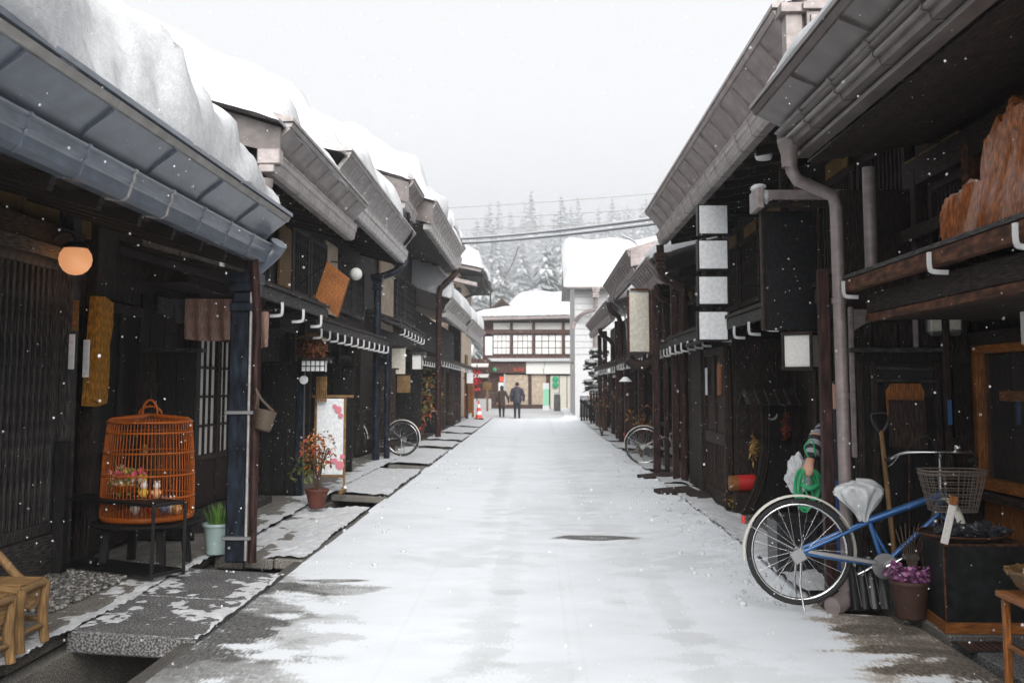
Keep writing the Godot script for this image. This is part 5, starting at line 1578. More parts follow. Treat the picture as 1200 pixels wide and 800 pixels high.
func people() -> void:
	mat("coat_brown", lin(0.12, 0.06, 0.04), 0.85, "speck", Vector3.ONE * 3, 0.1)
	mat("coat_navy", lin(0.035, 0.035, 0.055), 0.7, "cloud", Vector3.ONE * 3, 0.1)
	mat("denim", lin(0.02, 0.026, 0.045), 0.85, "speck", Vector3.ONE * 3)
	walker("person in a brown coat and dark trousers walking up the street", G(588, 489, 0.02), 1.5, 1.0, M.coat_brown, M.denim, 0.72, true, 0.7, 0.1)
	walker("person in a dark padded jacket and jeans walking up the street", G(606, 490, 0.02), 1.66, 1.2, M.coat_navy, M.denim, 0.9, false, -0.5, 0.02)
	# someone behind the downpipes, one striped sleeve reaching out with a coil of rope
	var d := 8.1
	var t := thing("person", "person behind the brown downpipe reaching out a striped sleeve", "person", Vector3(P(978, 600, d).x, 0.03, -d))
	var hipp := P(981, 575, d)
	var che := P(981, 520, d)
	var she := P(968, 503, d - 0.05)
	var elb := P(957, 514, d - 0.2)
	var wri := P(950, 539, d - 0.3)
	var x0 := hipp.x
	var legs := []
	for s in [-1.0, 1.0]:
		legs.append([hipp + Vector3(0.0, 0, 0.07 * s), Vector3(x0 + 0.02, 0.42, -d + 0.08 * s), 0.085, 0.06])
		legs.append([Vector3(x0 + 0.02, 0.42, -d + 0.08 * s), Vector3(x0, 0.12, -d + 0.08 * s), 0.058, 0.045])
		legs.append([Vector3(x0, 0.1, -d + 0.08 * s), Vector3(x0 - 0.1, 0.09, -d + 0.08 * s), 0.045, 0.035])
	var torso := [[hipp, che, 0.1, 0.1], [che, she + Vector3(0.07, 0.06, 0), 0.1, 0.08]]
	var hd := che + Vector3(0.02, 0.3, 0)
	var hand := []
	var dw := (wri - elb).normalized()
	hand.append([wri, wri + dw * 0.07, 0.028, 0.036])
	for i in 4:
		var o := Vector3(0, 0, 0.021 * (i - 1.5))
		var k1 := wri + dw * 0.085 + o + Vector3(-0.012, 0, 0)
		var k2 := k1 + dw * 0.025 + Vector3(0.016, -0.012, 0)
		hand.append([wri + dw * 0.06 + o, k1, 0.0105, 0.0095])
		hand.append([k1, k2, 0.0095, 0.0085])
		hand.append([k2, k2 + Vector3(0.022, 0.006, 0), 0.0085, 0.0075])
	hand.append([wri + dw * 0.02 + Vector3(0.0, 0, 0.03), wri + dw * 0.075 + Vector3(0.02, 0, 0.052), 0.011, 0.009])
	var arm := [[she, elb, 0.052, 0.045], [elb, wri, 0.043, 0.03]]
	var body := put(t, "body", nets(torso + legs + arm + hand + [[che + Vector3(0.02, 0.15, 0), hd, 0.05, 0.05], [hd, hd + Vector3(0.0, 0.1, 0), 0.08, 0.085], [hd + Vector3(-0.08, 0.03, 0), hd + Vector3(-0.1, 0.02, 0), 0.018, 0.012]], 0.014, 0.03), M.skin)
	put(body, "trousers", nets(grow(legs.slice(0, 2) + legs.slice(3, 5) + [[hipp, hipp + UP * 0.05, 0.1, 0.1]], 0.015), 0.022, 0.04), mat("jeans", lin(0.02, 0.06, 0.2), 0.85))
	put(body, "boots", nets(grow([legs[2], legs[5]], 0.015), 0.02, 0.03), M.rubber)
	put(body, "jacket", nets(grow(torso, 0.02), 0.022, 0.04), M.coat_navy)
	put(body, "hair", nets([[hd + Vector3(0.02, 0.07, 0), hd + Vector3(0.02, 0.12, 0), 0.092, 0.085]], 0.02, 0.03), M.rubber)
	var grey := mat("stripe_grey", lin(0.3, 0.32, 0.34), 0.85)
	for i in 9:
		var b := MB.new()
		var a: Vector3 = she.lerp(elb, i / 4.0) if i < 4 else elb.lerp(wri, (i - 4) / 5.0)
		var c: Vector3 = she.lerp(elb, (i + 1) / 4.0) if i < 4 else elb.lerp(wri, (i - 3) / 5.0)
		b.tube([a, (a + c) * 0.5, c], [0.068 - i * 0.0022, 0.071 - i * 0.0022, 0.066 - i * 0.0022], 14)
		put(body, "sleeve_band", b.mesh(), grey if i % 2 else M.rubber)
	# the rope coil in the hand
	var rp := thing("rope_coil", "bright green rope coil hanging from the striped sleeve's hand", "rope", wri + dw * 0.1)
	var rr := RandomNumberGenerator.new()
	rr.seed = 3
	for i in 9:
		var pts := []
		var w := rr.randf_range(0.05, 0.085)
		var hh := rr.randf_range(0.11, 0.16)
		var o := Vector3(rr.randf_range(-0.03, 0.03), -hh + 0.01, rr.randf_range(-0.035, 0.035))
		for k in 21:
			var a := TAU * k / 20 + PI / 2
			pts.append(wri + dw * 0.09 + o + Vector3(cos(a) * w, sin(a) * hh, cos(a + i) * 0.03))
		pipe(rp, "loop", pts, 0.0075, M.green_rope, 6)
	pipe(rp, "knot", curve([wri + dw * 0.09 + Vector3(-0.06, -0.1, 0.04), wri + dw * 0.09 + Vector3(0.0, -0.13, 0.06), wri + dw * 0.09 + Vector3(0.06, -0.11, 0.04)]), 0.02, M.green_rope, 6)
	pipe(rp, "loop", curve([wri + Vector3(-0.02, 0.02, 0.03), wri + Vector3(-0.05, 0.1, 0.03), wri + Vector3(0.01, 0.15, 0.03), wri + Vector3(0.03, 0.03, 0.03)]), 0.006, M.green_rope, 6)


# ---- bicycle: local x forward, y up, origin at the rear hub
func wheel(t: Node, c: Vector3, turn: Basis, R: float) -> void:
	var tb := MB.new()
	var rim := MB.new()
	var sides := 40
	var ring := func(rad: float) -> Array:
		var p := []
		for k in sides + 1:
			var a := TAU * k / sides
			p.append(Vector3(cos(a) * rad, sin(a) * rad, 0))
		return p
	tb.tube(ring.call(R - 0.018), 0.018, 8, false)
	rim.tube(ring.call(R - 0.04), 0.011, 6, false)
	var w := put(t, "wheel", tb.mesh(), M.rubber, c, turn)
	put(w, "rim", rim.mesh(), M.chrome, c, turn)
	var hb := MB.new()
	hb.tube([Vector3(0, 0, -0.05), Vector3(0, 0, -0.02), Vector3(0, 0, 0.02), Vector3(0, 0, 0.05)], [0.028, 0.018, 0.018, 0.028], 10)
	put(w, "hub", hb.mesh(), M.steel, c, turn)
	for k in 28:
		var sp := MB.new()
		var a := TAU * k / 28.0
		var o := a + (0.55 if k % 4 < 2 else -0.55)
		var z := 0.035 if k % 2 else -0.035
		sp.tube([Vector3(cos(o) * 0.026, sin(o) * 0.026, z), Vector3(cos(a) * (R - 0.045), sin(a) * (R - 0.045), 0)], 0.0014, 4)
		put(w, "spoke", sp.mesh(), M.chrome, c, turn)

func bicycle(label: String, xf: Transform3D, paint: Material, steer: float, detail: bool) -> Node3D:
	W = xf
	var t := thing("bicycle", label, "bicycle", Vector3(0.5, -0.365, 0))
	var R := 0.355
	var guard := func(c: Vector3, turn: Basis, a0: float, a1: float) -> void:
		var g := MB.new()
		g.sheet(26, 6, func(u: float, v: float) -> Vector3:
			var a := lerpf(a0, a1, u)
			var b := lerpf(-1.2, 1.2, v)
			var rad := R + 0.006 + cos(b) * 0.02
			return c + turn * Vector3(cos(a) * rad, sin(a) * rad, sin(b) * 0.028), UP)
		var o := put(t, "mudguard", g.mesh(), mat("guard", lin(0.6, 0.58, 0.52), 0.35) if not M.has("guard") else M.guard)
		if steer == 0.0 and not detail:
			o.set_meta("label", "cream mudguard")
	wheel(t, Vector3.ZERO, Basis(), R)
	guard.call(Vector3.ZERO, Basis(), -0.25, 3.3)
	var bb := Vector3(0.55, -0.083, 0)
	var st := Vector3(0.445, 0.31, 0)
	var h0 := Vector3(0.92, 0.25, 0)
	var h1 := Vector3(0.955, 0.44, 0)
	var tubes := [["seat_tube", bb, st + Vector3(-0.02, 0.06, 0), 0.016], ["top_tube", Vector3(0.465, 0.21, 0), Vector3(0.945, 0.385, 0), 0.024], ["down_tube", bb, h0, 0.018], ["head_tube", h0, h1, 0.021]]
	for q in tubes:
		pipe(t, q[0], [q[1], q[2]], q[3], paint, 10)
	for s in [-1.0, 1.0]:
		pipe(t, "chain_stay", [Vector3(0, 0, 0.06 * s), Vector3(0.3, -0.05, 0.045 * s), bb + Vector3(0, 0, 0.03 * s)], 0.011, paint, 8)
		pipe(t, "seat_stay", [Vector3(0, 0.0, 0.06 * s), Vector3(0.25, 0.11, 0.05 * s), Vector3(0.458, 0.2, 0.02 * s)], 0.012, paint, 8)
		pipe(t, "guard_stay", [Vector3(0, 0, 0.05 * s), Vector3(-0.33, 0.17, 0.03 * s)], 0.0025, M.chrome, 5)
	pipe(t, "brace", [Vector3(0.47, 0.19, 0), Vector3(0.58, -0.01, 0), bb], 0.011, paint, 8)
	# crank set
	var cs := MB.new()
	cs.tube([Vector3(0, 0, 0.045), Vector3(0, 0, 0.05)], 0.085, 24)
	put(t, "chain_guard", cs.mesh(), M.steel, bb)
	for s in [1.0, -1.0]:
		var e := bb + Vector3(0.145 * s, 0.075 * s, 0.075 * s)
		var cr := pipe(t, "crank", [bb + Vector3(0, 0, 0.07 * s), e], [0.014, 0.01], M.chrome, 8)
		bx(cr, "pedal", e + Vector3(0, 0, 0.05 * s), Vector3(0.09, 0.025, 0.09), M.steel)
	bx(t, "chain_case", Vector3(0.27, -0.025, 0.055), Vector3(0.46, 0.03, 0.015), M.steel, rot(0, 0, -8.6))
	# stand, lock, saddle
	for s in [-1.0, 1.0]:
		pipe(t, "stand", [Vector3(0, 0, 0.07 * s), Vector3(-0.02, -0.2, 0.09 * s), Vector3(0.0, -0.365, 0.12 * s)], 0.007, M.chrome, 6)
	bx(t, "hub_brake", Vector3(-0.02, -0.02, 0.075), Vector3(0.09, 0.08, 0.03), M.steel, rot(0, 0, 30))
	bx(t, "rear_reflector", Vector3(-0.37, 0.21, 0), Vector3(0.02, 0.05, 0.04), M.red_tin)
	var sd := MB.new()
	sd.ball(Vector3(0.4, 0.41, 0), Vector3(0.13, 0.035, 0.08), 14, 8)
	sd.ball(Vector3(0.5, 0.405, 0), Vector3(0.08, 0.025, 0.03), 10, 6)
	put(t, "saddle", sd.mesh(), M.rubber)
	# front end turns about the head tube
	var pivot := Vector3(0.94, 0, 0)
	var tb := Basis(UP, steer)
	var at := func(p: Vector3) -> Vector3: return pivot + tb * (p - pivot)
	var fh := Vector3(1.09, 0, 0)
	wheel(t, at.call(fh), tb, R)
	guard.call(at.call(fh), tb, 0.7, 3.2)
	for s in [-1.0, 1.0]:
		pipe(t, "fork", [at.call(Vector3(0.925, 0.26, 0.0)), at.call(Vector3(0.935, 0.2, 0.05 * s)), at.call(Vector3(1.02, 0.06, 0.055 * s)), at.call(fh + Vector3(0, 0, 0.055 * s))], 0.012, paint, 8)
	pipe(t, "stem", [at.call(Vector3(0.955, 0.42, 0)), at.call(Vector3(0.965, 0.62, 0)), at.call(Vector3(0.99, 0.66, 0))], 0.012, M.chrome, 8)
	var bar := []
	for q in [[0.72, 0.6, -0.28], [0.82, 0.615, -0.28], [0.93, 0.66, -0.22], [0.99, 0.67, -0.06], [0.99, 0.67, 0.06], [0.93, 0.66, 0.22], [0.82, 0.615, 0.28], [0.72, 0.6, 0.28]]:
		bar.append(at.call(Vector3(q[0], q[1], q[2])))
	var hb := pipe(t, "handlebar", curve(bar, 4), 0.011, M.chrome, 8)
	for s in [-1.0, 1.0]:
		pipe(hb, "grip", [at.call(Vector3(0.82, 0.615, 0.28 * s)), at.call(Vector3(0.7, 0.597, 0.28 * s))], 0.017, M.rubber, 10)
		pipe(hb, "brake_lever", curve([at.call(Vector3(0.9, 0.64, 0.25 * s)), at.call(Vector3(0.84, 0.58, 0.28 * s)), at.call(Vector3(0.72, 0.55, 0.285 * s))], 4), 0.006, M.chrome, 6)
		pipe(t, "brake_cable", curve([at.call(Vector3(0.9, 0.64, 0.24 * s)), at.call(Vector3(1.02, 0.78, 0.1 * s)), at.call(Vector3(1.06, 0.6, 0.02 * s)), at.call(Vector3(0.98, 0.4, 0.0))]), 0.003, M.rubber, 5)
	var bell := MB.new()
	bell.ball(at.call(Vector3(0.95, 0.7, -0.12)), Vector3(0.028, 0.022, 0.028), 10, 6)
	put(t, "bell", bell.mesh(), M.chrome)
	# wire basket
	var bk := put(t, "basket", (func() -> ArrayMesh:
		var b := MB.new()
		for q in [[0.57, 0.17, 0.2], [0.55, 0.168, 0.198]]:
			var ring := []
			for k in 17:
				var a := TAU * k / 16
				var e := Vector2(signf(cos(a)) * pow(absf(cos(a)), 0.5), signf(sin(a)) * pow(absf(sin(a)), 0.5))
				ring.append(at.call(Vector3(1.2 + e.x * q[1] * 0.85, q[0], e.y * q[2])))
			b.tube(ring, 0.005, 6, false)
		return b.mesh()).call(), M.wire)
	for lv in 7:
		var f := lv / 6.0
		var ring := []
		for k in 17:
			var a := TAU * k / 16
			var e := Vector2(signf(cos(a)) * pow(absf(cos(a)), 0.5), signf(sin(a)) * pow(absf(sin(a)), 0.5))
			ring.append(at.call(Vector3(1.19 + e.x * lerpf(0.11, 0.142, f), lerpf(0.31, 0.54, f), e.y * lerpf(0.14, 0.195, f))))
		pipe(bk, "wire", ring, 0.0028, M.wire, 5)
	for k in 28:
		var a := TAU * k / 28
		var e := Vector2(signf(cos(a)) * pow(absf(cos(a)), 0.5), signf(sin(a)) * pow(absf(sin(a)), 0.5))
		pipe(bk, "wire", [at.call(Vector3(1.19 + e.x * 0.02, 0.305, e.y * 0.03)), at.call(Vector3(1.19 + e.x * 0.108, 0.31, e.y * 0.138)), at.call(Vector3(1.2 + e.x * 0.145, 0.56, e.y * 0.198))], 0.0024, M.wire, 4)
	pipe(t, "basket_stay", [at.call(Vector3(1.08, 0.3, 0)), at.call(Vector3(0.95, 0.43, 0))], 0.007, M.wire, 6)
	W = Transform3D()
	return t

func crumple(parent: Node, called: String, at: Vector3, r: Vector3, seed_: int, m: Material, amp := 0.28) -> MeshInstance3D:
	# crumpled plastic: a ball pushed in and out in facets
	var b := MB.new()
	b.sheet(28, 18, func(u: float, v: float) -> Vector3:
		var a := TAU * u
		var e := PI * v - PI / 2
		var o := Vector3(cos(a) * cos(e), sin(e), sin(a) * cos(e))
		var k := 1.0 + amp * lump.get_noise_3dv(o * 150.0 + Vector3.ONE * seed_ * 31.0) + amp * 0.6 * absf(lump.get_noise_3dv(o * 420.0 + Vector3.ONE * seed_ * 13.0))
		return at + o * r * k, Vector3.ZERO, false)
	return put(parent, called, b.mesh(), m)

func drape(parent: Node, called: String, c: Vector3) -> void:
	# a thin bag pulled over a saddle and tied below: pleats run down to the tie
	var b := MB.new()
	b.sheet(72, 30, func(u: float, v: float) -> Vector3:
		var a := TAU * u
		var r: float = [0.0, 0.095, 0.14, 0.16, 0.165, 0.15, 0.125, 0.09, 0.05, 0.03][clampi(int(v * 9.0), 0, 9)]
		var r1: float = [0.095, 0.14, 0.16, 0.165, 0.15, 0.125, 0.09, 0.05, 0.03, 0.03][clampi(int(v * 9.0), 0, 9)]
		r = lerpf(r, r1, v * 9.0 - floorf(v * 9.0))
		var pl := 1.0 + smoothstep(0.15, 0.7, v) * (0.16 * sin(a * 9.0 + sin(a * 2.0) * 2.0) + 0.08 * sin(a * 17.0 + 1.0))
		pl += 0.22 * lump.get_noise_3d(cos(a) * 90, v * 160, sin(a) * 90)
		var y := 0.085 - 0.27 * v * v - 0.015 * v + 0.02 * cos(a) * (1.0 - v) + 0.03 * lump.get_noise_3d(cos(a) * 160, 50, sin(a) * 160)
		return c + Vector3(cos(a) * r * pl * 0.92 + 0.04 * v, y * 0.9 + 0.01, sin(a) * r * pl * 0.7), Vector3.BACK)
	put(parent, called, b.mesh(), M.bag)

func leaves(n: int, c: Vector3, r: Vector3, size: float, cols: Array, seed_: int, long := 2.0) -> ArrayMesh:
	var g := RandomNumberGenerator.new()
	g.seed = seed_
	var b := MB.new()
	b.colored = true
	for i in n:
		var o := Vector3(g.randfn(0, 0.5), g.randfn(0, 0.5), g.randfn(0, 0.5)).limit_length(1.0)
		var t := rot(g.randf_range(-60, 60), g.randf() * 360, g.randf_range(-40, 40))
		var p := c + o * r
		var s := size * g.randf_range(0.6, 1.3)
		b.tint = cols[g.randi() % cols.size()]
		var x := t.x * s * 0.5
		var z := t.z * s * long * 0.5
		var y := t.y * s * 0.15
		b.flat3(p - z, p + x + y, p + z, t.y)
		b.flat3(p - z, p + z, p - x + y, t.y)
	return b.mesh()


# ---- things along the left row
func pot(parent: Node, called: String, at: Vector3, r0: float, r1: float, h: float, m: Material) -> void:
	turned(parent, called, [Vector2(0, 0), Vector2(r0, 0), Vector2(r0 + 0.004, 0.01), Vector2(r1, h - 0.03), Vector2(r1 + 0.012, h - 0.028), Vector2(r1 + 0.014, h), Vector2(r1 - 0.01, h), Vector2(r1 - 0.012, h - 0.04), Vector2(0, h - 0.04)], at, m, 20)

func chair(label: String, at: Vector3) -> void:
	# low chair of peeled logs with a woven seat, its back towards the house
	var t := thing("log_chair", label, "chair", at, "low log chairs")
	for q in [[0.0, 0.0], [0.0, -0.27], [-0.36, 0.0], [-0.36, -0.27]]:
		var tall := 0.34 if q[0] > -0.1 else 0.36
		pipe(t, "leg", curve([at + Vector3(q[0] + 0.01, 0.01, q[1]), at + Vector3(q[0] - 0.008, 0.17, q[1] + 0.004), at + Vector3(q[0] + 0.004, tall, q[1])], 3), [0.025, 0.027, 0.028, 0.029, 0.028, 0.027, 0.026], M.tan_up, 10)
	for q in [[0.0, 0.0, 0.0, -0.27, 0.33], [-0.36, 0, -0.36, -0.27, 0.33], [0, 0, -0.36, 0, 0.335], [0, -0.27, -0.36, -0.27, 0.335], [0, 0, 0, -0.27, 0.1], [0, 0, -0.36, 0, 0.13], [0, -0.27, -0.36, -0.27, 0.13], [0, 0, -0.36, 0, 0.2]]:
		pipe(t, "rail", [at + Vector3(q[0], q[4], q[1]), at + Vector3((q[0] + q[2]) / 2, q[4] + 0.006, (q[1] + q[3]) / 2), at + Vector3(q[2], q[4], q[3])], 0.022 if q[4] > 0.3 else 0.015, M.tan_across, 10)
	var seat := bx(t, "seat", at + Vector3(-0.18, 0.345, -0.17), Vector3(0.34, 0.018, 0.25), M.tan_across)
	for k in 9:
		bx(seat, "strap", at + Vector3(-0.18, 0.356, -0.02 - k * 0.028), Vector3(0.34, 0.012, 0.022), M.tan_across, rot(0, 0, rng.randf_range(-1, 1)))
	slab(t, "apron", [Vector2(0, 0), Vector2(0.21, 0), Vector2(0.18, -0.09), Vector2(0.1, -0.11), Vector2(0.03, -0.08)], at + Vector3(-0.004, 0.315, -0.03), Vector3.FORWARD, UP, Vector3(-0.02, 0, 0), M.tan_along)
	for s in [0.0, -0.27]:
		pipe(t, "back_post", curve([at + Vector3(-0.13, 0.34, s), at + Vector3(-0.18, 0.38, s), at + Vector3(-0.3, 0.5, s), at + Vector3(-0.44, 0.56, s)], 4), 0.024, M.tan_up, 10)
	pipe(t, "back_rail", [at + Vector3(-0.43, 0.56, 0.03), at + Vector3(-0.45, 0.57, -0.17), at + Vector3(-0.43, 0.56, -0.3)], 0.026, M.tan_along, 10)

func birdcage() -> void:
	var c := P(172, 608, 8.2)
	var t := thing("round_table", "low round black table under the orange birdcage", "table", Vector3(c.x, 0.1, c.z))
	turned(t, "table_top", [Vector2(0, -0.04), Vector2(0.4, -0.04), Vector2(0.42, -0.025), Vector2(0.42, -0.01), Vector2(0.41, 0), Vector2(0, 0)], c - UP * 0.005, M.black_across, 32)
	for k in 4:
		var a := TAU * (k + 0.55) / 4
		var o := Vector3(cos(a), 0, sin(a))
		beam(t, "leg", Vector3(c.x, 0.1, c.z) + o * 0.34, c + o * 0.3 - UP * 0.04, 0.06, 0.05, M.black_up)
	t = thing("birdcage", "large orange bamboo birdcage with a hooked handle on the black table", "birdcage", c)
	var R := 0.355
	var H := 0.78
	turned(t, "cage_base", [Vector2(0, 0.0), Vector2(R - 0.01, 0.0), Vector2(R, 0.02), Vector2(R, 0.045), Vector2(R - 0.02, 0.05), Vector2(0, 0.05)], c, M.cage, 36)
	var rad := func(f: float) -> float: return R * (1.0 - 0.1 * f) + 0.012 * sin(f * PI)
	for f in [0.24, 0.46, 0.68, 0.88, 0.985]:
		var ring := []
		for k in 41:
			var a := TAU * k / 40
			ring.append(c + Vector3(cos(a) * rad.call(f), H * f, sin(a) * rad.call(f)))
		pipe(t, "hoop", ring, 0.008 if f < 0.95 else 0.011, M.cage, 6)
	var bb := MB.new()
	var pts := []
	for i in 9:
		var f := 0.05 + 0.95 * i / 8.0
		pts.append(Vector3(rad.call(f), H * f, 0))
	pts.append(Vector3(rad.call(1.0) - 0.03, H + 0.02, 0))
	pts.append(Vector3(0.03, H + 0.05, 0))
	bb.tube(pts, 0.0032, 5)
	var bm := bb.mesh()
	for k in 76:
		put(t, "bar", bm, M.cage, c, Basis(UP, TAU * k / 76))
	for s in [0, 1]:
		var hd := []
		for k in 13:
			var a := PI * k / 12
			hd.append(c + Vector3(cos(a) * (0.09 - 0.03 * s), H + 0.05 + sin(a) * (0.06 + 0.05 * s), 0.012 * s))
		pipe(t, "handle", hd, 0.009, M.cage, 6)
	pipe(t, "hook", curve([c + Vector3(0, H + 0.15, 0), c + Vector3(0, H + 0.24, 0), c + Vector3(-0.05, H + 0.27, 0), c + Vector3(-0.03, H + 0.31, 0), c + Vector3(0.04, H + 0.29, 0), c + Vector3(0.09, H + 0.3, 0)]), 0.004, M.iron, 6)
	# blossoms and small figures inside
	var fl := thing("flower_posy", "yellow and pink flower posy hung inside the birdcage", "flowers", c + Vector3(-0.2, 0.3, 0.12))
	put(fl, "petals", leaves(110, c + Vector3(-0.12, 0.34, 0.15), Vector3(0.14, 0.09, 0.1), 0.038, [Color(0.75, 0.55, 0.1), Color(0.8, 0.72, 0.6), Color(0.65, 0.1, 0.15), Color(0.75, 0.35, 0.4)], 4), M.leaf)
	put(fl, "foliage", leaves(60, c + Vector3(-0.13, 0.3, 0.14), Vector3(0.14, 0.11, 0.1), 0.034, [Color(0.1, 0.2, 0.03), Color(0.25, 0.3, 0.06)], 5), M.leaf)
	turned(fl, "bowl", [Vector2(0, -0.06), Vector2(0.06, -0.05), Vector2(0.1, 0.0), Vector2(0.095, 0.0), Vector2(0, -0.04)], c + Vector3(-0.13, 0.28, 0.13), M.cage, 16)
	var cols := [[Color(0.8, 0.78, 0.72), "white"], [Color(0.7, 0.45, 0.05), "yellow"], [Color(0.55, 0.04, 0.03), "red"], [Color(0.75, 0.4, 0.2), "orange"], [Color(0.15, 0.2, 0.3), "slate blue"], [Color(0.75, 0.7, 0.6), "cream"], [Color(0.45, 0.25, 0.1), "brown"]]
	for i in 7:
		var p := c + Vector3(-0.04 + 0.055 * i, 0.05 + (0.12 if i % 2 and i < 4 else 0.0), 0.15 - 0.02 * (i % 3))
		var m := mat("toy%d" % i, (cols[i][0] as Color).linear_to_srgb(), 0.5)
		var f := thing("figurine", "small round-headed %s figurine in the birdcage" % cols[i][1], "figurine", p, "figurines in the birdcage")
		var b := MB.new()
		b.ball(p + UP * 0.045, Vector3(0.034, 0.047, 0.03), 12, 8)
		b.ball(p + UP * 0.03 + Vector3(0.03, 0.02, 0.01), Vector3(0.012, 0.022, 0.012), 6, 5)
		b.ball(p + UP * 0.03 + Vector3(-0.03, 0.02, 0.01), Vector3(0.012, 0.022, 0.012), 6, 5)
		put(f, "body", b.mesh(), m)
		b = MB.new()
		b.ball(p + UP * 0.105, Vector3(0.028, 0.028, 0.028), 12, 8)
		b.ball(p + UP * 0.135 + Vector3(0.015, 0, 0), Vector3(0.01, 0.014, 0.007), 6, 5)
		b.ball(p + UP * 0.135 + Vector3(-0.015, 0, 0), Vector3(0.01, 0.014, 0.007), 6, 5)
		put(f, "head", b.mesh(), M.enamel if i % 2 else m)
	var hf := thing("figurine", "small hanging straw doll high in the birdcage", "figurine", c + Vector3(0.04, 0.55, 0.2), "figurines in the birdcage")
	var b2 := MB.new()
	b2.ball(c + Vector3(0.04, 0.58, 0.2), Vector3(0.02, 0.022, 0.02), 8, 6)
	b2.ball(c + Vector3(0.04, 0.535, 0.2), Vector3(0.024, 0.03, 0.02), 8, 6)
	put(hf, "body", b2.mesh(), M.straw)

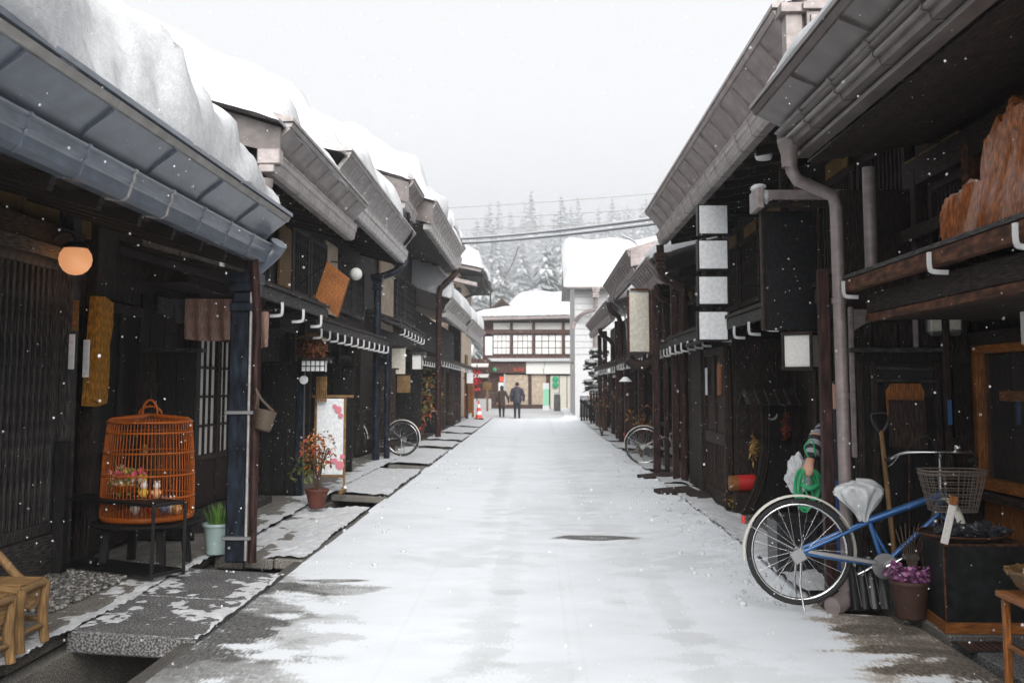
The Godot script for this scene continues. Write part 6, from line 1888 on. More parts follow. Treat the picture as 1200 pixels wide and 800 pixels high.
func left_things() -> void:
	# globe wall lamp
	var c := P(88, 304, 7.45)
	var t := thing("wall_lamp", "peach glass globe lamp on a black gooseneck bracket", "lamp", c)
	turned(t, "globe", [Vector2(0, -0.118), Vector2(0.05, -0.107), Vector2(0.085, -0.082), Vector2(0.11, -0.043), Vector2(0.118, 0), Vector2(0.11, 0.043), Vector2(0.085, 0.082), Vector2(0.06, 0.1)], c, M.lamp_glass, 28)
	turned(t, "cap", [Vector2(0.085, 0.075), Vector2(0.088, 0.1), Vector2(0.07, 0.125), Vector2(0.03, 0.14), Vector2(0, 0.14)], c, M.iron, 20)
	pipe(t, "arm", curve([c + Vector3(0, 0.13, 0), c + Vector3(-0.03, 0.19, 0.0), c + Vector3(-0.1, 0.2, 0.02), c + Vector3(-0.17, 0.12, 0.04), c + Vector3(-0.22, 0.1, 0.05)]), 0.012, M.iron, 8)
	var lt := OmniLight3D.new()
	lt.light_color = Color(1.0, 0.72, 0.45)
	lt.light_energy = 0.015
	lt.light_size = 0.1
	lt.omni_range = 12.0
	lt.omni_attenuation = 2.0
	lt.shadow_enabled = true
	t.add_child(lt)
	lt.global_position = c + Vector3(0.0, 0, 0.0)
	# bark signboard, name plates
	var out := []
	for q in [[0, 0], [0.2, -0.01], [0.43, 0.015], [0.46, 0.3], [0.44, 0.5], [0.5, 0.66], [0.5, 0.86], [0.3, 0.9], [0.1, 0.89], [0.06, 0.6], [0.03, 0.3]]:
		out.append(Vector2(q[0], q[1]))
	t = thing("bark_signboard", "upright orange bark board hung on the dark panelled door", "sign", V(-3.6, 1.35, 8.6))
	slab(t, "board", out, V(-3.64, 1.36, 8.16), Vector3.FORWARD * 0.88, UP, Vector3(0.05, 0, 0), M.bark)
	slab(t, "bark_ridge", [Vector2(0.06, 0.05), Vector2(0.2, 0.02), Vector2(0.26, 0.4), Vector2(0.24, 0.84), Vector2(0.12, 0.86), Vector2(0.1, 0.5)], V(-3.6, 1.36, 8.16), Vector3.FORWARD * 0.88, UP, Vector3(0.03, 0, 0), M.bark)
	for q in [[59, 370, 7.85, 0.05, 0.24, M.straw, "straw-yellow name plate on the lattice corner post"], [56, 412, 7.82, 0.035, 0.27, M.panel_white, "white name plate under the straw-yellow one"], [95, 420, 8.08, 0.04, 0.3, M.panel_white, "white name plate beside the orange bark board"]]:
		var p := P(q[0], q[1], q[2])
		var n := thing("name_plate", q[6], "plate", p, "name plates")
		bx(n, "plate", Vector3(maxf(p.x, -3.6) + 0.02, p.y, p.z), Vector3(0.012 + q[3], q[4], 0.014), q[5])
		if q[5] == M.straw:
			bx(n, "red_mark", Vector3(maxf(p.x, -3.6) + 0.02, p.y - 0.06, p.z + 0.009), Vector3(0.03, 0.012, 0.004), M.red_tin)
	birdcage()
	# black metal rack
	var a := G(177, 680, 0.12)
	var b := G(57, 664, 0.12)
	var u := (b - a).normalized()
	var w := Vector3(-u.z, 0, u.x)
	if w.z > 0:
		w = -w
	t = thing("metal_rack", "low black slatted metal rack before the round table", "rack", a)
	var L := a.distance_to(b)
	for q in [[0, 0], [L, 0], [0, 0.3], [L, 0.3]]:
		var p: Vector3 = a + u * q[0] + w * q[1]
		beam(t, "leg", p, p + UP * 0.53, 0.022, 0.022, M.iron)
	for y in [0.03, 0.53]:
		for q in [[0, 0, L, 0], [0, 0.3, L, 0.3], [0, 0, 0, 0.3], [L, 0, L, 0.3]]:
			beam(t, "frame_bar", a + u * q[0] + w * q[1] + UP * y, a + u * q[2] + w * q[3] + UP * y, 0.024, 0.024, M.iron)
		for k in 9:
			beam(t, "slat", a + w * (0.03 + k * 0.03) + UP * (y + 0.004), a + u * L + w * (0.03 + k * 0.03) + UP * (y + 0.004), 0.02, 0.01, M.iron)
	# pale green pot with grass
	c = G(254, 649, 0.1)
	t = thing("potted_grass", "tuft of green grass in a pale celadon pot", "plant", c)
	pot(t, "pot", c, 0.085, 0.115, 0.26, M.celadon)
	var mb := MB.new()
	mb.colored = true
	for i in 90:
		var an := rng.randf() * TAU
		var rr := sqrt(rng.randf()) * 0.09
		var p := c + Vector3(cos(an) * rr, 0.24, sin(an) * rr)
		var lean := Vector3(cos(an), 0, sin(an)) * rng.randf_range(0.02, 0.09)
		var hh := rng.randf_range(0.1, 0.2)
		var g := rng.randf_range(0.5, 1.2)
		mb.tint = Color(0.1 * g, 0.22 * g, 0.025)
		var sd := Vector3(-sin(an), 0, cos(an)) * 0.004
		var m1 := p + lean * 0.4 + UP * hh * 0.6
		mb.flat3(p - sd, p + sd, m1, Vector3(cos(an), 0.2, sin(an)))
		mb.flat3(m1 - sd, m1 + sd, p + lean + UP * hh, Vector3(cos(an), 0.2, sin(an)))
		mb.flat3(p - sd, m1 - sd, m1 + sd, Vector3(cos(an), 0.2, sin(an)))
	put(t, "grass_blades", mb.mesh(), M.leaf)
	# hanging basket on the round pipe
	c = P(310, 489, 8.42)
	t = thing("hanging_basket", "small woven bag hung on the brown round pipe", "basket", c)
	mb = MB.new()
	mb.lathe([Vector2(0.0, -0.11), Vector2(0.065, -0.11), Vector2(0.075, -0.09), Vector2(0.09, 0.06), Vector2(0.085, 0.06), Vector2(0.06, -0.08)], 18, c, rot(0, 0, -12) * Basis.from_scale(Vector3(1, 1, 0.6)))
	put(t, "bag", mb.mesh(), M.wicker_grey)
	for s in [-1.0, 1.0]:
		pipe(t, "strap", curve([c + Vector3(-0.07, 0.07, 0.03 * s), c + Vector3(-0.06, 0.17, 0.02 * s), c + Vector3(-0.08, 0.24, 0), c + Vector3(-0.03, 0.15, 0.02 * s), c + Vector3(0.07, 0.05, 0.03 * s)]), 0.005, M.wicker_grey, 6)
	# shop curtains
	for q in [[217, 349, 272, 397, 9.05, "noren", "brown streaked shop curtain left of the square downpipe under the pent eave"], [281, 364, 314, 406, 9.6, "noren", "narrow brown shop curtain behind the square downpipe"], [204, 350, 216, 376, 9.2, "noren_grey", "small grey cloth beside the brown streaked curtain"]]:
		var p0 := P(q[0], q[1], q[4])
		var p1 := P(q[2], q[3], q[4])
		t = thing("shop_curtain", (q[6] as String).replace("left of", "beside"), "curtain", Vector3((p0.x + p1.x) / 2, p1.y, p0.z), "shop curtains")
		mb = MB.new()
		mb.sheet(40, 12, func(uu: float, vv: float) -> Vector3:
			return Vector3(lerpf(p0.x, p1.x, uu), lerpf(p1.y - 0.02 * sin(uu * 3.0), p0.y, vv), p0.z + 0.018 * sin(uu * (p1.x - p0.x) * 55.0 + sin(vv * 2.0)) * (1.3 - vv)), Vector3.BACK)
		put(t, "cloth", mb.mesh(), M[q[5]])
		pipe(t, "rod", [Vector3(p0.x - 0.03, p0.y, p0.z), Vector3(p1.x + 0.03, p0.y, p0.z)], 0.01, M.dark_across, 6)
	# tilted carved board on the pent roof
	var poly := []
	var base := P(390, 340, 13.1)
	for q in [[383, 306], [409, 326], [395, 372], [369, 348]]:
		var p := P(q[0], q[1], 13.1)
		poly.append(Vector2(p.x - base.x, p.y - base.y))
	t = thing("wooden_signboard", "tilted orange wooden board propped on the pent roof", "sign", base)
	slab(t, "board", poly, base, Vector3.RIGHT, UP, Vector3(0, 0, -0.07), M.carved)
	for q in [[372, 350, 366, 356], [398, 370, 408, 376]]:
		pipe(t, "prop", [P(q[0], q[1], 13.15), P(q[2], q[3], 13.2)], 0.012, M.iron, 6)
	pipe(t, "stay", [P(384, 308, 13.15), P(352, 332, 13.4)], 0.008, M.iron, 5)
	# white globe further on
	c = P(417, 321, 16.0)
	t = thing("globe_lamp", "white globe lamp under the riveted grey eave", "lamp", c)
	mb = MB.new()
	mb.ball(c, Vector3.ONE * 0.1, 18, 12)
	put(t, "globe", mb.mesh(), M.paper)
	pipe(t, "arm", [c + UP * 0.1, c + UP * 0.16, c + Vector3(-0.4, 0.2, 0)], 0.012, M.iron, 6)
	# cedar ball with its little roof, and the gridded box lamp below
	c = P(366, 411, 13.3)
	t = thing("cedar_ball", "brown ball of cedar sprigs under a small plank roof", "ornament", c)
	mb = MB.new()
	mb.ball(c, Vector3(0.15, 0.14, 0.15), 16, 10)
	put(t, "core", mb.mesh(), M.rust_along)
	put(t, "sprigs", leaves(700, c, Vector3(0.19, 0.17, 0.19), 0.03, [Color(0.16, 0.05, 0.015), Color(0.28, 0.09, 0.03), Color(0.1, 0.035, 0.012)], 8, 3.0), M.leaf)
	for s in [-1.0, 1.0]:
		bx(t, "roof_board", c + Vector3(0.08 * s, 0.19, 0), Vector3(0.2, 0.015, 0.3), M.tan_across, rot(0, 0, -22 * s))
	c = P(368, 429, 13.2)
	t = thing("box_lamp", "small white gridded box lamp below the cedar ball", "lamp", c)
	bx(t, "shade", c, Vector3(0.3, 0.14, 0.14), M.panel_white)
	bx(t, "lamp_roof", c + Vector3(0, 0.09, 0), Vector3(0.38, 0.025, 0.22), M.dark_across)
	for k in 6:
		bx(t, "bar", c + Vector3(-0.15 + 0.06 * k, 0, 0.075), Vector3(0.012, 0.15, 0.012), M.dark_up)
	for y in [-0.07, 0.0]:
		bx(t, "bar", c + Vector3(0, y, 0.077), Vector3(0.31, 0.012, 0.012), M.dark_across)
	c = P(356, 445, 13.25)
	t = thing("disc_sign", "small round white disc on the corner post", "sign", c)
	turned(t, "disc", [Vector2(0, 0), Vector2(0.055, 0), Vector2(0.055, 0.012), Vector2(0, 0.012)], c, M.panel_white, 20, rot(90))
	bx(t, "arm", c + Vector3(-0.08, 0, -0.01), Vector3(0.12, 0.012, 0.012), M.iron)
	t = thing("bamboo_blind", "narrow amber bamboo strip behind the poster stand", "blind", P(376, 455, 13.6))
	for k in 6:
		bx(t, "cane", P(371 + k * 2.2, 456, 13.6), Vector3(0.02, 0.34, 0.015), M.tan_up)
	# poster stand: framed white sheet with pink blossom print
	var f0 := P(370, 556, 13.7)
	var f1 := P(403, 467, 13.7)
	t = thing("poster_stand", "yellow wood framed white poster stand with pink blossom print", "sign", Vector3((f0.x + f1.x) / 2, 0.1, f0.z))
	var cc := (f0 + f1) * 0.5
	var sh := bx(t, "sheet", cc, Vector3(f1.x - f0.x, f1.y - f0.y, 0.015), M.panel_white)
	for x in [f0.x - 0.015, f1.x + 0.015]:
		bx(t, "frame_stile", Vector3(x, (f1.y + 0.12) / 2, cc.z), Vector3(0.03, f1.y - 0.08, 0.03), M.tan_up)
	bx(t, "frame_rail", Vector3(cc.x + 0.03, f1.y + 0.03, cc.z), Vector3(f1.x - f0.x + 0.2, 0.035, 0.04), M.tan_across)
	bx(t, "frame_rail", Vector3(cc.x, f0.y - 0.02, cc.z), Vector3(f1.x - f0.x, 0.03, 0.03), M.tan_across)
	for x in [f0.x, f1.x]:
		bx(t, "foot", Vector3(x, 0.13, cc.z), Vector3(0.05, 0.05, 0.3), M.tan_along)
	var pink := mat("print_pink", lin(0.62, 0.2, 0.25), 0.6)
	for q in [[396, 480, 0.05], [392, 476, 0.03], [399, 487, 0.035], [398, 545, 0.06], [392, 540, 0.04], [401, 535, 0.035], [386, 530, 0.025]]:
		turned(sh, "printed_blossom", [Vector2(0, 0), Vector2(q[2], 0), Vector2(q[2], 0.002), Vector2(0, 0.002)], P(q[0], q[1], 13.68), pink, 9, rot(90))
	# nandina in a terracotta pot
	c = G(371, 595, 0.1)
	t = thing("potted_nandina", "red-leaved nandina in a terracotta pot by the drain", "plant", c)
	pot(t, "pot", c, 0.085, 0.13, 0.22, M.terracotta)
	var top := c + UP * 0.24
	for i in 8:
		var an := TAU * i / 8.0
		pipe(t, "stem", curve([top + Vector3(cos(an) * 0.03, -0.05, sin(an) * 0.03), top + Vector3(cos(an) * 0.05, 0.22, sin(an) * 0.05), top + Vector3(cos(an) * 0.14, 0.45, sin(an) * 0.12)], 3), 0.008, M.twig, 5)
	put(t, "red_leaves", leaves(260, top + Vector3(0, 0.42, 0), Vector3(0.21, 0.26, 0.2), 0.032, [Color(0.35, 0.09, 0.02), Color(0.45, 0.16, 0.04), Color(0.28, 0.04, 0.02), Color(0.2, 0.12, 0.03)], 14, 2.4), M.leaf)
	put(t, "green_leaves", leaves(90, top + Vector3(-0.12, 0.22, 0), Vector3(0.22, 0.2, 0.2), 0.035, [Color(0.1, 0.12, 0.02), Color(0.16, 0.16, 0.03)], 15, 2.4), M.leaf)
	# bamboo and planter further up, white lantern, parked bicycle
	bicycle("cream-wheeled bicycle parked at the black board screen across the drain", Transform3D(Basis(UP, deg_to_rad(172)), G(471, 535, 0.1) + UP * 0.365), M.iron, 0.0, false)
	c = G(487, 512, 0.1)
	t = thing("planter", "orange-leaved shrub in a clay planter beside the parked bicycle", "plant", c)
	pot(t, "pot", c, 0.2, 0.27, 0.35, M.terracotta)
	put(t, "leaves", leaves(420, c + UP * 1.15, Vector3(0.75, 0.85, 0.6), 0.08, [Color(0.3, 0.12, 0.03), Color(0.2, 0.13, 0.04), Color(0.14, 0.15, 0.03), Color(0.35, 0.07, 0.02)], 17, 2.2), M.leaf)
	for i in 5:
		pipe(t, "stem", [c + UP * 0.3, c + Vector3(0.2 * cos(i * 1.3), 1.3, 0.2 * sin(i * 1.3))], 0.012, M.twig, 5)
	c = P(489, 424, 24.0)
	t = thing("box_lantern", "white box lantern under the tall townhouse's pent roof", "lamp", c)
	bx(t, "shade", c, Vector3(0.22, 0.34, 0.22), M.paper)
	bx(t, "lantern_roof", c + UP * 0.2, Vector3(0.36, 0.05, 0.36), M.grey_across)
	bx(t, "hanger", c + UP * 0.3, Vector3(0.03, 0.2, 0.03), M.iron)
	for x in [-0.11, 0.11]:
		bx(t, "bar", c + Vector3(x, 0, 0.115), Vector3(0.015, 0.34, 0.015), M.dark_up)
	for q in [[466, 408, 438, 22.5, M.paper_aged, "aged paper notice beside the sliding doors"], [481, 440, 460, 23.4, M.tan_up, "pale wood notice beside the white box lantern"]]:
		var p := P(q[0], (q[1] + q[2]) / 2.0, q[3])
		t = thing("notice_board", q[5], "sign", p)
		bx(t, "board", Vector3(-3.02, p.y, p.z), Vector3(0.3, (q[2] - q[1]) / 1200.0 * q[3], 0.03), q[4])
		bx(t, "top_trim", Vector3(-3.02, p.y + (q[2] - q[1]) / 2400.0 * q[3] + 0.02, p.z), Vector3(0.36, 0.03, 0.05), M.brown_across)
	# far end: shop lightbox sign, cone, small yellow board on a post
	c = G(561, 491, 0.1)
	t = thing("traffic_cone", "red and white striped traffic cone at the shop corner", "cone", c)
	bx(t, "base", c + UP * 0.02, Vector3(0.4, 0.04, 0.4), M.rubber)
	for i in 5:
		var r0 := 0.15 - 0.025 * i
		turned(t, "band", [Vector2(r0, 0), Vector2(r0 - 0.025, 0.15)], c + UP * (0.04 + 0.15 * i), M.orange_plastic if i % 2 == 0 else M.enamel, 14)
	c = G(571, 482, 0.06)
	t = thing("street_sign", "small yellow board on a post at the street's end", "sign", c)
	bx(t, "post", c + UP * 0.7, Vector3(0.12, 1.4, 0.12), M.tan_up)
	bx(t, "board", c + Vector3(0, 1.45, 0.08), Vector3(0.5, 0.42, 0.05), M.ochre_bright)
	c = P(559, 447, 42.0)
	t = thing("red_banner", "red cut-paper banner hanging at the far shop corner", "banner", c)
	put(t, "streamers", leaves(60, c, Vector3(0.18, 0.5, 0.15), 0.12, [Color(0.6, 0.03, 0.03), Color(0.5, 0.02, 0.03)], 31, 1.5), M.leaf)
	pipe(t, "pole", [c + UP * 0.7, c - UP * 0.8], 0.02, M.brown_up, 5)
	t = thing("shop_lightbox", "white lightbox with brown frame at the far shop corner", "sign", P(551, 443, 42.0))
	bx(t, "box", P(551, 443, 42.0), Vector3(0.25, 0.42, 0.5), M.panel_white)
	bx(t, "bracket", P(547, 443, 42.0), Vector3(0.3, 0.05, 0.05), M.brown_across)
	t = thing("shop_shelf", "amber wood display cabinet at the far shop corner", "cabinet", G(549, 489, 0.1))
	for x in [545, 554]:
		bx(t, "post", G(x, 489, 0.1) + UP * 1.0, Vector3(0.1, 2.0, 0.1), M.amber_up)
	bx(t, "panel", G(549.5, 489, 0.1) + Vector3(0, 0.9, -0.1), Vector3(0.3, 1.4, 0.05), M.amber_up)
	chair("low log chair with woven seat, farther up the footway", G(21, 768, 0.1))
	chair("low log chair with its corner post cut by the kerb, second of two", G(-24, 797, 0.1))


# ---- things along the right row
func burl_h(p: Vector2) -> float:
	# ripples that run down the slab, knots between them
	var a := p.x + 0.06 * lump.get_noise_3d(p.x * 150, 1, p.y * 200)
	return 0.007 * sin(a * 31.0) * (0.5 + 0.5 * lump.get_noise_3d(p.x * 120, 3, p.y * 120)) + 0.026 * lump.get_noise_3d(a * 240, 0, p.y * 110) + 0.008 * lump.get_noise_3d(a * 700, 5, p.y * 260)

func right_things() -> void:
	var b := MB.new()
	# burl slab on the pent roof
	var poly := []
	for q in [[0.0, 0.26], [0.06, 0.08], [0.1, -0.02], [0.3, 0.0], [0.5, 0.03], [0.8, -0.02], [1.1, 0.02], [1.4, 0.0], [1.45, 0.3], [1.42, 0.62], [1.3, 0.6], [1.16, 0.7], [0.98, 0.64], [0.82, 0.72], [0.72, 0.6], [0.66, 0.66], [0.58, 0.58], [0.52, 0.56], [0.5, 0.42], [0.52, 0.34], [0.38, 0.38], [0.24, 0.33], [0.12, 0.34]]:
		poly.append(Vector2(q[0], q[1]))
	var t := thing("burl_signboard", "big glossy natural-edge burl wood slab on the rusty pent eave", "sign", V(2.34, 2.3, 5.3))
	var slabm := MB.new()
	# the face is a relief: a grid clipped to the outline
	var pv := PackedVector2Array(poly)
	var org := V(2.30, 2.27, 5.95)
	var tilt := Vector3(0.12, 1.0, 0).normalized()
	slabm.prism(pv, org + Vector3(0.03, 0, 0), Vector3.BACK, tilt, Vector3(0.06, 0, 0))
	put(t, "slab_core", slabm.mesh(), M.burl)
	var rel := MB.new()
	var n := 46
	for i in n:
		for j in 24:
			var q := []
			var ok := true
			for o in [[0, 0], [1, 0], [1, 1], [0, 1]]:
				var p := Vector2(1.46 * (i + o[0]) / n, -0.03 + 0.76 * (j + o[1]) / 24)
				if not Geometry2D.is_point_in_polygon(p, pv):
					ok = false
				q.append(p)
			if ok:
				var w3 := []
				var nn := []
				for p in q:
					w3.append(org + Vector3.BACK * p.x + tilt * p.y + Vector3(0.018 + burl_h(p), 0, 0))
					var gx := (burl_h(p + Vector2(0.01, 0)) - burl_h(p - Vector2(0.01, 0))) / 0.02
					var gy := (burl_h(p + Vector2(0, 0.01)) - burl_h(p - Vector2(0, 0.01))) / 0.02
					nn.append((Vector3.LEFT + Vector3.BACK * gx + tilt * gy).normalized())
				rel.tri(w3[0], w3[1], w3[2], nn[0], nn[1], nn[2])
				rel.tri(w3[0], w3[2], w3[3], nn[0], nn[2], nn[3])
	put(t, "carved_face", rel.mesh(), M.burl)
	bx(t, "prop", V(2.31, 2.28, 5.75), Vector3(0.05, 0.06, 0.12), M.dark_along)
	# white box lamp, meters
	t = thing("wall_lamp", "white box wall lamp above the amber shop window", "lamp", V(3.1, 1.95, 6.35))
	bx(t, "shade", V(3.08, 1.93, 6.3), Vector3(0.16, 0.31, 0.2), M.paper)
	bx(t, "mount", V(3.2, 2.06, 6.3), Vector3(0.1, 0.06, 0.08), M.iron)
	t = thing("electric_meter", "pair of grey glass-fronted electric meters above the board shutter", "meter", V(3.0, 1.95, 7.6))
	bx(t, "backboard", V(3.04, 1.9, 7.66), Vector3(0.36, 0.42, 0.03), M.dark_up)
	for q in [[2.93, 1.97, 0.17], [3.07, 1.98, 0.19]]:
		b = MB.new()
		b.box(V(q[0], q[1], 7.58), Vector3(0.12, q[2], 0.1), Basis(), 0.03)
		var m := put(t, "meter_case", b.mesh(), M.steel)
		bx(m, "meter_glass", V(q[0] - 0.01, q[1] + 0.01, 7.525), Vector3(0.08, 0.12, 0.02), M.paper_aged, Basis(), 0.008)
	for k in 4:
		pipe(t, "wire", curve([V(2.98 + 0.03 * k, 1.88, 7.6), V(2.97 + 0.04 * k, 1.8, 7.57), V(3.0 + 0.02 * k, 1.74, 7.6), V(3.04 + 0.03 * k, 1.72 + 0.02 * k, 7.63)]), 0.006, [M.iron, M.green_sign, M.rust_along, M.iron][k], 5)
	t = thing("window_poster", "white paper sheet hung inside the amber shop window", "poster", V(3.19, 1.2, 6.55))
	bx(t, "sheet", V(3.175, 1.22, 6.5), Vector3(0.006, 0.6, 0.28), M.paper, Basis(), 0.0)
	bx(t, "top_rod", V(3.175, 1.53, 6.5), Vector3(0.015, 0.015, 0.3), M.tan_along)
	# boards, shovels and poles leaning on the shutter
	var p := P(1061, 487, 7.5)
	t = thing("wooden_paddle", "weathered round-topped orange board hung on the shutter", "board", p)
	slab(t, "upper_board", [Vector2(-0.13, 0.0), Vector2(0.13, 0.0), Vector2(0.135, 0.18), Vector2(0.11, 0.23), Vector2(0.01, 0.232), Vector2(0.0, 0.222), Vector2(-0.01, 0.232), Vector2(-0.1, 0.23), Vector2(-0.135, 0.18)], p, Vector3.RIGHT, UP, Vector3(0, 0, 0.025), M.amber_up)
	slab(t, "lower_board", [Vector2(-0.13, -0.22), Vector2(0.135, -0.24), Vector2(0.13, 0.11), Vector2(-0.125, 0.115)], p + Vector3(0, 0, 0.028), Vector3.RIGHT, UP, Vector3(0, 0, 0.02), M.brown_up)
	t = thing("snow_shovel", "snow shovel with amber wooden handle and black ribbed scoop", "shovel", G(1035, 712, 0.03))
	var s0 := P(1033, 505, 7.5)
	var s1 := P(1051, 672, 7.22)
	pipe(t, "handle", [s0, s1], 0.017, M.tan_up, 10)
	pipe(t, "grip", curve([s0 + Vector3(0, -0.02, 0), s0 + Vector3(-0.055, 0.06, 0), s0 + Vector3(-0.06, 0.12, 0), s0 + Vector3(0.05, 0.125, 0), s0 + Vector3(0.05, 0.06, 0), s0 + Vector3(0, -0.02, 0)], 4), 0.013, M.black_plastic, 8)
	var sc := MB.new()
	var o0 := G(1030, 716, 0.03)
	sc.sheet(24, 14, func(u: float, v: float) -> Vector3:
		return Vector3(o0.x - 0.17 + 0.36 * u, 0.03 + 0.33 * v, o0.z - 0.02 - 0.1 * v - 0.05 * sin(u * PI) - 0.012 * maxf(0.0, sin(u * 34.0))), Vector3.BACK)
	sc.sheet(24, 2, func(u: float, v: float) -> Vector3:
		return Vector3(o0.x - 0.17 + 0.36 * u, 0.36 - 0.02 * v, o0.z - 0.12 - 0.05 * sin(u * PI) - 0.05 * v), UP)
	put(t, "scoop", sc.mesh(), M.black_plastic)
	for k in 5:
		pipe(t, "rib", [Vector3(o0.x - 0.1 + 0.065 * k, 0.05, o0.z - 0.03), Vector3(o0.x - 0.12 + 0.065 * k, 0.34, o0.z - 0.13)], 0.008, M.black_plastic, 5)
	t = thing("pole", "slim brown pole leaning between the shovel and the shutter edge", "pole", P(1067, 690, 7.4))
	pipe(t, "shaft", [P(1067, 700, 7.4), P(1066, 522, 7.52)], 0.012, M.brown_up, 8)
	pipe(t, "ferrule", [P(1067, 702, 7.4), P(1067, 694, 7.4)], 0.015, M.iron, 8)
	# flower pot with ornamental kale
	p = G(1068, 724, 0.04)
	t = thing("potted_kale", "purple ornamental kale in a brown clay pot", "plant", p)
	pot(t, "pot", p, 0.085, 0.115, 0.24, M.clay_brown)
	for q in [[-0.09, 0.3, 0.03, 5], [0.06, 0.28, 0.06, 6], [-0.03, 0.27, 0.06, 7]]:
		put(t, "rosette", leaves(90, p + Vector3(q[0], q[1], q[2]), Vector3(0.08, 0.05, 0.07), 0.035, [Color(0.2, 0.05, 0.16), Color(0.35, 0.12, 0.3), Color(0.12, 0.04, 0.1), Color(0.45, 0.2, 0.36)], q[3], 1.1), M.leaf)
	put(t, "green_leaves", leaves(25, p + Vector3(0.07, 0.26, 0.03), Vector3(0.07, 0.05, 0.06), 0.035, [Color(0.12, 0.2, 0.04)], 9, 1.4), M.leaf)
	for k in 9:
		pipe(t, "dry_stem", curve([p + Vector3(0.04, 0.22, -0.02), p + Vector3(0.02 + 0.012 * k - 0.04, 0.4, -0.03), p + Vector3(-0.06 + 0.03 * k, 0.55 + 0.02 * (k % 3), -0.05)], 3), 0.004, M.twig, 4)
	# black hexagonal-looking box with copper edges, tray of black bags, price stick
	var c := G(1110, 742, 0.04)
	t = thing("display_box", "black panelled box with copper-brown edges and base", "box", c + Vector3(0.2, 0, -0.2))
	var w := 0.0
	var fr := G(1188, 742, 0.04)
	var bl := G(1084, 722, 0.04)
	w = fr.x - c.x
	var foot := [Vector2(0, 0), Vector2(w + 0.1, 0.0), Vector2(w + 0.1, 0.42), Vector2(bl.x - c.x + 0.05, 0.42), Vector2(bl.x - c.x, -(bl.z - c.z))]
	var up := []
	slab(t, "body", foot, c + UP * 0.06, Vector3.RIGHT, Vector3.FORWARD, UP * 0.46, M.slate_board)
	var grown := Geometry2D.offset_polygon(PackedVector2Array(foot), 0.008)
	slab(t, "base_trim", Array(grown[0]), c, Vector3.RIGHT, Vector3.FORWARD, UP * 0.065, M.amber_across)
	slab(t, "top_trim", Array(Geometry2D.offset_polygon(PackedVector2Array(foot), 0.004)[0]), c + UP * 0.515, Vector3.RIGHT, Vector3.FORWARD, UP * 0.014, M.rust_along)
	for q in [foot[0], foot[4]]:
		bx(t, "corner_trim", c + Vector3(q.x, 0.28, -q.y), Vector3(0.012, 0.44, 0.012), M.rust_along)
	var tp := c + Vector3(w * 0.45, 0.53, -0.18)
	t = thing("wicker_tray", "flat dark round tray on the black display box", "tray", tp)
	turned(t, "tray", [Vector2(0, 0.0), Vector2(0.2, 0.002), Vector2(0.25, 0.035), Vector2(0.255, 0.04), Vector2(0.19, 0.012), Vector2(0, 0.01)], tp, M.brown_across, 26)
	turned(t, "rim", [Vector2(0.245, 0.03), Vector2(0.262, 0.036), Vector2(0.262, 0.046), Vector2(0.245, 0.044)], tp, M.rust_along, 26)
	for k in 7:
		var bp := tp + Vector3(-0.1 + 0.05 * k, 0.05 + 0.012 * (k % 2), 0.05 - 0.05 * (k % 3))
		var bg := thing("plastic_bag", "crumpled shiny black plastic bag on the round tray", "bag", bp, "black plastic bags on the tray")
		crumple(bg, "bag", bp, Vector3(0.07, 0.035, 0.06), k, M.black_bag, 0.6)
		pipe(bg, "tie", [bp + UP * 0.025, bp + Vector3(0.02, 0.06, 0.01)], 0.004, M.black_bag, 5)
	t = thing("price_stick", "white card stick with an orange tip stuck in the tray", "sign", P(1110, 636, 6.3))
	beam(t, "stick", P(1107, 637, 6.32), P(1117, 592, 6.3), 0.045, 0.012, M.paper)
	beam(t, "tip", P(1117, 591.5, 6.3), P(1119, 581, 6.3), 0.046, 0.014, M.amber_up)
	# basket on a stool at the edge
	c = P(1206, 688, 5.15)
	t = thing("stool", "slim brown wooden stool under the wicker basket", "stool", Vector3(c.x, 0.04, c.z))
	for q in [[-0.06, 0.12], [0.24, 0.12], [-0.06, -0.15], [0.24, -0.15]]:
		post(t, c.x + q[0], -c.z + q[1], 0.04, c.y - 0.075, 0.035, M.amber_up, "leg")
	bx(t, "seat", c + Vector3(0.09, -0.06, 0.0), Vector3(0.36, 0.03, 0.34), M.amber_across)
	for y in [0.2, 0.45]:
		bx(t, "stretcher", Vector3(c.x + 0.09, y, c.z + 0.15), Vector3(0.3, 0.025, 0.02), M.amber_across)
		bx(t, "stretcher", Vector3(c.x - 0.06, y + 0.04, c.z + 0.01), Vector3(0.02, 0.025, 0.27), M.amber_along)
	t = thing("wicker_basket", "round wicker basket of wrapped sweets on the stool", "basket", c)
	turned(t, "bowl", [Vector2(0, -0.045), Vector2(0.07, -0.045), Vector2(0.13, 0.0), Vector2(0.17, 0.07), Vector2(0.16, 0.07), Vector2(0.12, 0.01), Vector2(0, -0.03)], c + Vector3(0.08, 0, 0), M.wicker, 28)
	var ring := []
	for k in 33:
		ring.append(c + Vector3(0.08 + 0.17 * cos(TAU * k / 32), 0.072, 0.17 * sin(TAU * k / 32)))
	pipe(t, "rim", ring, 0.011, M.wicker, 8)
	for k in 10:
		var an := TAU * k / 10
		bx(t, "rim_binding", c + Vector3(0.08 + 0.17 * cos(an), 0.072, 0.17 * sin(an)), Vector3(0.028, 0.028, 0.012), M.straw, Basis(UP, -an))
